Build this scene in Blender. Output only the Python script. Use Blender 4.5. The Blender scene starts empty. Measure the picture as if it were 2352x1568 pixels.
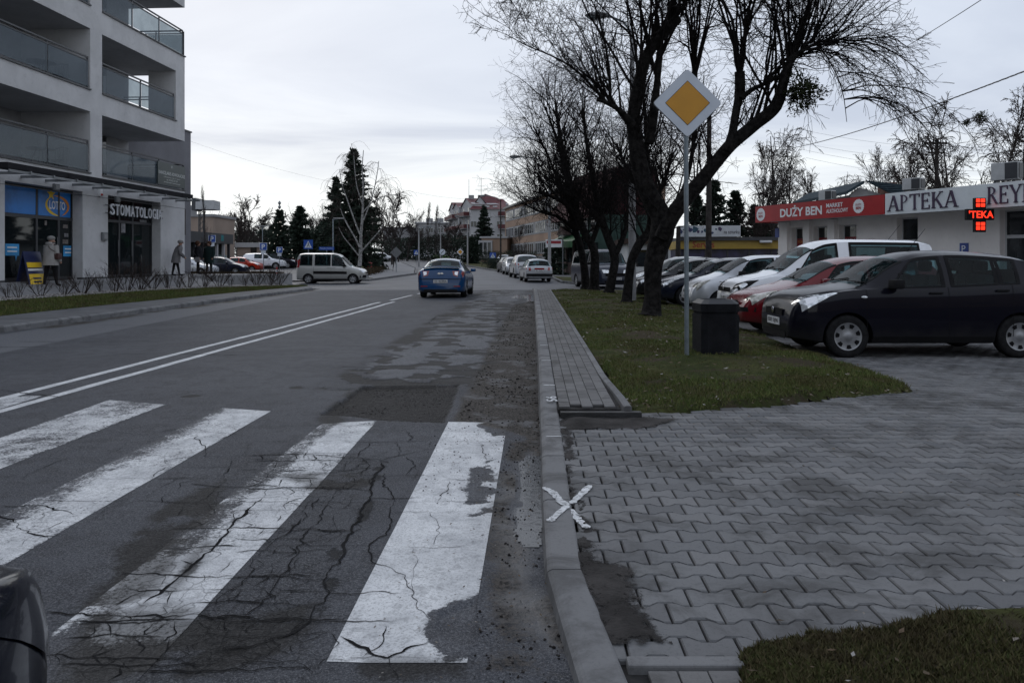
import bpy, bmesh, math, random
import numpy as np
from mathutils import Vector, Matrix

# ------------------------------------------------------------------ camera, sky, sun, exposure
scene = bpy.context.scene
COL = scene.collection
F, CX, HY, H = 1800.0, 1176.0, 597.0, 1.4      # focal length and horizon in pixels of a 2352 px wide picture, eye height in metres
cam_data = bpy.data.cameras.new('camera')
cam_data.sensor_width = 36.0
cam_data.lens = 36.0 * F / 2352.0
cam_data.shift_y = -(784.0 - HY) / 2352.0
cam_data.clip_start = 0.05
cam_data.clip_end = 6000.0
cam = bpy.data.objects.new('camera', cam_data)
COL.objects.link(cam)
cam.location = (0, 0, H)
cam.rotation_euler = (math.radians(90), 0, 0)
scene.camera = cam

SUN_EL, SUN_AZ = math.radians(32), math.radians(25)      # azimuth from +Y towards -X
world = bpy.data.worlds.new('World')
scene.world = world
world.use_nodes = True
wt = world.node_tree
for n in list(wt.nodes):
    wt.nodes.remove(n)
def wn(t, **kw):
    n = wt.nodes.new(t)
    for k, v in kw.items():
        setattr(n, k, v)
    return n
w_out = wn('ShaderNodeOutputWorld'); w_bg = wn('ShaderNodeBackground')
sky = wn('ShaderNodeTexSky', sky_type='NISHITA', sun_disc=False)
sky.sun_elevation = SUN_EL; sky.sun_rotation = -SUN_AZ; sky.air_density = 1.5; sky.dust_density = 4.0
w_co = wn('ShaderNodeTexCoord'); w_sep = wn('ShaderNodeSeparateXYZ')
wt.links.new(w_co.outputs['Generated'], w_sep.inputs[0])
def wm(op, a, b=None, c=None, clamp=False):
    n = wn('ShaderNodeMath', operation=op, use_clamp=clamp)
    for i, v in enumerate((a, b, c)):
        if v is None: continue
        if isinstance(v, (int, float)): n.inputs[i].default_value = v
        else: wt.links.new(v, n.inputs[i])
    return n.outputs[0]
zc = wm('MAXIMUM', w_sep.outputs['Z'], 0.0)
den = wm('ADD', zc, 0.07)
cx_ = wm('DIVIDE', w_sep.outputs['X'], den); cy_ = wm('DIVIDE', w_sep.outputs['Y'], den)
w_cmb = wn('ShaderNodeCombineXYZ')
wt.links.new(wm('MULTIPLY', cx_, 0.55), w_cmb.inputs[0]); wt.links.new(cy_, w_cmb.inputs[1])
w_n1 = wn('ShaderNodeTexNoise'); w_n1.inputs['Scale'].default_value = 0.55; w_n1.inputs['Detail'].default_value = 7; w_n1.inputs['Roughness'].default_value = 0.55
w_n1.inputs['Distortion'].default_value = 0.6
wt.links.new(w_cmb.outputs[0], w_n1.inputs['Vector'])
w_r = wn('ShaderNodeValToRGB')
w_r.color_ramp.elements[0].position = 0.40; w_r.color_ramp.elements[0].color = (0.545, 0.605, 0.725, 1)
w_r.color_ramp.elements[1].position = 0.62; w_r.color_ramp.elements[1].color = (0.735, 0.795, 0.90, 1)
wt.links.new(w_n1.outputs['Fac'], w_r.inputs[0])
# pale clear strip low over the horizon, its upper edge broken by the cloud noise
hz = wm('ADD', zc, wm('MULTIPLY', wm('SUBTRACT', w_n1.outputs['Fac'], 0.5), -0.22))
w_r2 = wn('ShaderNodeValToRGB')
w_r2.color_ramp.interpolation = 'EASE'
w_r2.color_ramp.elements[0].position = 0.055; w_r2.color_ramp.elements[0].color = (1, 1, 1, 1)
w_r2.color_ramp.elements[1].position = 0.20; w_r2.color_ramp.elements[1].color = (0, 0, 0, 1)
wt.links.new(hz, w_r2.inputs[0])
w_mx = wn('ShaderNodeMix', data_type='RGBA')
wt.links.new(w_r2.outputs[0], w_mx.inputs[0]); wt.links.new(w_r.outputs[0], w_mx.inputs[6]); w_mx.inputs[7].default_value = (0.92, 0.965, 0.985, 1)
w_sk = wn('ShaderNodeMix', data_type='RGBA'); w_sk.inputs[0].default_value = 0.05
w_sc = wn('ShaderNodeVectorMath', operation='SCALE'); w_sc.inputs['Scale'].default_value = 0.10
wt.links.new(sky.outputs[0], w_sc.inputs[0])
wt.links.new(w_mx.outputs[2], w_sk.inputs[6]); wt.links.new(w_sc.outputs[0], w_sk.inputs[7])
wt.links.new(w_sk.outputs[2], w_bg.inputs[0]); w_bg.inputs[1].default_value = 1.1
wt.links.new(w_bg.outputs[0], w_out.inputs[0])

sun_data = bpy.data.lights.new('sun', 'SUN')
sun_data.energy = 0.5; sun_data.angle = math.radians(25); sun_data.color = (1.0, 0.97, 0.93)
sun = bpy.data.objects.new('sun', sun_data); COL.objects.link(sun)
sdir = Vector((-math.sin(SUN_AZ) * math.cos(SUN_EL), math.cos(SUN_AZ) * math.cos(SUN_EL), math.sin(SUN_EL)))
sun.rotation_euler = sdir.to_track_quat('Z', 'Y').to_euler()
sun.location = (0, 40, 60)

scene.render.engine = 'CYCLES'
scene.cycles.use_denoising = True
scene.cycles.max_bounces = 6
scene.cycles.transparent_max_bounces = 12
scene.view_settings.view_transform = 'Standard'
scene.view_settings.look = 'None'
scene.view_settings.exposure = 0.0
scene.view_settings.gamma = 1.0
scene.view_settings.use_curve_mapping = False

# ------------------------------------------------------------------ helpers
rnd = random.Random(7)
rng = np.random.default_rng(11)
PI = math.pi

def gz(Y):                                   # the street climbs gently beyond the junction
    return min(max(0.0, (Y - 45.0) * 0.01), 2.2)
def P(x, y, Y):                              # pixel (2352 wide) at depth Y
    return Vector(((x - CX) * Y / F, Y, H + (HY - y) * Y / F))
def G(x, y, z=0.0):                          # pixel on level ground of height z
    Y = F * (H - z) / (y - HY)
    return Vector(((x - CX) * Y / F, Y, z))
def XY(x, Y):                                # plan position of pixel column x at depth Y
    return (x - CX) * Y / F

M = {}
def nt_new(m):
    m.use_nodes = True
    nt = m.node_tree
    for n in list(nt.nodes): nt.nodes.remove(n)
    out = nt.nodes.new('ShaderNodeOutputMaterial')
    b = nt.nodes.new('ShaderNodeBsdfPrincipled')
    nt.links.new(b.outputs[0], out.inputs[0])
    return nt, b, out
class NT:                                    # small helper round a node tree
    def __init__(s, nt): s.nt = nt
    def n(s, t, **kw):
        n = s.nt.nodes.new(t)
        for k, v in kw.items(): setattr(n, k, v)
        return n
    def set(s, sock, v):
        if hasattr(v, 'is_linked') or hasattr(v, 'links'): s.nt.links.new(v, sock)
        else: sock.default_value = v
    def m(s, op, a, b=None, c=None, clamp=False):
        n = s.n('ShaderNodeMath', operation=op, use_clamp=clamp)
        for i, v in enumerate((a, b, c)):
            if v is not None: s.set(n.inputs[i], v)
        return n.outputs[0]
    def mix(s, f, a, b, blend='MIX'):
        n = s.n('ShaderNodeMix', data_type='RGBA', blend_type=blend)
        s.set(n.inputs[0], f)
        for i, v in ((6, a), (7, b)):
            s.set(n.inputs[i], (*v, 1) if isinstance(v, tuple) and len(v) == 3 else v)
        return n.outputs[2]
    def noise(s, scale, detail=4, rough=0.55, dist=0.0, vec=None):
        n = s.n('ShaderNodeTexNoise')
        n.inputs['Scale'].default_value = scale; n.inputs['Detail'].default_value = detail
        n.inputs['Roughness'].default_value = rough; n.inputs['Distortion'].default_value = dist
        if vec is not None: s.nt.links.new(vec, n.inputs['Vector'])
        return n.outputs['Fac']
    def ramp(s, f, p0, p1):
        n = s.n('ShaderNodeMapRange'); n.interpolation_type = 'SMOOTHSTEP'
        s.set(n.inputs[0], f); s.set(n.inputs[1], p0); s.set(n.inputs[2], p1)
        return n.outputs[0]
    def bump(s, h, strength, dist, b):
        n = s.n('ShaderNodeBump'); n.inputs['Strength'].default_value = strength; n.inputs['Distance'].default_value = dist
        s.nt.links.new(h, n.inputs['Height']); s.nt.links.new(n.outputs[0], b.inputs['Normal'])
def mat(name, col, rough=0.6, metal=0.0, var=0.15, scale=3.0, bump=0.0, bscale=40.0, spec=0.5, coat=0.0, emit=None, estr=0.0, dirt=0.0):
    if name in M: return M[name]
    m = bpy.data.materials.new(name)
    nt, b, out = nt_new(m)
    k = NT(nt)
    co = k.n('ShaderNodeTexCoord').outputs['Object']
    f1 = k.noise(scale, 5, 0.6, 0.2, co)
    lo = tuple(c * (1 - var) for c in col); hi = tuple(min(1, c * (1 + var)) for c in col)
    c = k.mix(k.ramp(f1, 0.3, 0.7), lo, hi)
    if dirt:
        f2 = k.noise(scale * 6.3, 6, 0.7, 0.5, co)
        c = k.mix(k.m('MULTIPLY', k.ramp(f2, 0.5, 0.75), dirt), c, tuple(x * 0.35 for x in col))
    nt.links.new(c, b.inputs['Base Color'])
    b.inputs['Roughness'].default_value = rough
    b.inputs['Metallic'].default_value = metal
    b.inputs['Specular IOR Level'].default_value = spec if rough < 0.7 else spec*0.2
    if coat:
        b.inputs['Coat Weight'].default_value = coat; b.inputs['Coat Roughness'].default_value = 0.06
    if bump:
        k.bump(k.noise(bscale, 4, 0.6, 0, co), bump, 0.02, b)
    if emit:
        b.inputs['Emission Color'].default_value = (*emit, 1); b.inputs['Emission Strength'].default_value = estr
    M[name] = m
    return m
def glassy(name, tint, amount, rough=0.03):          # thin pane: part see-through, part tinted body, with a real reflection
    m = bpy.data.materials.new(name); m.use_nodes = True
    nt = m.node_tree
    for n in list(nt.nodes): nt.nodes.remove(n)
    k = NT(nt)
    out = k.n('ShaderNodeOutputMaterial')
    tr = k.n('ShaderNodeBsdfTransparent'); tr.inputs[0].default_value = (0.80, 0.86, 0.88, 1)
    b = k.n('ShaderNodeBsdfPrincipled'); b.inputs['Base Color'].default_value = (*tint, 1); b.inputs['Roughness'].default_value = rough
    mx = k.n('ShaderNodeMixShader')
    co = k.n('ShaderNodeTexCoord').outputs['Object']
    f = k.m('MULTIPLY_ADD', k.noise(1.7, 4, 0.6, 0.3, co), 0.25, amount - 0.12, clamp=True)
    nt.links.new(f, mx.inputs[0]); nt.links.new(tr.outputs[0], mx.inputs[1]); nt.links.new(b.outputs[0], mx.inputs[2])
    nt.links.new(mx.outputs[0], out.inputs[0])
    M[name] = m
    return m

class MB:
    """collects faces, builds ONE mesh object"""
    def __init__(s): s.v = []; s.f = []
    def add(s, vs, fs):
        o = len(s.v); s.v.extend([tuple(p) for p in vs]); s.f.extend([tuple(i + o for i in f) for f in fs]); return s
    def box(s, x0, x1, y0, y1, z0, z1):
        if x0 > x1: x0, x1 = x1, x0
        if y0 > y1: y0, y1 = y1, y0
        if z0 > z1: z0, z1 = z1, z0
        return s.add([(x0,y0,z0),(x1,y0,z0),(x1,y1,z0),(x0,y1,z0),(x0,y0,z1),(x1,y0,z1),(x1,y1,z1),(x0,y1,z1)],
                     [(0,3,2,1),(4,5,6,7),(0,1,5,4),(1,2,6,5),(2,3,7,6),(3,0,4,7)])
    def bbox(s, x0, x1, y0, y1, z0, z1, b):           # bevelled box
        bm = bmesh.new(); bmesh.ops.create_cube(bm, size=1)
        for v in bm.verts: v.co = Vector(((x0+x1)/2 + v.co.x*abs(x1-x0), (y0+y1)/2 + v.co.y*abs(y1-y0), (z0+z1)/2 + v.co.z*abs(z1-z0)))
        bmesh.ops.bevel(bm, geom=bm.edges[:], offset=b, segments=2, affect='EDGES', profile=0.6)
        bm.verts.index_update()
        s.add([v.co for v in bm.verts], [[v.index for v in f.verts] for f in bm.faces]); bm.free(); return s
    def prism(s, poly, h0, h1, axis='z'):             # polygon (a,b) extruded along an axis
        n = len(poly)
        def mk(a, b, h): return (a, b, h) if axis == 'z' else ((a, h, b) if axis == 'y' else (h, a, b))
        vs = [mk(a, b, h0) for a, b in poly] + [mk(a, b, h1) for a, b in poly]
        return s.add(vs, [tuple(range(n))[::-1], tuple(range(n, 2*n))] + [(i, (i+1) % n, n + (i+1) % n, n + i) for i in range(n)])
    def tube(s, pts, r, n=8, cap=True):
        pts = [Vector(p) for p in pts]; k = len(pts)
        rs = r if isinstance(r, (list, tuple)) else [r]*k
        vs = []
        ref = None
        for i, p in enumerate(pts):
            t = (pts[min(i+1, k-1)] - pts[max(i-1, 0)]).normalized()
            if ref is None: ref = Vector((0, 0, 1)) if abs(t.z) < 0.9 else Vector((1, 0, 0))
            a = t.cross(ref).normalized(); b = t.cross(a).normalized(); ref = -b if False else ref
            for j in range(n):
                q = 2*PI*j/n
                vs.append(p + (a*math.cos(q) + b*math.sin(q))*rs[i])
        fs = [(i*n+j, i*n+(j+1) % n, (i+1)*n+(j+1) % n, (i+1)*n+j) for i in range(k-1) for j in range(n)]
        if cap: fs += [tuple(range(n))[::-1], tuple(range((k-1)*n, k*n))]
        return s.add(vs, fs)
    def lathe(s, prof, n=24, c=(0,0,0), axis='z', cap=True):
        vs = []
        for r, h in prof:
            for j in range(n):
                q = 2*PI*j/n; a, b = r*math.cos(q), r*math.sin(q)
                p = (a, b, h) if axis == 'z' else ((a, h, b) if axis == 'y' else (h, a, b))
                vs.append((p[0]+c[0], p[1]+c[1], p[2]+c[2]))
        k = len(prof)
        fs = [(i*n+j, i*n+(j+1) % n, (i+1)*n+(j+1) % n, (i+1)*n+j) for i in range(k-1) for j in range(n)]
        if cap: fs += [tuple(range(n))[::-1], tuple(range((k-1)*n, k*n))]
        return s.add(vs, fs)
    def grid(s, R):                                    # R: rows of points
        n, m = len(R), len(R[0]); vs = [p for row in R for p in row]
        return s.add(vs, [(i*m+j, i*m+j+1, (i+1)*m+j+1, (i+1)*m+j) for i in range(n-1) for j in range(m-1)])
    def ball(s, c, r, n=12, m=8, sq=(1,1,1)):
        prof = [(max(1e-4, math.sin(PI*i/m)), -math.cos(PI*i/m)) for i in range(m+1)]
        o = len(s.v); s.lathe(prof, n)
        for i in range(o, len(s.v)):
            p = s.v[i]; s.v[i] = (c[0]+p[0]*r*sq[0], c[1]+p[1]*r*sq[1], c[2]+p[2]*r*sq[2])
        return s
    def xf(s, mtx, start=0):
        for i in range(start, len(s.v)): s.v[i] = tuple(mtx @ Vector(s.v[i]))
        return s
    def mesh(s, name, smooth=False, angle=40):
        me = bpy.data.meshes.new(name); me.from_pydata(s.v, [], s.f)
        bm = bmesh.new(); bm.from_mesh(me)
        bmesh.ops.recalc_face_normals(bm, faces=bm.faces); bm.to_mesh(me); bm.free()
        if smooth:
            me.polygons.foreach_set('use_smooth', [True]*len(me.polygons)); me.set_sharp_from_angle(angle=math.radians(angle))
        return me
    def obj(s, name, m, parent=None, smooth=False, angle=40, loc=None):
        me = s.mesh(name, smooth, angle)
        if m is not None: me.materials.append(m if not isinstance(m, str) else M[m])
        return link(name, me, parent, loc)
def link(name, me, parent=None, loc=None):
    o = bpy.data.objects.new(name, me); COL.objects.link(o)
    if parent is not None: o.parent = parent
    if loc is not None: o.location = loc
    return o
def tag(o, label=None, cat=None, group=None, kind=None):
    for k, v in (('label', label), ('category', cat), ('group', group), ('kind', kind)):
        if v: o[k] = v
    return o
def thing(name, label, cat, loc=(0,0,0), rotz=0.0, group=None):
    o = bpy.data.objects.new(name, None); COL.objects.link(o)
    o.location = loc; o.rotation_euler = (0, 0, rotz); o.empty_display_size = 0.2
    return tag(o, label, cat, group)
def kids(o, table):
    return table.get(o.name, [])
def copy_tree(o, parent=None, label=None, loc=None, rotz=None, group=None, scale=None):
    c = o.copy(); COL.objects.link(c); c.parent = parent
    if label: c['label'] = label
    if group: c['group'] = group
    if loc is not None: c.location = loc
    if rotz is not None: c.rotation_euler = (0, 0, rotz)
    if scale is not None: c.scale = (scale, scale, scale)
    for ch in list(o.children): copy_tree(ch, c)
    return c
def np_mesh(name, V, Q):
    """V (n,3) array, Q (m,k) array of k-gons"""
    me = bpy.data.meshes.new(name)
    V = np.asarray(V, np.float32); Q = np.asarray(Q, np.int32); k = Q.shape[1]
    me.vertices.add(len(V)); me.vertices.foreach_set('co', V.ravel())
    me.loops.add(Q.size); me.loops.foreach_set('vertex_index', Q.ravel())
    me.polygons.add(len(Q)); me.polygons.foreach_set('loop_start', np.arange(0, Q.size, k, dtype=np.int32))
    me.polygons.foreach_set('loop_total', np.full(len(Q), k, np.int32))
    me.update(calc_edges=True); me.validate()
    return me
def tubes_mesh(name, polys, sides):
    """many tapered tubes at once; polys: list of (k,4) arrays x,y,z,r; sides(k) by radius"""
    Vs, Qs, off = [], [], 0
    groups = {}
    for p in polys:
        n = sides(p[0][3]) if callable(sides) else sides
        groups.setdefault((len(p), n), []).append(p)
    for (k, n), ps in groups.items():
        A = np.asarray(ps, np.float64); C = A[:, :, :3]; R = A[:, :, 3]
        T = np.empty_like(C); T[:, 1:-1] = C[:, 2:] - C[:, :-2]; T[:, 0] = C[:, 1] - C[:, 0]; T[:, -1] = C[:, -1] - C[:, -2]
        T /= np.linalg.norm(T, axis=2, keepdims=True) + 1e-9
        mean = C[:, -1] - C[:, 0]; mean /= np.linalg.norm(mean, axis=1, keepdims=True) + 1e-9
        ref = np.where(np.abs(mean[:, 2:3]) < 0.8, np.array([[0, 0, 1.0]]), np.array([[1.0, 0.1, 0]]))[:, None, :]
        a = np.cross(T, np.broadcast_to(ref, T.shape)); a /= np.linalg.norm(a, axis=2, keepdims=True) + 1e-9
        b = np.cross(T, a)
        q = 2*np.pi*np.arange(n)/n
        V = C[:, :, None, :] + (a[:, :, None, :]*np.cos(q)[None, None, :, None] + b[:, :, None, :]*np.sin(q)[None, None, :, None])*R[:, :, None, None]
        N = len(ps)
        base = off + (np.arange(N)*k*n)[:, None, None] + (np.arange(k-1)*n)[None, :, None]
        j = np.arange(n)[None, None, :]; j2 = (np.arange(n)+1)[None, None, :] % n
        Q = np.stack([base+j, base+j2, base+n+j2, base+n+j], axis=-1).reshape(-1, 4)
        Vs.append(V.reshape(-1, 3)); Qs.append(Q); off += N*k*n
    me = np_mesh(name, np.concatenate(Vs), np.concatenate(Qs))
    me.polygons.foreach_set('use_smooth', [True]*len(me.polygons))
    return me
_font_cache = {}
def text_poly(body, bold=0.0):
    key = (body, bold)
    if key not in _font_cache:
        cu = bpy.data.curves.new('lettering', 'FONT'); cu.body = body; cu.size = 1.0; cu.offset = bold; cu.resolution_u = 3
        o = bpy.data.objects.new('lettering', cu); COL.objects.link(o)
        dg = bpy.context.evaluated_depsgraph_get()
        me = bpy.data.meshes.new_from_object(o.evaluated_get(dg))
        bpy.data.objects.remove(o); bpy.data.curves.remove(cu)
        vs = [v.co.copy() for v in me.vertices]; fs = [tuple(p.vertices) for p in me.polygons]
        bpy.data.meshes.remove(me)
        _font_cache[key] = (vs, fs)
    return _font_cache[key]
def text(body, x0, x1, z0, z1, y, depth, bold=0.0):
    """flat lettering filling the box x0..x1, z0..z1 of a facing (-y) surface, standing depth proud"""
    vs, fs = text_poly(body, bold)
    ax, bx = min(v.x for v in vs), max(v.x for v in vs); ay, by = min(v.y for v in vs), max(v.y for v in vs)
    mb = MB()
    def mp(v, yy): return (x0 + (v.x-ax)/(bx-ax)*(x1-x0), yy, z0 + (v.y-ay)/(by-ay)*(z1-z0))
    n = len(vs)
    mb.add([mp(v, y-depth) for v in vs], fs)
    if depth > 0.006:
        mb.add([mp(v, y) for v in vs], [f[::-1] for f in fs])
        ed = {}
        for f in fs:
            for i in range(len(f)):
                a, b = f[i], f[(i+1) % len(f)]
                ed[(a, b)] = ed.get((a, b), 0) + 1
        for (a, b) in list(ed):
            if (b, a) not in ed:
                mb.f.append((b, a, n+a, n+b))
    return mb
class Frame:
    """a vertical facade plane: u runs to the right as seen from outside, local -y is outward"""
    def __init__(s, X, Y, z, ux, uy):
        l = math.hypot(ux, uy); s.A = Vector((X, Y, z)); s.u = Vector((ux/l, uy/l)); s.n = Vector((uy/l, -ux/l))
        s.rot = math.atan2(uy, ux)
    def sz(s, px, py, d=0.0):                  # local (x, z) of the pixel on the plane shifted d outward
        dx, dz = (px-CX)/F, (HY-py)/F
        ax, ay = s.A.x + s.n.x*d, s.A.y + s.n.y*d
        Y = (ax*s.n.x + ay*s.n.y)/(dx*s.n.x + s.n.y)
        return ((dx*Y-ax)*s.u.x + (Y-ay)*s.u.y, H + dz*Y - s.A.z)
    def root(s, name, label, cat, group=None):
        return thing(name, label, cat, tuple(s.A), s.rot, group)
# ------------------------------------------------------------------ ground materials
def vnoise(x, y, s, seed=0):
    x = np.asarray(x, float)*s + seed*17.31; y = np.asarray(y, float)*s - seed*9.17
    xi, yi = np.floor(x).astype(np.int64), np.floor(y).astype(np.int64); fx, fy = x-xi, y-yi
    fx = fx*fx*(3-2*fx); fy = fy*fy*(3-2*fy)
    def h(a, b):
        n = (a*374761393 + b*668265263 + seed*1274126177) & 0x7fffffff
        n = ((n ^ (n >> 13))*1274126177) & 0x7fffffff
        return ((n ^ (n >> 16)) & 0xffff)/65535.0
    return (h(xi, yi)*(1-fx)+h(xi+1, yi)*fx)*(1-fy) + (h(xi, yi+1)*(1-fx)+h(xi+1, yi+1)*fx)*fy
def fbm(x, y, s, o=4, seed=0):
    t = 0; a = 0.5; n = 0
    for i in range(o):
        t = t + a*vnoise(x, y, s*2**i, seed+i); n += a; a *= 0.5
    return t/n
def poly_sd(X, Y, poly):                       # signed distance, positive inside
    px = np.array([p[0] for p in poly]); py = np.array([p[1] for p in poly])
    inside = np.zeros(X.shape, bool); d = np.full(X.shape, 1e9)
    for i in range(len(poly)):
        ax, ay, bx, by = px[i], py[i], px[(i+1) % len(poly)], py[(i+1) % len(poly)]
        c = ((ay > Y) != (by > Y)) & (X < (bx-ax)*(Y-ay)/(by-ay+1e-12)+ax)
        inside ^= c
        l2 = (bx-ax)**2+(by-ay)**2+1e-12
        t = np.clip(((X-ax)*(bx-ax)+(Y-ay)*(by-ay))/l2, 0, 1)
        d = np.minimum(d, np.hypot(X-ax-t*(bx-ax), Y-ay-t*(by-ay)))
    return np.where(inside, d, -d)
def line_d(X, Y, pts):
    d = np.full(X.shape, 1e9)
    for (ax, ay), (bx, by) in zip(pts[:-1], pts[1:]):
        l2 = (bx-ax)**2+(by-ay)**2+1e-12
        t = np.clip(((X-ax)*(bx-ax)+(Y-ay)*(by-ay))/l2, 0, 1)
        d = np.minimum(d, np.hypot(X-ax-t*(bx-ax), Y-ay-t*(by-ay)))
    return d
def gp(pts, z=0.0): return [tuple(G(x, y, z)[:2]) for x, y in pts]
def sstep(x, a, b):
    t = np.clip((x-a)/(b-a), 0, 1); return t*t*(3-2*t)

KX = [(1.0, 0.33), (2.2, 0.25), (2.6, 0.21), (3.44, 0.155), (4.4, 0.175), (5.69, 0.218), (11.3, 0.377), (20, 0.60), (34.6, 0.958)]
def kerb_x(Y): return float(np.interp(Y, [a for a, b in KX], [b for a, b in KX]))
LKX = [(-5, -9.95), (15, -9.85), (27.4, -9.62), (33.8, -9.3), (36.5, -9.25)]
def lkerb_x(Y): return float(np.interp(Y, [a for a, b in LKX], [b for a, b in LKX]))

DARK_PATCH = gp([(735, 952), (790, 915), (835, 884), (1055, 881), (1040, 930), (1022, 971), (870, 966), (800, 955)])
MUD = gp([(1050, 965), (1090, 870), (1130, 790), (1180, 700), (1226, 690), (1232, 800), (1243, 970), (1243, 1000), (1160, 985)])
MUD2 = gp([(1160, 1010), (1243, 1000), (1243, 1090), (1230, 1240), (1262, 1350), (1330, 1568), (1090, 1568), (1095, 1350), (1125, 1200)])
PATCH_L = [gp([(850, 850), (910, 800), (1010, 770), (1130, 770), (1140, 800), (1070, 876), (835, 880)]),
           gp([(935, 795), (1000, 762), (1140, 765), (1110, 800)]), gp([(980, 752), (1040, 730), (1150, 732), (1140, 760)]),
           gp([(1030, 735), (1090, 700), (1170, 700), (1150, 735)]), gp([(1080, 700), (1110, 668), (1210, 668), (1180, 700)])]
STRIP = gp([(-60, 778), (-60, 822), (300, 752), (520, 709), (700, 674), (800, 656), (771, 657), (545, 690), (250, 731)])
DIRT = [gp([(330, 1210), (420, 1120), (540, 1090), (500, 1180), (420, 1290), (300, 1400), (150, 1420)]),
        gp([(160, 1400), (330, 1380), (520, 1400), (720, 1420), (640, 1510), (420, 1568), (150, 1568)]),
        gp([(440, 1265), (500, 1215), (520, 1240), (380, 1370), (300, 1420)]),
        gp([(735, 952), (800, 900), (840, 885), (860, 900), (800, 945), (790, 975), (740, 975)]), gp([(640, 1090), (860, 1075), (870, 1110), (700, 1130)]), gp([(600, 1400), (720, 1380), (660, 1470), (520, 1500)]), gp([(820, 1510), (1080, 1530), (1080, 1568), (760, 1568)])]
ALLI = gp([(560, 1040), (880, 1040), (850, 1140), (760, 1330), (690, 1450), (800, 1568), (100, 1568), (150, 1440), (400, 1240)])
WET = gp([(1175, 1060), (1243, 1050), (1245, 1235), (1200, 1245), (1165, 1180), (1190, 1120)])
WET2 = gp([(1140, 1100), (1243, 1020), (1250, 1290), (1330, 1568), (1080, 1568), (1100, 1440), (1130, 1260)])
HOLE = gp([(1000, 1410), (1050, 1388), (1095, 1380), (1090, 1480), (1040, 1482), (1005, 1450)])
HOLE2 = gp([(1062, 1070), (1130, 1060), (1130, 1160), (1090, 1185), (1052, 1150)])
CRACKS = [(gp([(878, 1062), (855, 1100), (850, 1150), (806, 1225), (765, 1310), (728, 1385), (690, 1440), (620, 1475), (520, 1490)]), 0.022),
          (gp([(880, 1085), (905, 1150), (880, 1230), (848, 1272), (850, 1292), (915, 1325), (962, 1380), (990, 1425)]), 0.008),
          (gp([(775, 1462), (815, 1490), (890, 1505), (930, 1490), (985, 1478)]), 0.012),
          (gp([(890, 1504), (915, 1568)]), 0.008),
          (gp([(560, 1048), (700, 1045), (870, 1058), (1010, 1030)]), 0.010),
          (gp([(590, 1100), (760, 1085), (900, 1070)]), 0.007),
          (gp([(440, 1112), (560, 1125), (700, 1120), (860, 1128)]), 0.009),
          (gp([(620, 1165), (740, 1160), (850, 1175)]), 0.007), (gp([(600, 1225), (700, 1215), (815, 1222)]), 0.008),
          (gp([(540, 1268), (660, 1270), (770, 1262)]), 0.008), (gp([(500, 1330), (620, 1325), (750, 1335)]), 0.009),
          (gp([(430, 1385), (560, 1380), (715, 1390)]), 0.010),
          (gp([(575, 1165), (520, 1230), (430, 1310), (330, 1385)]), 0.020),
          (gp([(690, 1190), (620, 1260), (560, 1330), (490, 1400)]), 0.009),
          (gp([(760, 1145), (720, 1210), (660, 1290), (620, 1370), (560, 1420)]), 0.008),
          (gp([(0, 1162), (110, 1165), (175, 1185)]), 0.010), (gp([(0, 1180), (60, 1225), (100, 1235), (160, 1225)]), 0.010),
          (gp([(240, 990), (330, 1002), (420, 985), (560, 1003)]), 0.008), (gp([(455, 1000), (470, 1050), (560, 1048)]), 0.008),
          (gp([(985, 742), (1000, 728), (1030, 724)]), 0.02), (gp([(1140, 742), (1150, 735), (1135, 728)]), 0.02)]
SPOTS = [(440, 911, 0.16), (678, 889, 0.12), (1350, 0, 0)]

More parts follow.
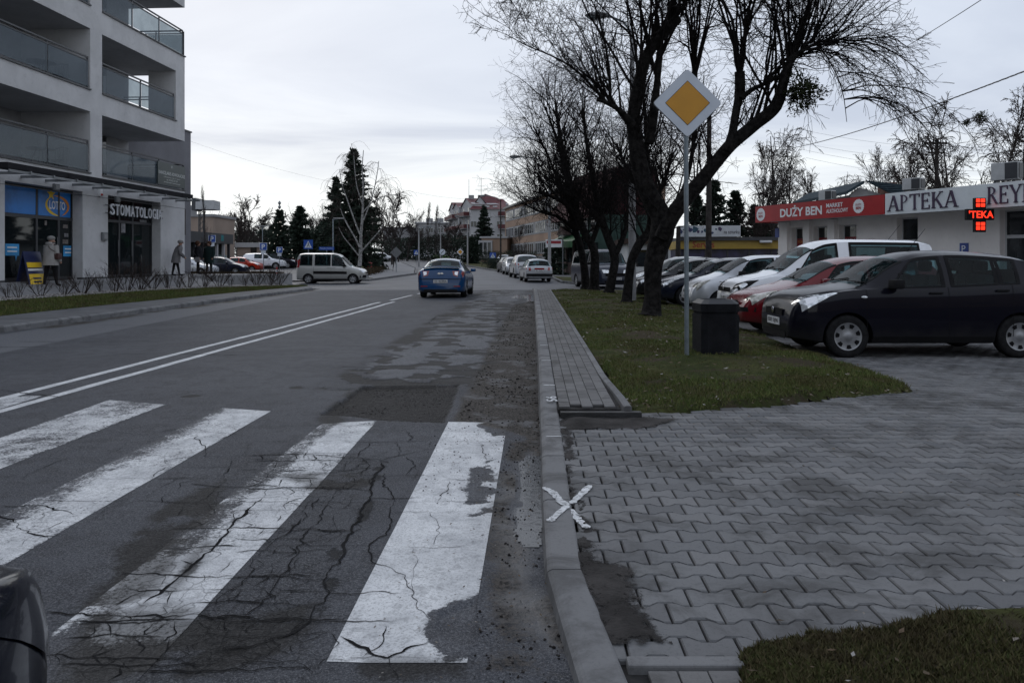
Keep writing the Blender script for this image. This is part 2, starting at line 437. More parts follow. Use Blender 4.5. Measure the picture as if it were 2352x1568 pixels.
def road_fields(X, Y):
    """height and wear masks of the carriageway at plan points"""
    wx = X + 0.10*(fbm(X, Y, 2.6, 3, 5)-0.5); wy = Y + 0.16*(fbm(X, Y, 2.6, 3, 9)-0.5)
    fx = X + 0.05*(fbm(X, Y, 9, 3, 15)-0.5); fy = Y + 0.05*(fbm(X, Y, 9, 3, 19)-0.5)
    h = 0.020*(fbm(X, Y, 0.35, 3, 1)-0.5) + 0.006*(fbm(X, Y, 2.0, 3, 2)-0.5)
    near = sstep(Y, 16, 7)
    fresh = sstep(poly_sd(fx, fy, DARK_PATCH), -0.015, 0.03)
    h = h - 0.028*fresh + fresh*0.012*(fbm(X, Y, 22, 2, 3)-0.5)
    sd = poly_sd(wx, wy, MUD)
    mud = np.clip(sstep(sd, -0.12, 0.10)*(0.45+1.0*fbm(X, Y, 3.0, 4, 21)), 0, 1)
    sd2 = poly_sd(wx, wy, MUD2)
    mud2 = np.clip(sstep(sd2, -0.05, 0.15)*(fbm(X, Y, 3.2, 4, 23)*1.5-0.25), 0, 1)
    kx = np.interp(Y, [a for a, b in KX], [b for a, b in KX])
    gut = sstep(X, kx-0.55, kx)
    mud = np.maximum(np.maximum(mud, 0.9*mud2), 0.95*gut*sstep(fbm(X, Y, 1.6, 4, 29), 0.40, 0.62))
    lkx = np.interp(Y, [a for a, b in LKX], [b for a, b in LKX])
    mud = mud*(1-sstep(poly_sd(wx, wy, WET), -0.02, 0.06))
    mud = np.maximum(mud, 0.9*sstep(X, lkx+0.75, lkx+0.05)*sstep(fbm(X, Y, 0.9, 4, 33), 0.30, 0.6))
    h = h + mud*near*(0.012*(fbm(X, Y, 9, 4, 31)-0.45) + 0.010*(fbm(X, Y, 36, 3, 37)-0.5))
    light = np.zeros_like(X)
    for i, p in enumerate(PATCH_L):
        n = fbm(X, Y, 2.6, 6, 41+i)
        light = np.maximum(light, sstep(poly_sd(wx*1.0, wy, p)+0.9*(n-0.54), -0.02, 0.06)*(0.45+0.75*fbm(X, Y, 3, 4, 77+i)))
    light = light*(1-mud*0.8)
    worn = sstep(poly_sd(wx, wy, gp([(740, 890), (900, 790), (1050, 700), (1130, 655), (1215, 660), (1160, 790), (1060, 900)])), -0.3, 0.2)
    brk = sstep(fbm(X, Y, 2.6, 6, 51), 0.46, 0.56)
    h = h - 0.012*worn*brk*near
    strip = sstep(poly_sd(X, Y + 0.3*(fbm(X, Y, .6, 3, 61)-.5), STRIP), -0.06, 0.06)
    light = np.maximum(light, strip*0.95)
    dirt = np.zeros_like(X)
    for i, p in enumerate(DIRT):
        dirt = np.maximum(dirt, sstep(poly_sd(wx, wy, p), -0.16, 0.16)*np.clip(fbm(X, Y, 4.5, 5, 71+i)*2.6-0.40, 0, 1))
    dirt = np.maximum(dirt, 0.95*worn*brk)
    for (sx, sy, r) in SPOTS[:2]:
        c = G(sx, sy); dirt = np.maximum(dirt, 0.7*sstep(np.hypot(wx-c.x, (wy-c.y))+0.1*(fbm(X, Y, 8, 2, 83)-.5), r, r*0.6))
    crack = np.zeros_like(X)
    for pts, w in CRACKS:
        if w >= 0.02:
            crack = np.maximum(crack, 0.8*sstep(line_d(wx, wy, pts), 0.09, 0.0)*sstep(fbm(X, Y, 9, 3, 91), 0.35, 0.6))
    hole = np.zeros_like(X)
    for i, p in enumerate((HOLE,)):
        hole = np.maximum(hole, sstep(poly_sd(fx, fy, p), -0.01, 0.02))
    h = h - 0.016*hole*(0.5+fbm(X, Y, 14, 3, 97)) - 0.006*dirt
    alli = np.maximum(sstep(poly_sd(wx, wy, ALLI), -0.1, 0.15), 0.8*worn)
    wet = np.maximum(sstep(poly_sd(wx, wy, WET), -0.02, 0.07)*sstep(fbm(X, Y, 5, 3, 99), 0.18, 0.30),
                     0.55*sstep(poly_sd(wx, wy, WET2), -0.05, 0.12)*sstep(fbm(X, Y, 2.6, 3, 98), 0.42, 0.6))
    c = G(1205, 683); wet = np.maximum(wet, sstep(np.hypot(wx-c.x, (wy-c.y)*0.9), 0.55, 0.4))
    h = h - 0.02*sstep(X, kx-0.35, kx)*sstep(Y, 2, 4)
    ws = sstep(wet, 0.1, 0.95); h = h*(1-0.7*ws)-0.010*ws
    return h, np.stack([fresh, np.clip(mud, 0, 1), np.clip(light, 0, 1), hole], -1), np.stack([np.clip(crack, 0, 1), np.clip(wet, 0, 1), alli, np.clip(dirt, 0, 1)], -1)
def add_attr(me, name, arr):
    a = me.attributes.new(name, 'FLOAT_COLOR', 'POINT'); a.data.foreach_set('color', np.asarray(arr, np.float32).ravel())

WETS = []
def asphalt_nodes(k, b):
    """worn asphalt; returns (colour, roughness, height, crack) sockets"""
    co = k.n('ShaderNodeNewGeometry').outputs['Position']
    a1 = k.n('ShaderNodeSeparateColor'); at = k.n('ShaderNodeAttribute', attribute_name='m1'); k.nt.links.new(at.outputs['Color'], a1.inputs[0])
    a2 = k.n('ShaderNodeSeparateColor'); at2 = k.n('ShaderNodeAttribute', attribute_name='m2'); k.nt.links.new(at2.outputs['Color'], a2.inputs[0])
    fresh, mud, light = a1.outputs; dark, wet, alli = a2.outputs; dirt = at2.outputs['Alpha']
    grain = k.noise(85, 4, 0.85, 0, co); fine = k.noise(190, 3, 0.75, 0, co); mid = k.noise(38, 5, 0.7, 0, co); big = k.noise(0.7, 5, 0.6, 0.6, co); med = k.noise(4.5, 5, 0.65, 0.4, co)
    c = k.mix(k.ramp(big, 0.3, 0.7), (0.044, 0.047, 0.056), (0.070, 0.074, 0.085))
    c = k.mix(k.m('MULTIPLY', k.ramp(med, 0.48, 0.60), 0.55), c, (0.028, 0.029, 0.034))
    c = k.mix(k.m('MULTIPLY', alli, 0.40), c, (0.026, 0.027, 0.031))
    c = k.mix(k.m('MULTIPLY', k.ramp(grain, 0.52, 0.60), 0.65), c, (0.150, 0.154, 0.166))
    c = k.mix(k.m('MULTIPLY', k.ramp(grain, 0.47, 0.40), 0.75), c, (0.020, 0.020, 0.024))
    c = k.mix(k.m('MULTIPLY', k.ramp(fine, 0.56, 0.66), 0.8), c, (0.19, 0.193, 0.20))
    c = k.mix(k.m('MULTIPLY', k.ramp(fine, 0.44, 0.36), 0.6), c, (0.022, 0.023, 0.026))
    lc = k.mix(k.ramp(mid, 0.40, 0.60), (0.088, 0.091, 0.100), (0.150, 0.154, 0.164))
    c = k.mix(light, c, lc)
    fc = k.mix(k.ramp(grain, 0.46, 0.56), (0.007, 0.007, 0.008), (0.050, 0.048, 0.048))
    c = k.mix(fresh, c, fc)
    mc = k.mix(k.ramp(mid, 0.42, 0.56), (0.012, 0.011, 0.010), (0.070, 0.062, 0.056))
    mc = k.mix(k.m('MULTIPLY', k.ramp(grain, 0.48, 0.34), 0.8), mc, (0.008, 0.007, 0.007))
    mc = k.mix(k.ramp(fine, 0.60, 0.70), mc, (0.13, 0.125, 0.12))
    mc = k.mix(k.m('MULTIPLY', k.ramp(k.noise(2.3, 5, .7, .6, co), 0.52, 0.64), 0.75), mc, (0.125, 0.125, 0.13))
    c = k.mix(k.ramp(k.m('ADD', mud, k.m('MULTIPLY', k.m('SUBTRACT', mid, 0.5), 0.9)), 0.18, 0.62), c, mc)
    c = k.mix(k.m('MULTIPLY', k.ramp(k.m('ADD', dirt, k.m('MULTIPLY', k.m('SUBTRACT', mid, 0.5), 0.8)), 0.25, 0.7), 0.85), c, k.mix(k.ramp(grain, .4, .65), (0.010, 0.010, 0.010), (0.040, 0.038, 0.037)))
    # alligator cracking
    vd = k.n('ShaderNodeVectorMath', operation='ADD')
    nz = k.n('ShaderNodeTexNoise'); nz.inputs['Scale'].default_value = 3.0; nz.inputs['Detail'].default_value = 4; k.nt.links.new(co, nz.inputs['Vector'])
    sc = k.n('ShaderNodeVectorMath', operation='SCALE'); sc.inputs['Scale'].default_value = 0.30; k.nt.links.new(nz.outputs['Color'], sc.inputs[0])
    k.nt.links.new(co, vd.inputs[0]); k.nt.links.new(sc.outputs[0], vd.inputs[1])
    vo = k.n('ShaderNodeTexVoronoi', feature='DISTANCE_TO_EDGE'); vo.inputs['Scale'].default_value = 9.0; k.nt.links.new(vd.outputs[0], vo.inputs['Vector'])
    net = k.m('MULTIPLY', k.ramp(vo.outputs['Distance'], 0.045, 0.008), alli)
    net = k.m('MULTIPLY', net, k.ramp(k.noise(1.1, 4, 0.6, 0.5, co), 0.40, 0.52))
    crack = k.m('MULTIPLY', k.m('MAXIMUM', k.m('MULTIPLY', net, 0.55), k.ramp(k.m('ADD', dark, k.m('MULTIPLY', k.m('SUBTRACT', k.noise(40, 5, .75, 0, co), 0.5), 1.4)), 0.35, 0.75)), 0.85)
    c = k.mix(k.m('MULTIPLY', crack, 0.9), c, (0.009, 0.009, 0.009))
    c = k.mix(k.m('MULTIPLY', wet, 0.8), c, (0.022, 0.024, 0.030))
    rough = k.m('SUBTRACT', k.m('MULTIPLY_ADD', mid, 0.25, 0.62), k.m('MULTIPLY', wet, 0.60), clamp=True)
    rough = k.m('MAXIMUM', rough, 0.07)
    ht = k.m('SUBTRACT', k.m('ADD', k.m('MULTIPLY', fine, 0.35), k.m('MULTIPLY', mid, k.m('MULTIPLY_ADD', k.m('ADD', mud, fresh), 2.2, 0.6))), k.m('MULTIPLY', crack, 1.6))
    ht = k.m('MULTIPLY', ht, k.m('SUBTRACT', 1.0, k.m('MULTIPLY', wet, 0.93)))
    WETS.append(wet)
    return c, rough, ht, crack, co, mud, dirt
def make_asphalt():
    m = bpy.data.materials.new('worn_asphalt'); nt, b, out = nt_new(m); k = NT(nt)
    c, r, ht, cr, co, mud, dark = asphalt_nodes(k, b)
    nt.links.new(c, b.inputs['Base Color']); nt.links.new(r, b.inputs['Roughness']); k.bump(ht, 0.55, 0.012, b)
    nt.links.new(k.m('MULTIPLY_ADD', WETS[-1], 0.5, 0.12), b.inputs['Specular IOR Level'])
    M['asphalt'] = m
    m = bpy.data.materials.new('worn_road_paint'); nt, b, out = nt_new(m); k = NT(nt)
    c, r, ht, cr, co, mud, dark = asphalt_nodes(k, b)
    wa = k.n('ShaderNodeAttribute', attribute_name='wear').outputs['Fac']
    n1 = k.noise(55, 5, 0.8, 0, co); n2 = k.noise(7, 6, 0.7, 0.4, co)
    cov = k.m('ADD', k.m('MULTIPLY', n1, 0.75), k.m('MULTIPLY', n2, 0.55))
    keep = k.ramp(k.m('SUBTRACT', cov, wa), 0.0, 0.16)
    keep = k.m('MULTIPLY', keep, k.m('SUBTRACT', 1.0, k.m('MULTIPLY', cr, 0.93)))
    keep = k.m('MULTIPLY', keep, k.m('SUBTRACT', 1.0, k.m('MULTIPLY', mud, 0.45)))
    keep = k.m('MULTIPLY', keep, k.m('SUBTRACT', 1.0, k.m('MULTIPLY', k.ramp(dark, .3, .8), 0.7)))
    b.inputs['Specular IOR Level'].default_value = 0.2
    pc = k.mix(k.ramp(k.noise(3, 6, 0.7, 0.3, co), 0.3, 0.7), (0.45, 0.46, 0.475), (0.68, 0.69, 0.70))
    pc = k.mix(k.m('MULTIPLY', k.ramp(k.noise(95, 4, 0.8, 0, co), 0.51, 0.60), 0.55), pc, (0.16, 0.16, 0.165))
    pc = k.mix(k.m('MULTIPLY', k.ramp(k.noise(14, 5, 0.75, .3, co), 0.50, 0.66), 0.5), pc, (0.24, 0.245, 0.255))
    nt.links.new(k.mix(keep, c, pc), b.inputs['Base Color']); nt.links.new(r, b.inputs['Roughness']); k.bump(ht, 0.35, 0.010, b)
    M['road_paint'] = m
make_asphalt()
def island_mat(name, cols, rough=0.8, dirt=None, nscale=6.0, fine=60.0, bump=0.25):
    """one colour per island/object, mottled"""
    m = bpy.data.materials.new(name); nt, b, out = nt_new(m); k = NT(nt)
    g = k.n('ShaderNodeNewGeometry'); oi = k.n('ShaderNodeObjectInfo')
    r = k.m('FRACT', k.m('ADD', g.outputs['Random Per Island'], oi.outputs['Random']))
    cr = k.n('ShaderNodeValToRGB'); el = cr.color_ramp.elements
    el[0].color = (*cols[0], 1); el[1].color = (*cols[-1], 1)
    for i, c in enumerate(cols[1:-1]): e = el.new((i+1)/(len(cols)-1)); e.color = (*c, 1)
    nt.links.new(r, cr.inputs[0]); c = cr.outputs[0]
    co = g.outputs['Position']
    c = k.mix(k.m('MULTIPLY', k.ramp(k.noise(fine, 4, 0.75, 0, co), 0.50, 0.72), 0.35), c, tuple(x*0.45 for x in cols[0]))
    if dirt: c = k.mix(k.m('MULTIPLY', k.ramp(k.noise(nscale, 6, 0.7, 0.5, co), 0.44, 0.64), 0.75), c, dirt)
    nt.links.new(c, b.inputs['Base Color']); b.inputs['Roughness'].default_value = rough; b.inputs['Specular IOR Level'].default_value = 0.12
    if bump: k.bump(k.noise(fine*2, 3, 0.7, 0, co), bump, 0.006, b)
    M[name] = m
    return m
island_mat('paver', [(0.112, 0.115, 0.121), (0.172, 0.174, 0.179), (0.142, 0.144, 0.149), (0.182, 0.182, 0.185), (0.124, 0.125, 0.130), (0.157, 0.159, 0.162)], 0.75, (0.058, 0.057, 0.057), 1.7, 60)
island_mat('pavement_brick', [(0.12, 0.119, 0.12), (0.165, 0.163, 0.163), (0.14, 0.138, 0.139)], 0.8, (0.065, 0.062, 0.06), 2.2, 70)
island_mat('kerb_stone', [(0.150, 0.152, 0.157), (0.19, 0.191, 0.195), (0.168, 0.169, 0.173)], 0.8, (0.078, 0.077, 0.078), 2.4, 60)
island_mat('grass_blade', [(0.045, 0.070, 0.018), (0.095, 0.118, 0.032), (0.150, 0.135, 0.055), (0.062, 0.095, 0.024), (0.120, 0.115, 0.044), (0.068, 0.108, 0.026), (0.085, 0.130, 0.032)], 0.8, (0.085, 0.066, 0.034), 1.3, 20, 0)
island_mat('fallen_leaf', [(0.06, 0.045, 0.03), (0.11, 0.085, 0.06), (0.30, 0.29, 0.28), (0.10, 0.07, 0.045), (0.05, 0.04, 0.03), (0.08, 0.055, 0.035), (0.14, 0.11, 0.08)], 0.8, None, 3, 30, 0)
island_mat('white_gravel', [(0.25, 0.24, 0.23), (0.42, 0.40, 0.39), (0.16, 0.15, 0.145)], 0.8, None, 3, 30, 0)
island_mat('moss_blade', [(0.040, 0.050, 0.018), (0.085, 0.082, 0.032), (0.105, 0.085, 0.045), (0.050, 0.062, 0.020), (0.070, 0.055, 0.030), (0.060, 0.072, 0.024)], 0.85, (0.062, 0.046, 0.028), 2.6, 20, 0)
def turf():
    m = bpy.data.materials.new('turf'); nt, b, out = nt_new(m); k = NT(nt)
    co = k.n('ShaderNodeNewGeometry').outputs['Position']
    c = k.mix(k.ramp(k.noise(1.6, 5, 0.6, 0.5, co), 0.35, 0.65), (0.038, 0.052, 0.017), (0.075, 0.080, 0.030))
    c = k.mix(k.ramp(k.noise(28, 5, 0.7, 0, co), 0.45, 0.7), c, (0.028, 0.022, 0.014))
    c = k.mix(k.m('MULTIPLY', k.ramp(k.noise(1.1, 5, 0.65, 0.4, co), 0.48, 0.60), 0.85), c, (0.060, 0.047, 0.035))
    nt.links.new(c, b.inputs['Base Color']); b.inputs['Roughness'].default_value = 0.95; b.inputs['Specular IOR Level'].default_value = 0.05
    k.bump(k.noise(45, 5, 0.8, 0, co), 0.9, 0.03, b); M['turf'] = m
turf()
mat('soil', (0.045, 0.042, 0.041), 0.9, var=0.45, scale=3.5, bump=0.7, bscale=60, dirt=0.5)
mat('joint_sand', (0.030, 0.029, 0.029), 0.95, var=0.3, scale=8, bump=0.4)
mat('grey_paving', (0.125, 0.126, 0.13), 0.8, var=0.18, scale=1.2, bump=0.15, bscale=30, dirt=0.3)
mat('light_paving', (0.19, 0.19, 0.195), 0.8, var=0.12, scale=0.8, bump=0.1, bscale=20, dirt=0.25)
mat('plain_asphalt', (0.072, 0.075, 0.084), 0.6, var=0.25, scale=0.45, bump=0.3, bscale=50, dirt=0.45, spec=0.22)
mat('white_mark', (0.58, 0.59, 0.60), 0.75, var=0.15, scale=8, dirt=0.5)
def wear_through(m):
    nt = m.node_tree; k = NT(nt); b = [n for n in nt.nodes if n.type == 'BSDF_PRINCIPLED'][0]; out = [n for n in nt.nodes if n.type == 'OUTPUT_MATERIAL'][0]
    co = k.n('ShaderNodeNewGeometry').outputs['Position']; mx = k.n('ShaderNodeMixShader'); tr = k.n('ShaderNodeBsdfTransparent')
    nt.links.new(k.ramp(k.m('ADD', k.noise(26, 5, .75, .3, co), k.m('MULTIPLY', k.noise(140, 3, .7, 0, co), .35)), .84, .66), mx.inputs[0]); nt.links.new(tr.outputs[0], mx.inputs[1]); nt.links.new(b.outputs[0], mx.inputs[2]); nt.links.new(mx.outputs[0], out.inputs[0])
wear_through(M['white_mark'])
def block_sheet():                       # distant interlocking paving, too far to tell single blocks apart
    m = bpy.data.materials.new('far_paving'); nt, b, out = nt_new(m); k = NT(nt)
    co = k.n('ShaderNodeNewGeometry').outputs['Position']
    br = k.n('ShaderNodeTexBrick'); br.inputs['Scale'].default_value = 1.0; br.inputs['Brick Width'].default_value = 0.2; br.inputs['Row Height'].default_value = 0.14
    br.inputs['Mortar Size'].default_value = 0.006; br.inputs['Color1'].default_value = (0.11, 0.11, 0.112, 1); br.inputs['Color2'].default_value = (0.145, 0.144, 0.146, 1)
    br.inputs['Mortar'].default_value = (0.035, 0.034, 0.034, 1); nt.links.new(co, br.inputs['Vector'])
    c = k.mix(k.m('MULTIPLY', k.ramp(k.noise(0.9, 5, 0.6, 0.5, co), 0.5, 0.7), 0.5), br.outputs['Color'], (0.065, 0.065, 0.067))
    nt.links.new(c, b.inputs['Base Color']); b.inputs['Roughness'].default_value = 0.75; b.inputs['Specular IOR Level'].default_value = 0.12; M['far_paving'] = m
block_sheet()

# ------------------------------------------------------------------ ground sheets
def sheet(name, poly, m, dz=0.0, base=0.0, parent=None, kind='structure', thick=0.0):
    """polygon in plan laid on the terrain; the terrain is planar between Y = 45 and 265"""
    bm = bmesh.new()
    f = bm.faces.new([bm.verts.new((p[0], p[1], 0)) for p in poly])
    for yc in (45.0, 265.0):
        bmesh.ops.bisect_plane(bm, geom=bm.verts[:]+bm.edges[:]+bm.faces[:], plane_co=(0, yc, 0), plane_no=(0, 1, 0))
    bmesh.ops.triangulate(bm, faces=bm.faces)
    for v in bm.verts: v.co.z = gz(v.co.y) + dz + base
    bmesh.ops.recalc_face_normals(bm, faces=bm.faces)
    if sum(f.normal.z for f in bm.faces) < 0: bmesh.ops.reverse_faces(bm, faces=bm.faces)
    if thick:
        r = bmesh.ops.extrude_face_region(bm, geom=bm.faces[:])
        for v in r['geom']:
            if isinstance(v, bmesh.types.BMVert): v.co.z -= thick
        bmesh.ops.recalc_face_normals(bm, faces=bm.faces)
    me = bpy.data.meshes.new(name); bm.to_mesh(me); bm.free()
    me.materials.append(M[m] if isinstance(m, str) else m)
    o = link(name, me, parent)
    if kind: o['kind'] = kind
    return o
sheet('ground', [(-1500, -60), (1500, -60), (1500, 3500), (-1500, 3500)], 'soil', -0.09)

# carriageway in the foreground: fine grid with real dips, holes and cracks
ys = [1.0]
while ys[-1] < 36.5: ys.append(ys[-1] + max(0.013, ys[-1]*0.0048))
ys[-1] = 36.5; ys = np.array(ys)
us = np.concatenate([np.linspace(-1, -0.42, 105, endpoint=False), np.linspace(-0.42, 0, 255)])
KXa = np.interp(ys, [a for a, b in KX], [b for a, b in KX]) + 0.02; LXa = np.interp(ys, [a for a, b in LKX], [b for a, b in LKX]) - 0.02
GX = KXa[:, None] + us[None, :]*(KXa-LXa)[:, None]; GY = np.repeat(ys[:, None], len(us), 1)
hgt, m1, m2 = road_fields(GX, GY)
n_, m_ = GX.shape
idx = np.arange(n_*m_).reshape(n_, m_)
Q = np.stack([idx[:-1, :-1], idx[:-1, 1:], idx[1:, 1:], idx[1:, :-1]], -1).reshape(-1, 4)
me = np_mesh('road', np.stack([GX, GY, hgt], -1).reshape(-1, 3), Q)
add_attr(me, 'm1', m1.reshape(-1, 4)); add_attr(me, 'm2', m2.reshape(-1, 4))
me.polygons.foreach_set('use_smooth', [True]*len(me.polygons)); me.materials.append(M['asphalt'])
road = link('road', me); road['kind'] = 'structure'
sheet('road_behind', [(-9.97, -40), (0.35, -40), (0.35, 1.0), (-9.97, 1.0)], 'plain_asphalt', 0.0)
# junction and the street beyond, bending left uphill
sheet('road_junction', [(-60, 38.6), (-13, 38.6), (-10.2, 37.6), (-9.28, 36.5), (0.98, 36.5), (2.2, 35.2), (14, 35.0), (14, 44.0), (3.6, 44.5), (2.95, 47), (2.9, 50), (-9.2, 50), (-10.5, 48.6), (-60, 48.0)], 'plain_asphalt', -0.002)
sheet('far_road', [(-9.2, 50), (2.9, 50), (2.7, 58), (1.4, 65), (-0.83, 71), (-5.5, 98), (-12, 139), (-28, 200), (-60, 260), (-75, 250), (-38, 190), (-19.5, 139), (-10.5, 86), (-8.0, 65)], 'plain_asphalt', -0.002)

def paint(name, poly, wear, nx, ny, parent=road):
    """worn marking laid over the dips of the carriageway; poly = 4 plan corners"""
    a, b, c, d = [np.array(p) for p in poly]
    u = np.linspace(0, 1, nx)[None, :, None]; v = np.linspace(0, 1, ny)[:, None, None]
    Pt = (a*(1-u)+b*u)*(1-v) + (d*(1-u)+c*u)*v
    X, Y = Pt[..., 0], Pt[..., 1]
    h, q1, q2 = road_fields(X, Y)
    w = wear(X, Y) if callable(wear) else np.full(X.shape, wear)
    e = np.minimum(np.minimum(u[..., 0], 1-u[..., 0]), 0.05)/0.05
    w = w + 0.10*(1-e)*(fbm(X, Y, 5, 3, 2) > .5) + 0.5*q1[..., 3]
    i = np.arange(nx*ny).reshape(ny, nx)
    Q = np.stack([i[:-1, :-1], i[:-1, 1:], i[1:, 1:], i[1:, :-1]], -1).reshape(-1, 4)
    me = np_mesh(name, np.stack([X, Y, h+0.002], -1).reshape(-1, 3), Q)
    add_attr(me, 'm1', q1.reshape(-1, 4)); add_attr(me, 'm2', q2.reshape(-1, 4))
    at = me.attributes.new('wear', 'FLOAT', 'POINT'); at.data.foreach_set('value', w.ravel().astype(np.float32))
    me.polygons.foreach_set('use_smooth', [True]*len(me.polygons)); me.materials.append(M['road_paint'])
    return link(name, me, parent)
S1 = [G(750, 1520)[:2], G(1073, 1522)[:2], G(1165, 972)[:2], G(1030, 970)[:2]]
S2 = [(-1.74, 2.55), (-1.25, 2.55), G(866, 968)[:2], G(742, 972)[:2]]
S3 = [(-2.84, 2.7), (-2.36, 2.7), G(622, 945)[:2], G(510, 938)[:2]]
S4 = [(-4.02, 3.0), (-3.50, 3.0), G(380, 930)[:2], G(250, 920)[:2]]
S5 = [(-5.15, 3.0), (-4.62, 3.0), G(98, 909)[:2], (-5.1, 8.05)]
e1 = gp([(1000, 1412), (1030, 1392), (1075, 1384), (1140, 1378), (1140, 1505), (1045, 1500), (1008, 1455)])
e2 = gp([(1065, 1075), (1140, 1050), (1140, 1165), (1100, 1190), (1048, 1150)])
e3 = gp([(1100, 962), (1180, 962), (1170, 1000), (1120, 1000)])
def wear1(X, Y):
    ex = sstep(poly_sd(X + 0.10*(fbm(X, Y, 7, 4, 3)-.5), Y + 0.15*(fbm(X, Y, 7, 4, 6)-.5), e1), -0.10, 0.05)
    wx, wy = X + 0.16*(fbm(X, Y, 6, 4, 3)-.5), Y + 0.2*(fbm(X, Y, 6, 4, 6)-.5)
    return 0.24 + 0.9*ex + 0.5*sstep(poly_sd(wx, wy, e2), -0.04, 0.06)*sstep(fbm(X, Y, 6, 4, 8), .35, .55) + 0.6*sstep(poly_sd(wx, wy, e3), -0.03, 0.05) + 0.16*sstep(fbm(X, Y, 2.4, 4, 4), .45, .65)
paint('zebra_stripe', S1, wear1, 70, 240)
paint('zebra_stripe', S2, lambda X, Y: 0.38 + 0.12*sstep(fbm(X, Y, 1.6, 3, 8), .42, .62) + 0.15*sstep(X+.025*(6.7-Y), -1.45, -1.52)*(1-.75*sstep(X+.025*(6.7-Y), -1.60, -1.62)*sstep(fbm(X, Y, 3, 3, 6), .4, .6)) + 0.10*sstep(Y, 5.2, 6.4) + 0.35*sstep(Y, 3.0, 2.72), 60, 220)
paint('zebra_stripe', S3, lambda X, Y: 0.40 + 0.16*fbm(X, Y, 2, 3, 12) + 0.16*sstep(X, -2.55, -2.75), 50, 180)
paint('zebra_stripe', S4, lambda X, Y: 0.42 + 0.25*fbm(X, Y, 2, 3, 14), 40, 150)
paint('zebra_stripe', S5, lambda X, Y: 0.44 + 0.2*fbm(X, Y, 2, 3, 16), 30, 110)
def strip_line(name, p0, p1, w, wear=0.34, n=160):
    a, b = Vector(p0), Vector(p1); t = (b-a).normalized(); s = Vector((t.y, -t.x))*w/2
    paint(name, [a-s, a+s, b+s, b-s], wear, 6, n)
strip_line('centre_line', G(-120, 978)[:2], G(905, 693)[:2], 0.12)
strip_line('centre_line', G(-120, 947)[:2], G(872, 694)[:2], 0.12)
strip_line('lane_dash', G(897, 690)[:2], G(946, 678)[:2], 0.12, n=40)
strip_line('lane_dash', G(960, 675)[:2], G(984, 668)[:2], 0.12, n=40)

# ------------------------------------------------------------------ kerb on the right, stone by stone
kerb = MB().box(0.30, 0.34, 2.0, 36.4, -0.08, -0.05).obj('kerb', M['joint_sand']); kerb['kind'] = 'structure'
def kerb_h(Y): return 0.045 + 0.075*float(sstep(np.array(Y), 6.4, 7.8))
def stone_run(name, parent, y0, y1, fx, w, hfun, step=1.0, gap=0.006, side=1, chamfer=0.035, m='kerb_stone'):
    y = y0
    while y < y1-0.05:
        e = min(y+step, y1)
        mb = MB(); r = []
        for yy in (y+gap/2, (y+e)/2, e-gap/2):
            x = fx(yy); h = hfun(yy) + rnd.uniform(-0.002, 0.002)
            r.append([(x-0.02*side, yy, -0.06), (x, yy, h-chamfer), (x+chamfer*side, yy, h-0.004), (x+chamfer*side+0.012*side, yy, h), (x+(w-0.01)*side, yy, h), (x+w*side, yy, h-0.008), (x+w*side, yy, -0.06)])
        mb.grid(r); k = len(r[0])
        mb.f.append(tuple(range(k))); mb.f.append(tuple(range(2*k, 3*k)))
        mb.obj(name, M[m], parent)
        y = e
stone_run('kerb_stone', kerb, 1.44, 6.44, kerb_x, 0.155, kerb_h, gap=.012, chamfer=.012)
stone_run('kerb_stone', kerb, 6.44, 36.4, kerb_x, 0.155, kerb_h, gap=.012, chamfer=.025)
def mark_on_kerb(Y, w=0.03, x1=0.155):
    x = kerb_x(Y); h = kerb_h(Y) + 0.004
    MB().add([(x+0.035, Y-w/2, h), (x+x1, Y-w/2, h), (x+x1, Y+w/2, h), (x+0.035, Y+w/2, h)], [(0, 1, 2, 3)]).obj('paint_tick', M['white_mark'], kerb)
for py in (885, 828, 793, 769, 750, 739, 735, 723, 712, 702, 695, 688):
    mark_on_kerb(G(1250, py, 0.12).y, 0.028 + G(1250, py, 0.12).y*0.0012)
mark_on_kerb(G(1265, 995, 0.07).y, 0.022)
Y56 = G(1258, 912, 0.12).y
vs, fs = text_poly('56', 0.02)
MB().add([(kerb_x(Y56) + 0.15 - v.y*0.135, Y56 - 0.17 + v.x*0.28, kerb_h(Y56+.1)+0.005) for v in vs], fs).obj('painted_number', M['white_mark'], kerb)
def stroke(pts, w, z, name, parent):
    mb = MB(); r = []; L = [0.0]
    for a, b in zip(pts[:-1], pts[1:]): L.append(L[-1]+math.dist(a, b))
    t_ = np.linspace(0, L[-1], 16); pts = list(zip(np.interp(t_, L, [p[0] for p in pts]), np.interp(t_, L, [p[1] for p in pts])))
    for i, p in enumerate(pts):
        a, b = Vector(pts[max(i-1, 0)]), Vector(pts[min(i+1, len(pts)-1)]); t = (b-a).normalized(); s = Vector((t.y, -t.x))*w/2*(0.75+0.5*rnd.random())*(.55 if i in (0, len(pts)-1) else 1)
        r.append([(p[0]-s.x, p[1]-s.y, z), (p[0]+s.x, p[1]+s.y, z)])
    mb.grid(r).obj(name, M['white_mark'], parent)
zx = 0.050
stroke(gp([(1248, 1118), (1268, 1128), (1288, 1150), (1303, 1160)], zx), 0.045, zx, 'paint_cross', kerb)
stroke(gp([(1304, 1160), (1285, 1175), (1262, 1196)], zx), 0.045, zx, 'paint_cross', kerb)

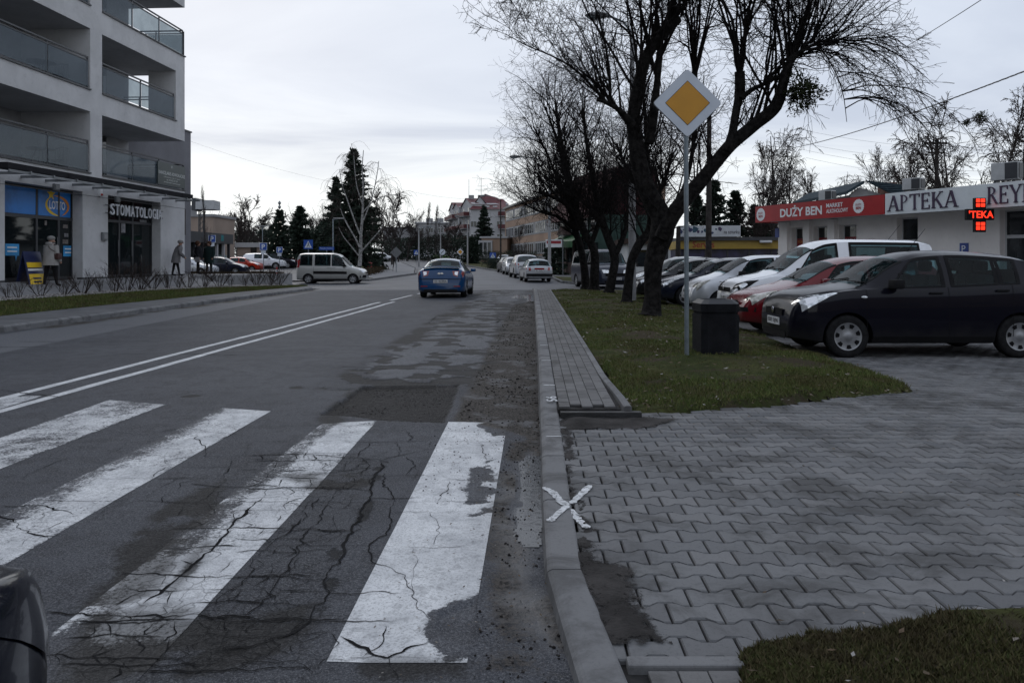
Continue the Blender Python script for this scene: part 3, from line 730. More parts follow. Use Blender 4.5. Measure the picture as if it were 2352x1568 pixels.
# ------------------------------------------------------------------ driveway of interlocking double-T blocks
VERGE_FRONT = [(0.90, 6.98), (1.20, 7.0), (1.51, 7.08), (2.49, 7.41), (3.44, 7.89), (4.17, 8.2)]
drive = sheet('driveway', [(0.30, 2.0), (6.5, 2.0), (30, 2.4), (30, 34.9), (5.2, 34.9), (4.3, 9.2), (4.25, 8.3), (3.44, 8.0), (0.9, 7.1), (0.40, 7.0)], 'joint_sand', 0.012)
sheet('parking_lot', [(8.6, 13.2), (30, 13.2), (30, 34.9), (5.2, 34.9), (4.5, 13.2)], 'far_paving', 0.030)
BL, BP, BA = 0.2, 0.14, 0.0155
def block_outline(g=0.0046):
    e, a, b = BL/2-g, BP/2+BA-g, BP/2-BA-g
    t = [(-e, a), (-0.068, a), (-0.032, b), (0.032, b), (0.068, a), (e, a)]
    return t + [(x, -y) for x, y in t[::-1]]
def block_tpl():
    o = block_outline(); n = len(o)
    def ins(p, d): return (p[0]-math.copysign(d, p[0]), p[1]-math.copysign(d, p[1]))
    V = [(*ins(p, 0.005), 0.0) for p in o] + [(*p, -0.006) for p in o] + [(*p, -0.02) for p in o]
    return np.array(V), n
TV, TN = block_tpl()
TF = [tuple(range(TN))[::-1]] + [(i, (i+1) % TN, TN+(i+1) % TN, TN+i) for i in range(TN)] + [(TN+i, TN+(i+1) % TN, 2*TN+(i+1) % TN, 2*TN+i) for i in range(TN)]
TF[0] = TF[0][::-1]
bme = bpy.data.meshes.new('paver'); bme.from_pydata([tuple(v) for v in TV], [], TF)
_bm = bmesh.new(); _bm.from_mesh(bme); bmesh.ops.recalc_face_normals(_bm, faces=_bm.faces)
for f in _bm.faces:
    if len(f.verts) == TN and f.normal.z < 0: bmesh.ops.reverse_faces(_bm, faces=_bm.faces); break
_bm.to_mesh(bme); _bm.free(); bme.materials.append(M['paver'])
ang = -0.024; ca, sa = math.cos(ang), math.sin(ang)
DIRTP = gp([(1322, 1262), (1380, 1285), (1440, 1310), (1465, 1350), (1455, 1400), (1410, 1440), (1370, 1470), (1345, 1400)], 0.03)
DIRTQ = gp([(1285, 955), (1420, 958), (1560, 962), (1500, 985), (1300, 990)], 0.03)
dirt_np = [DIRTP, DIRTQ]
vfx = [p[0] for p in VERGE_FRONT]; vfy = [p[1] for p in VERGE_FRONT]
cand = []
for r in range(-10, 90):
    for c in range(-4, 75):
        lx = 0.40 + c*BL + (r % 2)*BL/2; ly = 2.64 + r*BP
        X, Y = lx*ca - (ly-2.6)*sa, 2.6 + lx*sa + (ly-2.6)*ca
        if Y < 2.70 or X > 0.66*Y + 2.2: continue
        if X < kerb_x(Y)+0.155-0.05: continue
        far = np.interp(X, vfx, vfy) if X < 4.2 else 13.25
        if Y > far - 0.02: continue
        if X > 1.0 and Y < 2.80: continue      # under the near turf
        cand.append((X, Y, 0.034 + 0.006*(float(fbm(np.array([X]), np.array([Y]), 0.8, 3, 44)[0])-.5) + rnd.uniform(-0.002, 0.002), ang + rnd.uniform(-0.008, 0.008)))
cand.sort(key=lambda t: t[1] + (3.0 if abs(t[0]/t[1]) > 0.66 else 0))
for X, Y, z, a in cand[:300]:
    o = link('paver', bme, drive); o.location = (X, Y, z); o.rotation_euler = (rnd.uniform(-.006, .006), rnd.uniform(-.006, .006), a)
rest = np.array(cand[300:])
cs, sn = np.cos(rest[:, 3]), np.sin(rest[:, 3])
VX = TV[None, :, 0]*cs[:, None] - TV[None, :, 1]*sn[:, None] + rest[:, 0:1]; VY = TV[None, :, 0]*sn[:, None] + TV[None, :, 1]*cs[:, None] + rest[:, 1:2]
VZ = TV[None, :, 2] + rest[:, 2:3]
Vall = np.stack([VX, VY, VZ], -1).reshape(-1, 3)
quads = np.array([f for f in TF if len(f) == 4]); N = len(rest)
top = np.array([(0, 1, 10, 11), (1, 2, 9, 10), (2, 3, 8, 9), (3, 4, 7, 8), (4, 5, 6, 7)])
allq = np.concatenate([quads, top])
Qall = (allq[None] + (np.arange(N)*3*TN)[:, None, None]).reshape(-1, 4)
me = np_mesh('paver_field', Vall, Qall); me.materials.append(M['paver'])
bm_ = bmesh.new(); bm_.from_mesh(me); bmesh.ops.recalc_face_normals(bm_, faces=bm_.faces); bm_.to_mesh(me); bm_.free()
o = link('paver_field', me, drive); o['kind'] = 'stuff'
def rough_patch(name, poly, z, amp, m, parent, cell=0.03, kind=None):
    xs = [p[0] for p in poly]; ysd = [p[1] for p in poly]
    gx = np.arange(min(xs)-cell, max(xs)+2*cell, cell); gy = np.arange(min(ysd)-cell, max(ysd)+2*cell, cell)
    X, Y = np.meshgrid(gx, gy)
    sd = poly_sd(X + 0.1*(fbm(X, Y, 4, 3, 2)-.5), Y + 0.1*(fbm(X, Y, 4, 3, 4)-.5), poly)
    Z = z + amp*(fbm(X, Y, 6, 4, 8)-.5) + 0.012*np.clip(sd/0.15, -1.5, 1)
    i = np.arange(X.size).reshape(X.shape)
    Q = np.stack([i[:-1, :-1], i[:-1, 1:], i[1:, 1:], i[1:, :-1]], -1).reshape(-1, 4)
    keep = (sd[:-1, :-1].ravel() > -0.10)
    me = np_mesh(name, np.stack([X, Y, Z], -1).reshape(-1, 3), Q[keep])
    bmx = bmesh.new(); bmx.from_mesh(me); bmesh.ops.delete(bmx, geom=[v for v in bmx.verts if not v.link_faces], context='VERTS'); bmx.to_mesh(me); bmx.free()
    me.polygons.foreach_set('use_smooth', [True]*len(me.polygons)); me.materials.append(M[m])
    cov = np.clip(sd/0.16+0.45, 0, 1).ravel()
    if len(me.vertices) != len(cov): kt = cKeep(X, Y, Z, me); cov = cov[kt]
    at = me.attributes.new('cover', 'FLOAT', 'POINT'); at.data.foreach_set('value', cov.astype(np.float32))
    o = link(name, me, parent)
    if kind: o['kind'] = kind
    return o
def cKeep(X, Y, Z, me):
    co = np.empty(len(me.vertices)*3, np.float32); me.vertices.foreach_get('co', co); co = co.reshape(-1, 3); x0, y0 = X[0, 0], Y[0, 0]; c = X[0, 1]-X[0, 0]
    return (np.rint((co[:, 1]-y0)/c)*X.shape[1]+np.rint((co[:, 0]-x0)/c)).astype(int)
def soil_edge(m):
    nt = m.node_tree; k = NT(nt); b = [n for n in nt.nodes if n.type == 'BSDF_PRINCIPLED'][0]; out = [n for n in nt.nodes if n.type == 'OUTPUT_MATERIAL'][0]
    co = k.n('ShaderNodeNewGeometry').outputs['Position']; mx = k.n('ShaderNodeMixShader'); tr = k.n('ShaderNodeBsdfTransparent'); a = k.n('ShaderNodeAttribute', attribute_name='cover').outputs['Fac']
    f = k.ramp(k.m('ADD', a, k.m('ADD', k.m('MULTIPLY', k.m('SUBTRACT', k.noise(45, 5, .8, 0, co), .5), 1.6), k.m('MULTIPLY', k.m('SUBTRACT', k.noise(7, 4, .6, .4, co), .5), 1.2))), .35, .65)
    nt.links.new(f, mx.inputs[0]); nt.links.new(tr.outputs[0], mx.inputs[1]); nt.links.new(b.outputs[0], mx.inputs[2]); nt.links.new(mx.outputs[0], out.inputs[0])
M['loose_soil'] = M['soil'].copy(); M['loose_soil'].name = 'loose_soil'; soil_edge(M['loose_soil'])
for dp in dirt_np: rough_patch('soil_patch', dp, 0.038, 0.022, 'loose_soil', drive, 0.02)
rough_patch('soil_patch', [(kerb_x(y)+0.155 + a, y) for y, a in [(2.8, 0), (3.4, 0), (4.2, 0), (5.2, 0), (6.9, 0), (6.9, .09), (5.2, .05), (4.2, .04), (3.4, .12), (2.8, .2)]], 0.036, 0.02, 'loose_soil', drive, 0.02)
# the cross continues on the blocks
stroke(gp([(1356, 1110), (1338, 1128), (1312, 1152)], zx), 0.042, 0.042, 'paint_cross', drive)
stroke(gp([(1310, 1165), (1330, 1190), (1350, 1208)], zx), 0.042, 0.042, 'paint_cross', drive)

# ------------------------------------------------------------------ narrow pavement of bricks beside the kerb
pave = sheet('pavement', [(kerb_x(6.85)+.15, 6.85), (kerb_x(6.85)+.70, 6.85), (kerb_x(12)+.70, 12), (kerb_x(34.4)+.66, 34.4), (kerb_x(34.4)+.15, 34.4), (kerb_x(12)+.15, 12)], 'joint_sand', 0.095, thick=0.11)
bk = MB().bbox(-0.0475, 0.0475, -0.0975, 0.0975, -0.02, 0.0, 0.004).mesh('pavement_brick'); bk.materials.append(M['pavement_brick'])
bv = np.array([v.co[:] for v in bk.vertices])
bricks = []
for r in range(0, 134):
    for c in range(5):
        Y = 6.98 + r*0.2 + (0.1 if c % 2 else 0) + rnd.uniform(-.004, .004)
        if Y > 34.2: continue
        bricks.append((kerb_x(Y)+0.155+0.055+c*0.1, Y, 0.118 + rnd.uniform(-.0015, .0015) + 0.006*(fbm(np.array([c*.1]), np.array([Y]), .7, 2, 3)[0]-.5), -0.028+rnd.uniform(-.01, .01)))
bricks.sort(key=lambda t: t[1])
for X, Y, z, a in bricks[:300]:
    o = link('pavement_brick', bk, pave); o.location = (X, Y, z); o.rotation_euler = (rnd.uniform(-.008, .008), rnd.uniform(-.008, .008), a)
mb = MB()
for X, Y, z, a in bricks[300:]:
    q = len(mb.v); mb.box(-0.0475, 0.0475, -0.0975, 0.0975, -0.02, 0.0); mb.xf(Matrix.Translation((X, Y, z)) @ Matrix.Rotation(a, 4, 'Z'), q)
o = mb.obj('brick_field', M['pavement_brick'], pave); o['kind'] = 'stuff'
def border_x(Y): return kerb_x(Y) + 0.155 + 0.512 + 0.06*float(sstep(np.array(Y), 9, 6.9))
stone_run('border_stone', pave, 6.85, 34.4, border_x, 0.07, lambda y: 0.125, chamfer=0.008)
# near-black box for the dark gap at the step ending the raised pavement
mb = MB(); mb.box(kerb_x(6.8)+.17, 1.12, 6.76, 6.84, -0.02, 0.085)
mb.obj('step_face', mat('step_dark', (0.020, 0.020, 0.021), 0.5, var=0.4, bump=0.4), pave)

# ------------------------------------------------------------------ grass verge and turf
def in_poly(X, Y, poly): return poly_sd(X, Y, poly) > 0
def turf_patch(name, poly, zf, cell, dens, hmin, hmax, seed, label_kind='stuff', edge=0.05, warp=(.25, 1.6), bm='grass_blade'):
    """uneven turf with blades standing on it; poly in plan"""
    xs = [p[0] for p in poly]; yy = [p[1] for p in poly]
    gx = np.arange(min(xs)-cell, max(xs)+cell, cell); gy = np.arange(min(yy)-cell, max(yy)+cell, cell)
    X, Y = np.meshgrid(gx, gy)
    sd = poly_sd(X + warp[0]*(fbm(X, Y, warp[1], 4, seed)-.5), Y + warp[0]*(fbm(X, Y, warp[1], 4, seed+3)-.5), poly)
    Z = zf(X, Y) + 0.06*(fbm(X, Y, 2.2, 4, seed+5)-.5) - 0.11*sstep(sd, edge, -edge*1.5)
    i = np.arange(X.size).reshape(X.shape)
    Q = np.stack([i[:-1, :-1], i[:-1, 1:], i[1:, 1:], i[1:, :-1]], -1).reshape(-1, 4)
    keep = sd[:-1, :-1].ravel() > -edge*1.4
    me = np_mesh(name, np.stack([X, Y, Z], -1).reshape(-1, 3), Q[keep])
    bmx = bmesh.new(); bmx.from_mesh(me); bmesh.ops.delete(bmx, geom=[v for v in bmx.verts if not v.link_faces], context='VERTS'); bmx.to_mesh(me); bmx.free()
    me.polygons.foreach_set('use_smooth', [True]*len(me.polygons)); me.materials.append(M['turf'])
    base = link(name, me); base['kind'] = 'structure'
    g = np.random.default_rng(seed)
    n = int((max(xs)-min(xs))*(max(yy)-min(yy))*dens(min(yy)))
    px = g.uniform(min(xs), max(xs), n); py = g.uniform(min(yy), max(yy), n)
    acc = g.uniform(0, 1, n) < dens(py)/dens(min(yy))
    px, py = px[acc], py[acc]
    sdp = poly_sd(px + warp[0]*(fbm(px, py, warp[1], 4, seed)-.5), py + warp[0]*(fbm(px, py, warp[1], 4, seed+3)-.5), poly)
    bald = fbm(px, py, 0.9, 3, seed+8)
    acc = (sdp > 0.0) & (g.uniform(0, 1, len(px)) < 1.2-1.15*sstep(bald, 0.44, 0.60))
    px, py, sdp = px[acc], py[acc], sdp[acc]
    pz = zf(px, py) + 0.06*(fbm(px, py, 2.2, 4, seed+5)-.5) - 0.11*sstep(sdp, edge, -edge*1.5) - 0.004
    n = len(px); a = g.uniform(0, 2*np.pi, n); sc = np.maximum(1.0, py/9.0)
    hh = g.uniform(hmin, hmax, n)*(0.6+0.8*fbm(px, py, 1.3, 3, seed+9)); w = g.uniform(0.0025, 0.0055, n)*sc
    lean = g.uniform(0.2, 1.1, n)*hh; la = g.uniform(0, 2*np.pi, n)
    b0 = np.stack([px-np.cos(a)*w, py-np.sin(a)*w, pz], -1); b1 = np.stack([px+np.cos(a)*w, py+np.sin(a)*w, pz], -1)
    tp = np.stack([px+np.cos(la)*lean, py+np.sin(la)*lean, pz+hh], -1)
    V = np.stack([b0, b1, tp], 1).reshape(-1, 3); T = np.arange(3*n).reshape(n, 3)
    me = np_mesh('grass', V, T); me.materials.append(M[bm])
    o = link('grass', me, base); o['kind'] = 'stuff'
    return base
def verge_z(X, Y): return 0.085 + 0.05*sstep(np.asarray(X, float), 1.2, 2.4)*sstep(np.asarray(X, float), 4.4, 3.4) - 0.03*sstep(np.asarray(Y, float), 8.6, 7.0)
VERGE = [(border_x(7.05)+.08, 6.95)] + VERGE_FRONT[1:] + [(4.30, 9.0), (4.35, 13), (4.7, 20), (5.2, 34.2), (border_x(34.2)+.08, 34.2), (border_x(20)+.08, 20), (border_x(10)+.08, 10)]
verge = turf_patch('grass_verge', VERGE, verge_z, 0.07, lambda y: 5200/np.maximum(1, (np.asarray(y, float)/7.0))**1.9, 0.018, 0.05, 21)
NEAR = [(0.74, 2.30), (0.76, 2.55), (0.80, 2.72), (0.95, 2.90), (1.15, 2.98), (1.6, 2.96), (2.1, 2.93), (3.6, 2.86), (3.6, 1.0), (0.9, 1.0)]
near_turf = turf_patch('grass_plot', NEAR, lambda X, Y: 0.052 + 0.03*sstep(np.asarray(X, float), .9, 1.8), 0.03, lambda y: 26000 + 0*np.asarray(y, float), 0.008, 0.026, 33, warp=(.42, 3.2), bm='moss_blade')
# border stone and a few bricks of the next pavement at the picture's foot
bs = MB(); bs.bbox(0.39, 0.84, 2.625, 2.69, -0.02, 0.044, 0.008); bs.obj('border_stone', M['kerb_stone'], drive)
for i in range(3):
    for j in range(3):
        o = link('pavement_brick', bk, drive); o.location = (0.50+i*0.1, 2.51-j*0.2, 0.034+rnd.uniform(-.003, .003)); o.rotation_euler = (0, 0, rnd.uniform(-.02, .02))
# litter: fallen leaves and scraps, beyond counting
def litter(name, n, region, zf, smin, smax, seed, m='fallen_leaf'):
    g = np.random.default_rng(seed)
    xs = [p[0] for p in region]; yy = [p[1] for p in region]
    px = g.uniform(min(xs), max(xs), n*3); py = g.uniform(min(yy), max(yy), n*3)
    k = in_poly(px, py, region); px, py = px[k][:n], py[k][:n]; n = len(px)
    s = g.uniform(smin, smax, n); a = g.uniform(0, 6.28, n); pz = zf(px, py) + g.uniform(0.003, 0.02, n)
    c, sn = np.cos(a), np.sin(a); V = []
    for ux, uy, dz in ((-1, 0, 0.0), (0, -.5, 0.006), (1, 0, 0.012), (0, .5, 0.004)):
        V.append(np.stack([px + s*(ux*c-uy*sn), py + s*(ux*sn+uy*c), pz + dz*s/0.03*g.uniform(0, 1.5, n)], -1))
    V = np.stack(V, 1).reshape(-1, 3); me = np_mesh(name, V, np.arange(4*n).reshape(n, 4)); me.materials.append(M[m])
    o = link(name, me); o['kind'] = 'stuff'; o['label'] = 'scattered fallen leaves and small scraps'
    return o
litter('fallen_leaves', 1300, VERGE, lambda X, Y: verge_z(X, Y)+0.018, 0.014, 0.042, 5)
litter('fallen_leaves', 240, [(0.7, 6.7), (4.2, 7.8), (4.2, 8.6), (0.9, 7.5)], lambda X, Y: 0.075+0*X, 0.008, 0.028, 6)
litter('fallen_leaves', 60, [(0.5, 3.0), (3.5, 3.0), (6, 8), (0.9, 6.5)], lambda X, Y: 0.036+0*X, 0.006, 0.018, 8)
litter('road_grit', 500, [(-0.55, 2.6), (0.16, 2.6), (0.30, 10), (-0.5, 10), (-0.45, 6.5)], lambda X, Y: road_fields(X, Y)[0], 0.003, 0.011, 9)
litter('fallen_leaves', 110, NEAR, lambda X, Y: 0.085+0*X, 0.008, 0.022, 12)

# loose clods and crumbs of broken asphalt along the gutter
def clods(name, n, region, smin, smax, seed, m):
    g = np.random.default_rng(seed); xs = [p[0] for p in region]; yy = [p[1] for p in region]
    X = g.uniform(min(xs), max(xs), n*4); Y = g.uniform(min(yy), max(yy), n*4); k = in_poly(X, Y, region) & (fbm(X, Y, 2.2, 3, seed) > .42); X, Y = X[k][:n], Y[k][:n]; n = len(X)
    Z = road_fields(X, Y)[0]; s = smin+(smax-smin)*g.uniform(0, 1, n)**3; d = np.array([(1, 0, 0), (0, 1, 0), (-1, 0, 0), (0, -1, 0), (0, 0, .8), (0, 0, -.4)], float)
    D = d[None]*s[:, None, None]*g.uniform(.6, 1.2, (n, 6, 1)); a = g.uniform(0, 6.28, n); c, sn = np.cos(a)[:, None], np.sin(a)[:, None]
    V = np.stack([X[:, None]+D[..., 0]*c-D[..., 1]*sn, Y[:, None]+D[..., 0]*sn+D[..., 1]*c, Z[:, None]+D[..., 2]+.002], -1)
    tri = np.array([(0, 1, 4), (1, 2, 4), (2, 3, 4), (3, 0, 4), (1, 0, 5), (2, 1, 5), (3, 2, 5), (0, 3, 5)])
    me = np_mesh(name, V.reshape(-1, 3), (tri[None]+(np.arange(n)*6)[:, None, None]).reshape(-1, 3)); me.materials.append(M[m]); o = link(name, me); o['kind'] = 'stuff'; o['label'] = 'crumbs of broken asphalt and clods along the gutter'
island_mat('clod', [(0.012, 0.011, 0.011), (0.035, 0.031, 0.029), (0.020, 0.018, 0.017), (0.075, 0.07, 0.066)], .95, None, 3, 40, 0)
clods('asphalt_crumbs', 2600, MUD, .003, .018, 3, 'clod')
clods('asphalt_crumbs', 420, MUD2, .003, .011, 5, 'clod')
clods('asphalt_crumbs', 900, DARK_PATCH, .003, .009, 7, 'clod')
clods('asphalt_crumbs', 260, gp([(980, 985), (1165, 972), (1130, 1150), (960, 1200)]), .003, .010, 9, 'clod')

# cracks: jagged dark fissures laid over asphalt and paint alike
mat('crack_dark', (0.011, 0.011, 0.012), 0.95, var=.3)
def crack_ribbons(lines, seed):
    g = random.Random(seed); segs = []
    for pts, w in lines:
        L = sum(math.dist(a, b) for a, b in zip(pts[:-1], pts[1:])); n = max(4, int(L/0.014)); out = []
        cum = [0.0]
        for a, b in zip(pts[:-1], pts[1:]): cum.append(cum[-1]+math.dist(a, b))
        t = np.linspace(0, L, n); x = np.interp(t, cum, [p[0] for p in pts]); y = np.interp(t, cum, [p[1] for p in pts])
        ph = g.uniform(0, 900); env = np.minimum(1, np.minimum(t, L-t)/.12+.15)
        x = x + env*(.07*(fbm(t+ph, t*0, 5, 2, 1)-.5) + .028*(vnoise(t+ph, t*0, 24, 2)-.5)); y = y + env*(.07*(fbm(t+ph, t*0+7, 5, 2, 3)-.5) + .028*(vnoise(t+ph, t*0+3, 24, 4)-.5))
        ww = w*(.25+1.3*vnoise(t+ph, t*0, 7, 5)**1.3)*np.clip(np.minimum(t, L-t)/.06, .12, 1)*(.7+.6*vnoise(t+ph, t*0, 60, 6))
        dx, dy = np.gradient(x), np.gradient(y); l = np.hypot(dx, dy)+1e-9
        segs.append((x-dy/l*ww/2, y+dx/l*ww/2, x+dy/l*ww/2, y-dx/l*ww/2))
    ax = np.concatenate([q[0] for q in segs]); ay = np.concatenate([q[1] for q in segs]); bx = np.concatenate([q[2] for q in segs]); by = np.concatenate([q[3] for q in segs])
    z = road_fields((ax+bx)/2, (ay+by)/2)[0] + 0.0045
    V = np.stack([np.stack([ax, ay, z], -1), np.stack([bx, by, z], -1)], 1).reshape(-1, 3); Q = []; o = 0
    for q in segs:
        n = len(q[0]); i = np.arange(n-1)*2+o; Q.append(np.stack([i, i+1, i+3, i+2], -1)); o += 2*n
    me = np_mesh('asphalt_cracks', V, np.concatenate(Q)); me.materials.append(M['crack_dark']); ob = link('asphalt_cracks', me, road); ob['kind'] = 'stuff'
def crack_net(poly, y0, y1, sy, sx, w, seed, cover=.85):
    g = random.Random(seed); rows = []; out = []; y = y0
    xs = np.linspace(min(p[0] for p in poly), max(p[0] for p in poly), 120)
    while y < y1:
        ins = xs[poly_sd(xs, np.full(xs.shape, y), poly) > 0]
        if len(ins) > 3:
            a, b = ins[0]+g.uniform(-.1, .15), ins[-1]+g.uniform(-.15, .1); tl = g.uniform(-.08, .08); rows.append((y, a, b, tl)); x = a
            while x < b-.1:
                e = min(b, x+g.uniform(.3, 1.1))
                if g.random() < cover: out.append(([(x, y+tl*(x-a)), ((x+e)/2, y+tl*((x+e)/2-a)+g.uniform(-.03, .03)), (e, y+tl*(e-a))], w*g.uniform(.5, 1.3)))
                x = e
        y += g.uniform(*sy)*(.7+.1*y)
    for (ya, a0, a1, t0), (yb, b0, b1, t1) in zip(rows[:-1], rows[1:]):
        x = max(a0, b0)+g.uniform(0, .2)
        while x < min(a1, b1):
            out.append(([(x, ya+t0*(x-a0)), (x+g.uniform(-.07, .07), (ya+yb)/2), (x+g.uniform(-.08, .08), yb+t1*(x-b0))], w*g.uniform(.5, 1.2))); x += g.uniform(*sx)
    return out
lines = [(p, w*.75) for p, w in CRACKS]
lines += crack_net(ALLI, 2.45, 6.1, (.11, .19), (.12, .30), .0075, 5)
lines += crack_net(gp([(100, 1400), (760, 1400), (860, 1568), (60, 1568)]), 2.35, 3.25, (.10, .15), (.07, .16), .007, 9)
lines += crack_net(gp([(0, 1010), (560, 930), (1150, 985), (1100, 1380), (760, 1500), (0, 1300)]), 3.0, 7.0, (.28, .5), (.3, .8), .0035, 21, .55)
lines += crack_net(gp([(330, 1060), (620, 1040), (560, 1140), (300, 1300)]), 3.4, 5.6, (.2, .4), (.4, .9), .006, 12, .6)
lines += crack_net(gp([(760, 1000), (1010, 985), (960, 1150), (860, 1150)]), 4.6, 6.4, (.3, .5), (.3, .7), .006, 14, .7)
lines += crack_net(gp([(820, 1420), (1010, 1420), (1010, 1568), (780, 1568)]), 2.3, 3.0, (.2, .3), (.25, .5), .006, 16, .6)
for k_ in range(14):
    xx = rnd.uniform(-9, -.5); yy_ = rnd.uniform(8, 26); lines.append(([(xx, yy_), (xx+rnd.uniform(.3, .8), yy_+rnd.uniform(-.2, .2)), (xx+rnd.uniform(1, 2.4), yy_+rnd.uniform(-.4, .4))], .02))
crack_ribbons(lines, 3)

# shallow water standing in the gutter, its shore drawn by the uneven asphalt
mat('gutter_water', (0.012, 0.014, 0.018), 0.06, var=.2, scale=5, spec=.5, bump=.06, bscale=22)
def puddle(name, poly, q):
    xs = np.linspace(min(p[0] for p in poly), max(p[0] for p in poly), 40); ys_ = np.linspace(min(p[1] for p in poly), max(p[1] for p in poly), 60); X, Y = np.meshgrid(xs, ys_)
    h = road_fields(X, Y)[0]; ins = poly_sd(X + .1*(fbm(X, Y, 4, 3, 6)-.5), Y + .3*(fbm(X, Y, 3, 3, 8)-.5), poly) > 0; z = float(np.quantile(h[ins], q))
    i = np.arange(X.size).reshape(X.shape); Q = np.stack([i[:-1, :-1], i[:-1, 1:], i[1:, 1:], i[1:, :-1]], -1).reshape(-1, 4); Q = Q[ins[:-1, :-1].ravel()]
    me = np_mesh(name, np.stack([X, Y, np.full(X.shape, z)], -1).reshape(-1, 3), Q); bmx = bmesh.new(); bmx.from_mesh(me); bmesh.ops.delete(bmx, geom=[v for v in bmx.verts if not v.link_faces], context='VERTS'); bmx.to_mesh(me); bmx.free()
    me.materials.append(M['gutter_water']); o = link(name, me, road); return o
puddle('puddle', gp([(1168, 1050), (1246, 1040), (1247, 1245), (1200, 1255), (1160, 1190), (1180, 1120)]), .78)
puddle('puddle', gp([(1180, 678), (1226, 677), (1227, 692), (1190, 692)]), .7)
# ------------------------------------------------------------------ left side: kerb, pavement, grass bank, gravel bed, terrace
left_kerb = MB().box(-10.3, -10.26, -5, 36, -0.08, -0.05).obj('left_kerb', M['joint_sand']); left_kerb['kind'] = 'structure'
stone_run('kerb_stone', left_kerb, 8.0, 36.4, lkerb_x, 0.15, lambda y: 0.13, side=-1)
def polyline_x(pts): return lambda Y: tuple(float(np.interp(Y, [p[0] for p in pts], [p[i] for p in pts])) for i in (1, 2))
L1_ = polyline_x([(-5, -11.7, .13), (17.6, -11.6, .13), (22.4, -11.45, .13), (27.2, -11.05, .13), (31.75, -10.75, .13), (36.9, -10.05, .13), (38.6, -10.0, .13)])
L2_ = polyline_x([(-5, -13.1, .35), (19.9, -13.0, .35), (27, -12.65, .33), (32, -12.0, .28), (37, -10.7, .17), (38.6, -10.3, .14)])
L3_ = polyline_x([(-5, -13.6, .42), (20.5, -13.45, .42), (27, -13.15, .40), (33, -12.6, .33), (38, -11.0, .22), (38.6, -10.8, .2)])
def fac_x(Y): return -14.2 + 0.06*(Y-34)
def loft_strip(name, fa, fb, y0, y1, m, n=80, nb=4, parent=None, kind='structure', dz=0.0, bump=0.0):
    R = []
    for i in range(n+1):
        Y = y0+(y1-y0)*i/n; a, b = fa(Y), fb(Y)
        R.append([(a[0]+(b[0]-a[0])*j/nb, Y, a[1]+(b[1]-a[1])*j/nb + dz + (rnd.uniform(-bump, bump) if 0 < j < nb else 0)) for j in range(nb+1)])
    o = MB().grid(R).obj(name, M[m], parent, smooth=True)
    if kind: o['kind'] = kind
    return o
loft_strip('left_pavement', lambda Y: (lkerb_x(min(Y, 36.4))-0.15, .128), L1_, -5, 38.4, 'grey_paving')
bank = loft_strip('grass_bank', L1_, L2_, -5, 38.4, 'turf', 160, 8, bump=0.012)
gravel_bed = loft_strip('gravel_bed', L2_, L3_, -5, 38.4, 'soil', 80, 2)
loft_strip('terrace_ramp', L3_, lambda Y: (fac_x(Y)+0.02, .745), -5, 34.2, 'light_paving', 60, 3)
def scatter_strip(name, fa, fb, y0, y1, n, smin, smax, m, seed, parent, blade=False):
    g = np.random.default_rng(seed); Y = g.uniform(y0, y1, n); t = g.uniform(0, 1, n)
    A = np.array([fa(y) for y in Y]); B = np.array([fb(y) for y in Y])
    X = A[:, 0]+(B[:, 0]-A[:, 0])*t; Z = A[:, 1]+(B[:, 1]-A[:, 1])*t
    s = g.uniform(smin, smax, n); a = g.uniform(0, 6.28, n)
    if blade:
        w = 0.010; V = np.stack([np.stack([X-np.cos(a)*w, Y-np.sin(a)*w, Z-.005], -1), np.stack([X+np.cos(a)*w, Y+np.sin(a)*w, Z-.005], -1), np.stack([X+np.sin(a)*s*.5, Y+np.cos(a)*s*.5, Z+s], -1)], 1)
        me = np_mesh(name, V.reshape(-1, 3), np.arange(3*n).reshape(n, 3))
    else:                                   # small stones: squashed octahedra
        d = np.array([(1, 0, 0), (0, 1, 0), (-1, 0, 0), (0, -1, 0), (0, 0, .7), (0, 0, -.3)], float)
        D = d[None]*s[:, None, None]*g.uniform(.6, 1.2, (n, 6, 1))
        c, sn = np.cos(a)[:, None], np.sin(a)[:, None]
        V = np.stack([X[:, None]+D[..., 0]*c-D[..., 1]*sn, Y[:, None]+D[..., 0]*sn+D[..., 1]*c, Z[:, None]+D[..., 2]+.01], -1)
        tri = np.array([(0, 1, 4), (1, 2, 4), (2, 3, 4), (3, 0, 4), (1, 0, 5), (2, 1, 5), (3, 2, 5), (0, 3, 5)])
        me = np_mesh(name, V.reshape(-1, 3), (tri[None]+(np.arange(n)*6)[:, None, None]).reshape(-1, 3))
    me.materials.append(M[m]); o = link(name, me, parent); o['kind'] = 'stuff'
    return o
scatter_strip('grass', L1_, L2_, 15, 38.4, 26000, 0.03, 0.075, 'grass_blade', 4, bank, True)
scatter_strip('white_gravel', L2_, L3_, 15, 37.8, 5200, 0.015, 0.04, 'white_gravel', 5, gravel_bed)
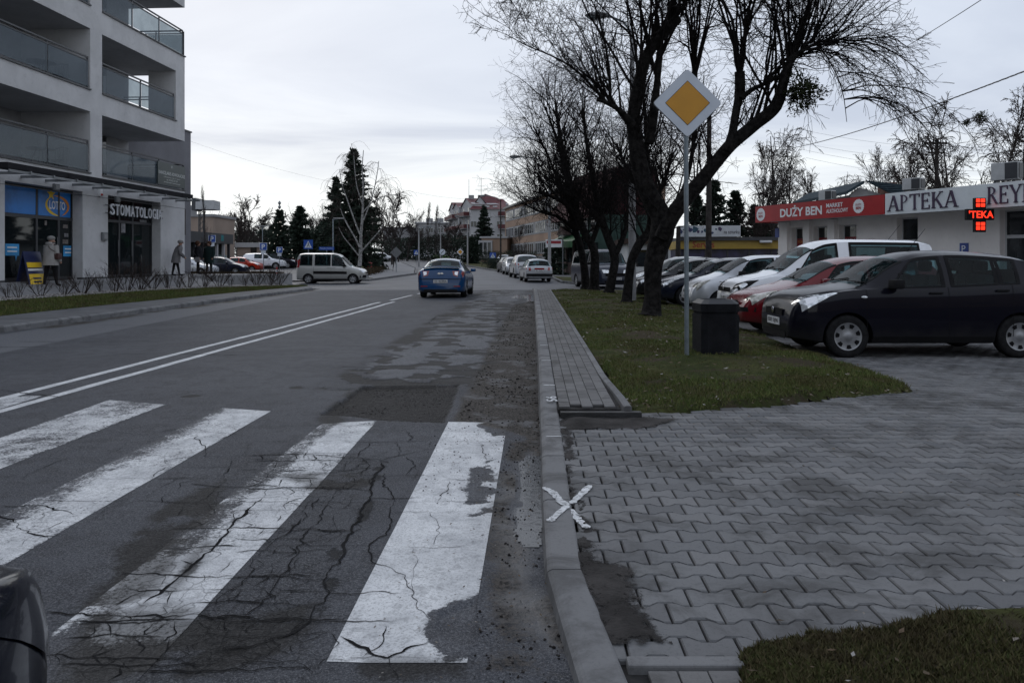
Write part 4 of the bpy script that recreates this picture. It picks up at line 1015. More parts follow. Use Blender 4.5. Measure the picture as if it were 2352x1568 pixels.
# raised terrace with its concrete retaining wall beyond the building corner
PLAT = [(-14.3, 34.2), (-13.25, 34.4), (-12.6, 36.2), (-11.25, 39.2), (-11.6, 40.0), (-60, 40.0), (-60, 34.2)]
sheet('terrace', PLAT, 'light_paving', 0.70)
mat('pale_concrete', (0.27, 0.27, 0.275), 0.8, var=0.15, scale=1.5, bump=0.15, dirt=0.35)
rw = thing('retaining_wall', 'low pale concrete retaining wall behind the bare shrubs', 'wall', (-12.3, 37.0, 0))
def wall_run(pts, z0, z1, t, origin, m, parent, name):
    for a, b in zip(pts[:-1], pts[1:]):
        a, b = Vector(a), Vector(b); d = (b-a).normalized(); nn = Vector((d.y, -d.x))*t
        c = [a, b, b-nn, a-nn]
        mb = MB().prism([(p.x-origin[0], p.y-origin[1]) for p in c], z0, z1)
        mb.obj(name, m, parent)
wall_run([(-13.9, 34.25), (-13.22, 34.42)], 0.1, 0.725, -.25, (-12.3, 37.0), M['pale_concrete'], rw, 'wall_segment')
wall_run([(-13.22, 34.43), (-12.58, 36.2)], 0.1, 0.725, -.25, (-12.3, 37.0), M['pale_concrete'], rw, 'wall_segment')
wall_run([(-12.575, 36.215), (-11.2, 39.25)], 0.1, 0.725, -.25, (-12.3, 37.0), M['pale_concrete'], rw, 'wall_segment')
# beyond the junction, left: car park, pale footway bending with the road, grass triangles
sheet('car_park', [(-80, 48.4), (-11.2, 49.4), (-14.6, 60), (-17, 100), (-40, 118), (-80, 118)], 'plain_asphalt', 0.06)
sheet('far_footway', [(-9.35, 50.3), (-8.15, 65), (-10.65, 86), (-19.8, 139), (-24, 139), (-14.8, 86), (-13.6, 65), (-13.0, 54.3), (-9.6, 53.2)], 'light_paving', 0.10, thick=0.16)
sheet('grass_triangle', [(-13.2, 50.0), (-9.6, 50.2), (-9.4, 53.0), (-13.0, 54.2)], 'turf', 0.12, thick=0.16)
sheet('lawn', [(-24.2, 139), (-14.9, 86), (-13.7, 65), (-16.5, 66), (-19, 100), (-40, 139)], 'turf', 0.08)
sheet('lawn', [(-15.4, 66.2), (-13.75, 64.9), (-13.1, 55), (-15, 60)], 'turf', 0.09)
# right beyond the junction
sheet('grass_corner', [(3.1, 47.4), (4.0, 44.9), (13, 44.4), (13, 49), (5, 54), (2.95, 56.5)], 'turf', 0.10, thick=0.16)
sheet('far_pavement', [(2.95, 56.6), (5, 54.1), (13, 49.1), (16, 52), (7, 62), (1.6, 65.4)], 'grey_paving', 0.09, thick=0.14)
sheet('grass_island', [(-0.6, 71.3), (1.6, 65.6), (7, 62.2), (12, 75), (4, 105), (-4.9, 98.5)], 'turf', 0.11, thick=0.16)
sheet('lawn', [(-4.8, 98.8), (4, 105.2), (25, 120), (10, 190), (-11.2, 139)], 'turf', 0.10)
for nm, pts in (('far_kerb', [(-9.2, 50.0), (-8.0, 65), (-10.5, 86), (-19.6, 139)]), ('far_kerb', [(3.0, 46.8), (2.8, 57), (1.5, 65.4), (-.7, 71.2), (-5.1, 98.3), (-11.5, 139)]), ('corner_kerb', [(-13.2, 49.85), (-9.25, 50.0)]), ('corner_kerb', [(3.05, 47.2), (3.95, 44.7), (12.9, 44.2)])):
    k_ = MB()
    for (ax, ay), (bx, by) in zip(pts[:-1], pts[1:]):
        d = Vector((bx-ax, by-ay)).normalized(); s_ = Vector((d.y, -d.x))*0.08
        k_.add([(ax-s_.x, ay-s_.y, gz(ay)-.05), (bx-s_.x, by-s_.y, gz(by)-.05), (bx+s_.x, by+s_.y, gz(by)-.05), (ax+s_.x, ay+s_.y, gz(ay)-.05),
                (ax-s_.x, ay-s_.y, gz(ay)+.13), (bx-s_.x, by-s_.y, gz(by)+.13), (bx+s_.x, by+s_.y, gz(by)+.13), (ax+s_.x, ay+s_.y, gz(ay)+.13)],
               [(4, 5, 6, 7), (0, 1, 5, 4), (1, 2, 6, 5), (2, 3, 7, 6), (3, 0, 4, 7)])
    o = k_.obj(nm, M['kerb_stone']); o['kind'] = 'structure'

# ------------------------------------------------------------------ apartment block with shops on the left
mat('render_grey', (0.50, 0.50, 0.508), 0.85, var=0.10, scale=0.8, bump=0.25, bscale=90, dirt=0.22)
mat('render_dark', (0.17, 0.17, 0.185), 0.85, var=0.12, scale=0.8, bump=0.2, bscale=90)
mat('anthracite', (0.035, 0.037, 0.042), 0.45, var=0.15, scale=4)
mat('dark_glass', (0.014, 0.018, 0.020), 0.04, var=0.5, scale=0.8, spec=0.6)
mat('steel_grey', (0.18, 0.19, 0.20), 0.4, metal=0.6, var=0.15)
mat('joint_line', (0.12, 0.12, 0.125), 0.9)
glassy('balustrade_glass', (0.085, 0.11, 0.135), 0.40, 0.04)
glassy('shop_glass', (0.012, 0.016, 0.018), 0.80, 0.03)
FB = Frame(-14.2, 34.0, 0.75, 0.06, 1.0)
ab = FB.root('apartment_building', 'grey rendered apartment block with recessed glass balconies above two shops', 'building')
sx = lambda px, d=0: FB.sz(px, 500, d)[0]
zsill = [3.63, 6.52, 9.43, 12.35]; ztop = [5.79, 8.66, 11.58]
p0, p1 = sx(207.5), sx(234.5)
LEFT = -22.0; DEP = 2.5
mg = M['render_grey']
# upper slabs with fascia, and the ground-floor lintel band
for i, (a, b) in enumerate([(2.98, 3.63), (5.79, 6.52), (8.66, 9.43), (11.58, 12.35)]):
    MB().box(LEFT, 0, 0, DEP, a, b).obj('floor_slab', mg, ab)
    MB().box(LEFT, p0 if i != 3 else 0, -0.05, 0.30, b+.001, b+0.05).obj('balcony_sill', M['anthracite'], ab)
    if i != 3: MB().box(p1, 0.03 if i != 1 else sx(405), -0.05, 0.30, b+.001, b+0.05).obj('balcony_sill', M['anthracite'], ab)
# party walls
for i in range(3):
    MB().box(p0, p1, 0.001, DEP, zsill[i], ztop[i]).obj('pier', mg, ab)
    MB().box(-14.2, -13.5, 0.001, DEP, zsill[i], ztop[i]).obj('pier', mg, ab)
MB().box(sx(404), -0.001, 0.001, 1.2, zsill[1], ztop[1]).obj('corner_pier', mg, ab)
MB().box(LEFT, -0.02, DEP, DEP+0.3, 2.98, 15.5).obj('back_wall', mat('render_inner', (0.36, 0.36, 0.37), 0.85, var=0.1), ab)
MB().box(LEFT, -0.02, DEP+0.31, 13.0, 0, 15.5).obj('core', mg, ab)
MB().box(0.0, 6.0, 2.62, 12.9, -0.1, 7.15).obj('side_wing', M['render_dark'], ab)
wng = MB().box(-0.02, 6.05, 2.57, 12.95, 7.15, 7.22).obj('wing_coping', M['anthracite'], ab)
MB().box(4.7, 5.3, 2.55, 2.61, 1.9, 3.2).obj('wing_window', M['dark_glass'], ab)
# glass doors and windows at the back of the recesses
for i in range(3):
    for (a, b) in ((-21.5, -19.0), (-17.5, -15.0), (-12.9, -11.2), (-10.6, -8.6), (p1+0.5, p1+2.0), (p1+2.6, p1+4.4)):
        w_ = MB().box(a, b, DEP-0.05, DEP-0.002, zsill[i]+0.06, zsill[i]+2.1).obj('balcony_door', M['anthracite'], ab)
        MB().box(a+.07, (a+b)/2-.04, DEP-0.062, DEP-0.052, zsill[i]+.14, zsill[i]+2.03).obj('door_pane', M['dark_glass'], w_)
        MB().box((a+b)/2+.04, b-.07, DEP-0.062, DEP-0.052, zsill[i]+.14, zsill[i]+2.03).obj('door_pane', M['dark_glass'], w_)
# balustrades: glass panels under a handrail
def balustrade(i, s0, s1, n, side=False):
    z = zsill[i]+0.05
    for k in range(n):
        a, b = s0+(s1-s0)*k/n, s0+(s1-s0)*(k+1)/n
        q = MB()
        if side: q.box(-0.03, -0.018, a+.03, b-.03, z+.07, z+.93)
        else: q.box(a+.03, b-.03, 0.028, 0.040, z+.07, z+.93)
        q.obj('glass_panel', M['balustrade_glass'], ab)
    q = MB()
    for k in range(n+1):
        a = s0+(s1-s0)*k/n; a = min(max(a, s0+.02), s1-.02)
        if side: q = MB().box(-0.075, -0.035, a-.02, a+.02, z, z+1.05)
        else: q = MB().box(a-.025, a+.025, 0.045, 0.085, z, z+1.05)
        q.obj('rail_post', M['anthracite'], ab)
    for zz, hh in ((0.95, .035), (1.06, .05)):
        q = MB()
        if side: q.box(-0.08, -0.03, s0+.09, s1, z+zz, z+zz+hh)
        else: q.box(s0, s1, 0.04, 0.09, z+zz, z+zz+hh)
        q.obj('handrail', M['anthracite'], ab)
for i in range(3):
    balustrade(i, LEFT+.2, -14.25, 3)
    balustrade(i, -13.45, p0-.05, 3)
    balustrade(i, p1+.05, sx(402) if i == 1 else -0.05, 2 if i == 1 else 3)
for i in (0, 2): balustrade(i, 0.0, DEP, 2, True)
q = MB()
for zz in (0.95, 1.06): q.box(-0.4, -0.36, 1.2, DEP, zsill[1]+.05+zz, zsill[1]+.09+zz)
q.box(-0.4, -0.36, 1.8, 1.84, zsill[1]+.05, zsill[1]+1.1); q.obj('handrail', M['anthracite'], ab)
# lawyers' board on the corner balcony
s0, z1 = FB.sz(361, 372); s1, z0 = FB.sz(419, 428)
bd = MB().box(s0, -0.02, -0.03, 0.0, 3.72, 4.66).obj('sign_board', mat('board_green', (0.010, 0.024, 0.024), 0.35, var=0.2), ab)
wl = mat('pale_lettering', (0.55, 0.57, 0.56), 0.6, var=0.05)
w_ = -0.02-s0
text('KANCELARIE ADWOKACKIE', s0+.06, -0.06, 4.16, 4.30, -0.031, .004, .01).obj('lettering', wl, bd)
text('ul. Narutowicza 3, lok. 17, I piętro', s0+w_*.2, -.02-w_*.2, 4.03, 4.10, -0.031, .004).obj('lettering', wl, bd)
text('tel. 44 632 23 39', s0+w_*.3, -.02-w_*.3, 3.93, 4.0, -0.031, .004).obj('lettering', wl, bd)
text('www.kancelarie-adwokackie.pl', s0+w_*.2, -.02-w_*.2, 3.82, 3.89, -0.031, .004).obj('lettering', wl, bd)
q = MB()
for k in range(7):
    a = PI*(k/6.0); q.add([(s0+w_/2+.02*math.cos(a+1.57), -.035, 4.47), (s0+w_/2+.11*math.cos(a)-.012, -.035, 4.47+.11*math.sin(a)), (s0+w_/2+.11*math.cos(a)+.012, -.035, 4.475+.11*math.sin(a))], [(0, 1, 2)])
q.obj('emblem', wl, bd)
# ground floor walls around the two shop openings
oA0, oA1 = sx(11), sx(190); oB0, oB1 = sx(248), sx(369)
zA, zB = 2.98-0.0, 2.98
for a, b in ((LEFT, oA0), (oA1, oB0), (oB1, 0.0)):
    MB().box(a, b, 0.001, 0.45, -0.3, 2.98).obj('ground_wall', mg, ab)
    MB().box(a-.005, b+.005, -0.012, 0.2, -0.3, 0.05).obj('plinth', M['anthracite'], ab)
MB().box(LEFT, 0, -0.004, 0.1, 2.86, 2.875).obj('render_joint', M['joint_line'], ab)
mat('blue_panel', (0.012, 0.15, 0.46), 0.35, var=0.35, scale=0.9)
def shopfront(o0, o1, panes, name, top, trans):
    """panes: list of (x0,x1,door)"""
    f = MB().box(o0, o1, 0.50, 0.56, -0.05, 2.98).obj(name, mat('shop_interior', (0.02, 0.022, 0.022), 0.9, var=0.5, scale=2), ab)
    fr = M['anthracite']
    xs = sorted({round(p[0], 3) for p in panes} | {round(panes[-1][1], 3)})
    for x in xs: MB().box(x-.045, x+.045, 0.36, 0.47, 0, top).obj('mullion', fr, f)
    MB().box(o0, o1, 0.355, 0.465, trans-.05, trans+.05).obj('transom', fr, f)
    MB().box(o0, o1, 0.35, 0.46, top-.07, top).obj('transom', fr, f)
    MB().box(o0, o1, 0.35, 0.46, 0.0, 0.10).obj('sill_rail', fr, f)
    for a, b, dr in panes:
        MB().box(a+.045, b-.045, 0.40, 0.415, 0.10, trans-.05).obj('pane', M['shop_glass'], f)
        if dr: MB().tube([(b-.12, 0.33, 0.8), (b-.12, 0.33, 1.4)], 0.015, 6).obj('door_handle', M['steel_grey'], f)
    return f
a1, a2, a3 = sx(80, -.4), sx(93, -.4), sx(137, -.4)
fA = shopfront(oA0, oA1, [(oA0, sx(82, -.4), 0), (sx(82, -.4), sx(133, -.4), 1), (sx(133, -.4), oA1, 0)], 'shopfront', 2.98, 2.02)
MB().box(oA0+.04, sx(80, -.4), 0.37, 0.39, 2.08, 2.90).obj('blue_panel', M['blue_panel'], fA)
bp = MB().box(sx(86, -.4), oA1-.10, 0.37, 0.39, 2.08, 2.90).obj('blue_panel', M['blue_panel'], fA)
sL, zL = FB.sz(132, 468, -.37); wh = mat('sign_white', (0.75, 0.76, 0.77), 0.5, var=0.05); ye = mat('sign_yellow', (0.75, 0.50, 0.02), 0.5, var=0.05); orr = mat('sign_orange', (0.72, 0.25, 0.02), 0.5, var=0.05)
zc0 = 2.44
text('LOTTO', sL-.42, sL+.40, zc0-.13, zc0+.15, 0.369, .004, .025).obj('lettering', wh, bp)
def arc_band(cx, cz, rx, rz, t, a0, a1, y, n=24):
    q = MB(); R = []
    for i in range(n+1):
        a = a0+(a1-a0)*i/n; f = t*math.sin(PI*(i+.6)/(n+1.2))
        R.append([(cx+(rx-f)*math.cos(a), y, cz+(rz-f)*math.sin(a)), (cx+rx*math.cos(a), y, cz+rz*math.sin(a))])
    return q.grid(R)
arc_band(sL, zc0, .62, .34, .12, -1.2, 1.9, 0.366).obj('swirl', orr, bp)
arc_band(sL, zc0, .62, .34, .12, 2.2, 4.9, 0.366).obj('swirl', ye, bp)
q = MB(); st = [(sL-.33+(.22 if i % 2 == 0 else .09)*math.sin(i*PI/5), zc0+.36+(.22 if i % 2 == 0 else .09)*math.cos(i*PI/5)) for i in range(10)]
q.add([(a, .364, b) for a, b in st]+[(sL-.33, .364, zc0+.36)], [(i, (i+1) % 10, 10) for i in range(10)]).obj('star', ye, bp)
# blue speech-bubble posters in the window
mat('poster_blue', (0.03, 0.26, 0.55), 0.4, var=0.25, scale=3)
for px, py in ((28, 575), (158, 578)):
    s_, z_ = FB.sz(px, py, -.39)
    pb = MB().prism([(s_-.30, z_-.16), (s_+.12, z_-.16), (s_+.16, z_-.32), (s_+.22, z_-.16), (s_+.30, z_-.16), (s_+.30, z_+.20), (s_-.30, z_+.20)], 0.385, 0.392, 'y').obj('window_poster', M['poster_blue'], fA)
    for k in range(2): MB().box(s_-.22, s_+.20, 0.380, 0.384, z_-.05+k*.12, z_-.01+k*.12).obj('poster_line', wh, pb)
for px, py, w_, h_ in ((150, 520, .25, .12), (152, 540, .22, .12), (165, 527, .10, .25), (105, 512, .1, .15), (150, 555, .3, .14), (168, 550, .15, .2)):
    s_, z_ = FB.sz(px, py, -.39)
    MB().box(s_-w_/2, s_+w_/2, .386, .394, z_-h_/2, z_+h_/2).obj('window_notice', mat('notice_%d' % (px % 3), [(.16, .14, .13), (.05, .25, .3), (.2, .2, .21)][px % 3], .6, var=.4, scale=9), fA)
# dentist's shopfront with raised letters on two rails
b1, b2 = sx(272, -.4), sx(303, -.4)
fB = shopfront(oB0, oB1, [(oB0, b1, 1), (b1, b2, 1), (b2, oB1, 0)], 'shopfront', 2.98, 2.10)
for a, b in ((oB0+.05, b2-.05), (b2+.05, oB1-.05)): MB().box(a, b, 0.40, 0.415, 2.15, 2.90).obj('pane', M['shop_glass'], fB)
s0_, zt_ = FB.sz(252, 486, .1); s1_, zb_ = FB.sz(371, 487, .1)
letters = thing('shop_sign', 'silver letters reading STOMATOLOGIA on two rails over the glass door', 'sign', tuple(FB.A + Vector((FB.n.x*.12, FB.n.y*.12, 0))), FB.rot)
for zz in (2.34, 2.62): MB().box(s0_-.25, s1_+.15, 0.03, 0.05, zz-.012, zz+.012).obj('rail', M['anthracite'], letters)
alum = mat('letter_silver', (0.60, 0.62, 0.66), 0.35, metal=0.3, var=0.08)
xs_ = s0_; LT = 'STOMATOLOGIA'; wd = {'I': .45, 'M': 1.25}
tot = sum(wd.get(c, 1.0) for c in LT); wun = (s1_-s0_)/tot
for c in LT:
    w_ = wun*wd.get(c, 1.0)
    text(c, xs_+w_*.09, xs_+w_*.91, 2.28, 2.68, 0.03, .04, .012).obj('letter', alum, letters)
    xs_ += w_
for px, py, w_, h_ in ((283, 524, .28, .35), (329, 508, .5, .1)):
    s_, z_ = FB.sz(px, py, -.39); MB().box(s_-w_/2, s_+w_/2, .386, .394, z_-h_/2, z_+h_/2).obj('window_notice', M['notice_2'] if 'notice_2' in M else wh, fB)
# stepped louvre canopy along both shops
cn = thing('louvre_canopy', 'row of dark overlapping louvre panels stepping along the facade above the shops', 'canopy', tuple(FB.A), FB.rot)
LP = [(10, 58), (57, 110), (107, 152), (148, 197), (194, 238), (236, 273), (271, 328), (324, 356), (354, 387), (385, 415), (412, 438)]
for px0, px1 in LP:
    a, b = sx(px0, .9), sx(px1, .9)
    mb = MB(); mb.box(a, b, -1.0, -0.55, 3.20, 3.36); mb.obj('louvre_panel', mat('louvre_dark', (.018, .018, .021), .8), cn)
for px in (30, 85, 140, 200, 245, 300, 350, 400, 430):
    a = sx(px, .5); MB().box(a-.03, a+.03, -1.05, 0.0, 3.12, 3.195).obj('bracket', M['steel_grey'], cn)
MB().box(sx(12, .9), sx(436, .9), -1.02, -0.98, 3.10, 3.17).obj('edge_rail', M['steel_grey'], cn)
# small fittings on the wall
for px, py, nm, lb, w_, h_, m_ in ((126, 430, 'wall_lamp', 'small grey wall lamp over the blue shop window', .26, .22, 'steel_grey'), (267, 458, 'wall_lamp', 'small grey wall lamp over the dentist door', .26, .22, 'steel_grey'),
                            (228, 441, 'alarm_siren', 'white and red alarm box high on the pillar between shops', .16, .30, 'sign_white'), (237, 543, 'name_plate', 'small grey metal plate on the pillar between shops', .30, .30, 'steel_grey')):
    s_, z_ = FB.sz(px, py)
    t_ = FB.root(nm, lb, nm.split('_')[-1]); MB().bbox(s_-w_/2, s_+w_/2, -0.09, -0.002, z_-h_/2, z_+h_/2, .02).obj('housing', M[m_], t_)
    if nm == 'alarm_siren': MB().bbox(s_-.06, s_+.06, -0.11, -0.092, z_-h_/2+.02, z_-h_/2+.09, .008).obj('red_lens', mat('red_lens', (.4, .02, .02), .3), t_)
    else: MB().box(s_-w_*.36, s_+w_*.36, -.10, -.092, z_-h_*.3, z_+h_*.3).obj('face', M['pale_concrete'], t_)
# balcony furniture glimpsed through the glass
def patio(sx0, lvl, lab):
    o = thing('patio_table', lab, 'table', tuple(FB.A + Vector((FB.u.x*sx0 - FB.n.x*1.0, FB.u.y*sx0 - FB.n.y*1.0, zsill[lvl]))), FB.rot)
    MB().lathe([(.02, .70), (.45, .70), (.45, .73), (.02, .73)], 20).obj('table_top', M['steel_grey'], o)
    for a in range(4):
        c, s = math.cos(a*PI/2+.4), math.sin(a*PI/2+.4); MB().tube([(c*.4, s*.4, .0), (c*.15, s*.15, .70)], .018, 6).obj('leg', M['steel_grey'], o)
    ch = thing('patio_chair', lab.replace('round table', 'curved chair'), 'chair', tuple(o.location + Vector((FB.u.x*.8, FB.u.y*.8, 0))), FB.rot)
    MB().bbox(-.24, .24, -.24, .24, .42, .46, .02).obj('seat', M['steel_grey'], ch)
    for a, b in ((-.22, -.22), (.22, -.22), (.22, .22), (-.22, .22)): MB().tube([(a*1.15, b*1.1, 0), (a, b, .43)], .016, 6).obj('leg', M['steel_grey'], ch)
    for t_ in (-.2, -.07, .07, .2): MB().tube([(.22, t_, .45), (.30, t_*1.1, .90)], .015, 6).obj('back_slat', M['steel_grey'], ch)
    MB().tube([(.30, -.24, .88), (.32, 0, .93), (.30, .24, .88)], .018, 6).obj('back_rail', M['steel_grey'], ch)
patio(sx(95, -1), 0, 'grey round table on the first floor balcony over the blue shop')
patio(sx(95, -1), 1, 'grey round table on the second floor balcony over the blue shop')
# sandwich board
sb_ = thing('sandwich_board', 'navy and yellow sandwich board standing before the blue shop', 'board', tuple(Vector((XY(72, 23.9), 23.9, 0.56))), FB.rot+0.05)
navy = mat('board_navy', (0.012, 0.02, 0.075), 0.4, var=0.2)
for sgn in (1, -1):
    q = MB().box(-.42, .42, -.012, .012, 0.02, 1.12); q.xf(Matrix.Translation((0, -.22*sgn, 0)) @ Matrix.Rotation(-.2*sgn, 4, 'X')); pn = q.obj('panel', navy, sb_)
    if sgn == 1:
        for z0_, z1_, m_ in ((.08, .42, 'sign_yellow'), (.62, .78, 'sign_yellow'), (.52, .58, 'sign_white')):
            q = MB().box(-.36, .36, -.018, -.0125, z0_, z1_); q.xf(Matrix.Translation((0, -.22, 0)) @ Matrix.Rotation(-.2, 4, 'X')); q.obj('printed_field', M[m_], pn)
        for z0_ in (.15, .26): 
            q = MB().box(-.2, .2, -.022, -.0185, z0_, z0_+.05); q.xf(Matrix.Translation((0, -.22, 0)) @ Matrix.Rotation(-.2, 4, 'X')); q.obj('printed_line', navy, pn)
# bare shrubs along the gravel bed
mat('twig', (0.042, 0.032, 0.028), 0.9, var=0.3)
def shrub_mesh(seed, h=0.9, n=11, spread=.55):
    r = random.Random(seed); polys = []
    def grow(p, d, l, rad, lev):
        pts = []; q = Vector(p); dd = Vector(d)
        for i in range(4):
            pts.append((q.x, q.y, q.z, rad*(1-.18*i)))
            dd = (dd + Vector((r.uniform(-.2, .2), r.uniform(-.2, .2), r.uniform(-.05, .12)))).normalized(); q = q + dd*l/3
        polys.append(np.array(pts))
        if lev < 2:
            for k in range(r.randint(2, 4)):
                f = r.uniform(.35, 1); i = min(2, int(f*3)); b = Vector(pts[i][:3])
                grow(b, (dd + Vector((r.uniform(-.8, .8), r.uniform(-.8, .8), r.uniform(0, .4)))).normalized(), l*r.uniform(.4, .65), rad*.55, lev+1)
    for k in range(n):
        a = r.uniform(0, 6.28); s = r.uniform(.2, 1)*spread
        grow((math.cos(a)*.07, math.sin(a)*.07, -.03), Vector((math.cos(a)*s, math.sin(a)*s, 1)).normalized(), h*r.uniform(.55, .95), .010, 0)
    me = tubes_mesh('bare_shrub', polys, 4); me.materials.append(M['twig']); return me
shm = [shrub_mesh(s, n=7+2*s, spread=.6+.15*s) for s in range(5)]
shrub_px = [(18, 676), (42, 675), (92, 673), (148, 670), (190, 668), (232, 665), (265, 662), (290, 662), (322, 660), (352, 660), (385, 657), (410, 657), (432, 655), (468, 655), (505, 654), (530, 652), (562, 652), (590, 651), (618, 650), (640, 650)]
for i, (px, py) in enumerate(shrub_px):
    # on the gravel bed: find depth where the bed's line crosses this column
    best = min(((abs((0.5*(L2_(Y)[0]+L3_(Y)[0]))*F/Y + CX - px), Y) for Y in np.arange(16, 38.3, .05)))[1]
    x_ = 0.5*(L2_(best)[0]+L3_(best)[0]); z_ = 0.5*(L2_(best)[1]+L3_(best)[1])
    o = link('bare_shrub', shm[i % 5]); o.location = (x_, best, z_); o.rotation_euler = (0, 0, i*1.3); sc_ = rnd.uniform(.6, 1.25); o.scale = (sc_, sc_, sc_)
    tag(o, 'leafless thin-twigged shrub planted in the gravel bed along the terrace', 'shrub', 'bare shrubs along the gravel bed')
# ------------------------------------------------------------------ cars
def pchip(xs, ys):
    xs = np.array(xs, float); ys = np.array(ys, float); h = np.diff(xs); d = np.diff(ys)/h; m = np.zeros(len(xs))
    for i in range(1, len(xs)-1):
        if d[i-1]*d[i] > 0:
            w1, w2 = 2*h[i]+h[i-1], h[i]+2*h[i-1]; m[i] = (w1+w2)/(w1/d[i-1]+w2/d[i])
    m[0], m[-1] = d[0], d[-1]
    def f(x):
        x = min(max(x, xs[0]), xs[-1]); i = min(max(np.searchsorted(xs, x)-1, 0), len(h)-1); t = (x-xs[i])/h[i]
        return float((2*t**3-3*t**2+1)*ys[i]+(t**3-2*t**2+t)*h[i]*m[i]+(-2*t**3+3*t**2)*ys[i+1]+(t**3-t**2)*h[i]*m[i+1])
    return f
def paint_mat(name, col, rough=0.28, metal=0.0, coat=0.8, spec=0.5):
    if name in M: return M[name]
    m = bpy.data.materials.new(name); nt, b, out = nt_new(m); k = NT(nt)
    co = k.n('ShaderNodeTexCoord').outputs['Object']; sep = k.n('ShaderNodeSeparateXYZ'); nt.links.new(co, sep.inputs[0])
    low = k.ramp(k.m('ADD', sep.outputs[2], k.m('MULTIPLY', k.noise(4, 5, .65, .4, co), 0.25)), 0.62, 0.28)      # road film thrown up over the sills
    c = k.mix(k.m('MULTIPLY', k.ramp(k.noise(2.2, 4, .6, .3, co), .35, .65), .18), col, tuple(x*.8 for x in col))
    c = k.mix(k.m('MULTIPLY', low, 0.55), c, (0.035, 0.034, 0.033))
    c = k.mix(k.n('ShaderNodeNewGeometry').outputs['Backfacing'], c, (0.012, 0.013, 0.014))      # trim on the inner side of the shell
    nt.links.new(c, b.inputs['Base Color'])
    nt.links.new(k.m('ADD', rough, k.m('MULTIPLY', low, 0.35)), b.inputs['Roughness'])
    b.inputs['Metallic'].default_value = metal; b.inputs['Coat Weight'].default_value = coat; b.inputs['Coat Roughness'].default_value = 0.05; b.inputs['Specular IOR Level'].default_value = spec
    M[name] = m; return m
mat('tyre', (0.016, 0.016, 0.017), 0.85, var=0.3, scale=12, bump=0.2)
mat('black_trim', (0.012, 0.012, 0.013), 0.7, var=0.2)
mat('rim_grey', (0.25, 0.255, 0.265), 0.38, metal=0.5, var=0.15, scale=9, dirt=0.3)
mat('rim_dark', (0.10, 0.10, 0.105), 0.4, metal=0.5, var=0.15)
mat('slot_black', (0.008, 0.008, 0.009), 0.8)
mat('headlamp', (0.62, 0.64, 0.66), 0.06, metal=0.55, var=0.45, scale=14, coat=1.0)
mat('headlamp_dull', (0.40, 0.39, 0.35), 0.10, metal=0.3, var=0.35, scale=14, coat=1.0)
mat('tail_red', (0.22, 0.010, 0.012), 0.12, var=0.3, scale=10, coat=1.0)
mat('amber', (0.5, 0.17, 0.02), 0.15, coat=1.0)
mat('plate_white', (0.55, 0.56, 0.57), 0.5, var=0.06)
mat('plate_ink', (0.02, 0.02, 0.025), 0.6)
mat('chrome', (0.6, 0.6, 0.62), 0.12, metal=1.0, var=0.1)
def car_glass():
    m = bpy.data.materials.new('car_glass'); nt, b, out = nt_new(m); k = NT(nt)
    co = k.n('ShaderNodeTexCoord').outputs['Object']
    c = k.mix(k.ramp(k.noise(2.6, 4, .6, .6, co), .38, .62), (0.004, 0.007, 0.008), (0.020, 0.038, 0.042))
    nt.links.new(c, b.inputs['Base Color']); b.inputs['Roughness'].default_value = 0.035; b.inputs['Specular IOR Level'].default_value = 0.5
    M['car_glass'] = m
    m = m.copy(); m.name = 'side_glass'; bb = [n for n in m.node_tree.nodes if n.type == 'BSDF_PRINCIPLED'][0]; bb.inputs['Specular IOR Level'].default_value = 0.22; M['side_glass'] = m
car_glass()

def wheel_meshes(R, w, style):
    t = MB().lathe([(R*.62, -w*.5), (R*.80, -w*.52), (R*.93, -w*.50), (R*.985, -w*.40), (R, -w*.25), (R, w*.25), (R*.985, w*.40), (R*.93, w*.50), (R*.80, w*.52), (R*.62, w*.5)], 36, axis='y', cap=False)
    tm = t.mesh('tyre', True, 50); tm.materials.append(M['tyre'])
    r = MB().lathe([(R*.66, w*.42), (R*.645, w*.52), (R*.60, w*.49), (R*.30, w*.44), (R*.15, w*.50), (R*.12, w*.52), (0.002, w*.53)], 36, axis='y', cap=False)
    r.lathe([(R*.64, w*.40), (0.002, w*.20)], 24, axis='y', cap=False)
    rm = r.mesh('rim', True, 30); rm.materials.append(M['rim_grey'] if style != 'dark' else M['rim_dark'])
    n = {'cap7': 7, 'cap6': 6, 'dark': 5, 'alloy5': 5}.get(style, 7)
    s = MB()
    for i in range(n):
        a = 2*PI*i/n + .2; r0, r1 = (R*.40, R*.57) if style.startswith('cap') else (R*.22, R*.58)
        wd0, wd1 = (.18, .22) if style.startswith('cap') else (.30, .42)
        pts = [(r0, a-wd0), (r1, a-wd1), (r1*1.03, a), (r1, a+wd1), (r0, a+wd0)]
        def yy(rr): return w*(.443+.05*(rr/R-.30)/.30)+.004
        s.add([(p[0]*math.cos(p[1]), yy(p[0]), p[0]*math.sin(p[1])) for p in pts], [(0, 1, 2, 3, 4)])
    sm = s.mesh('rim_slot'); sm.materials.append(M['slot_black'])
    return tm, rm, sm

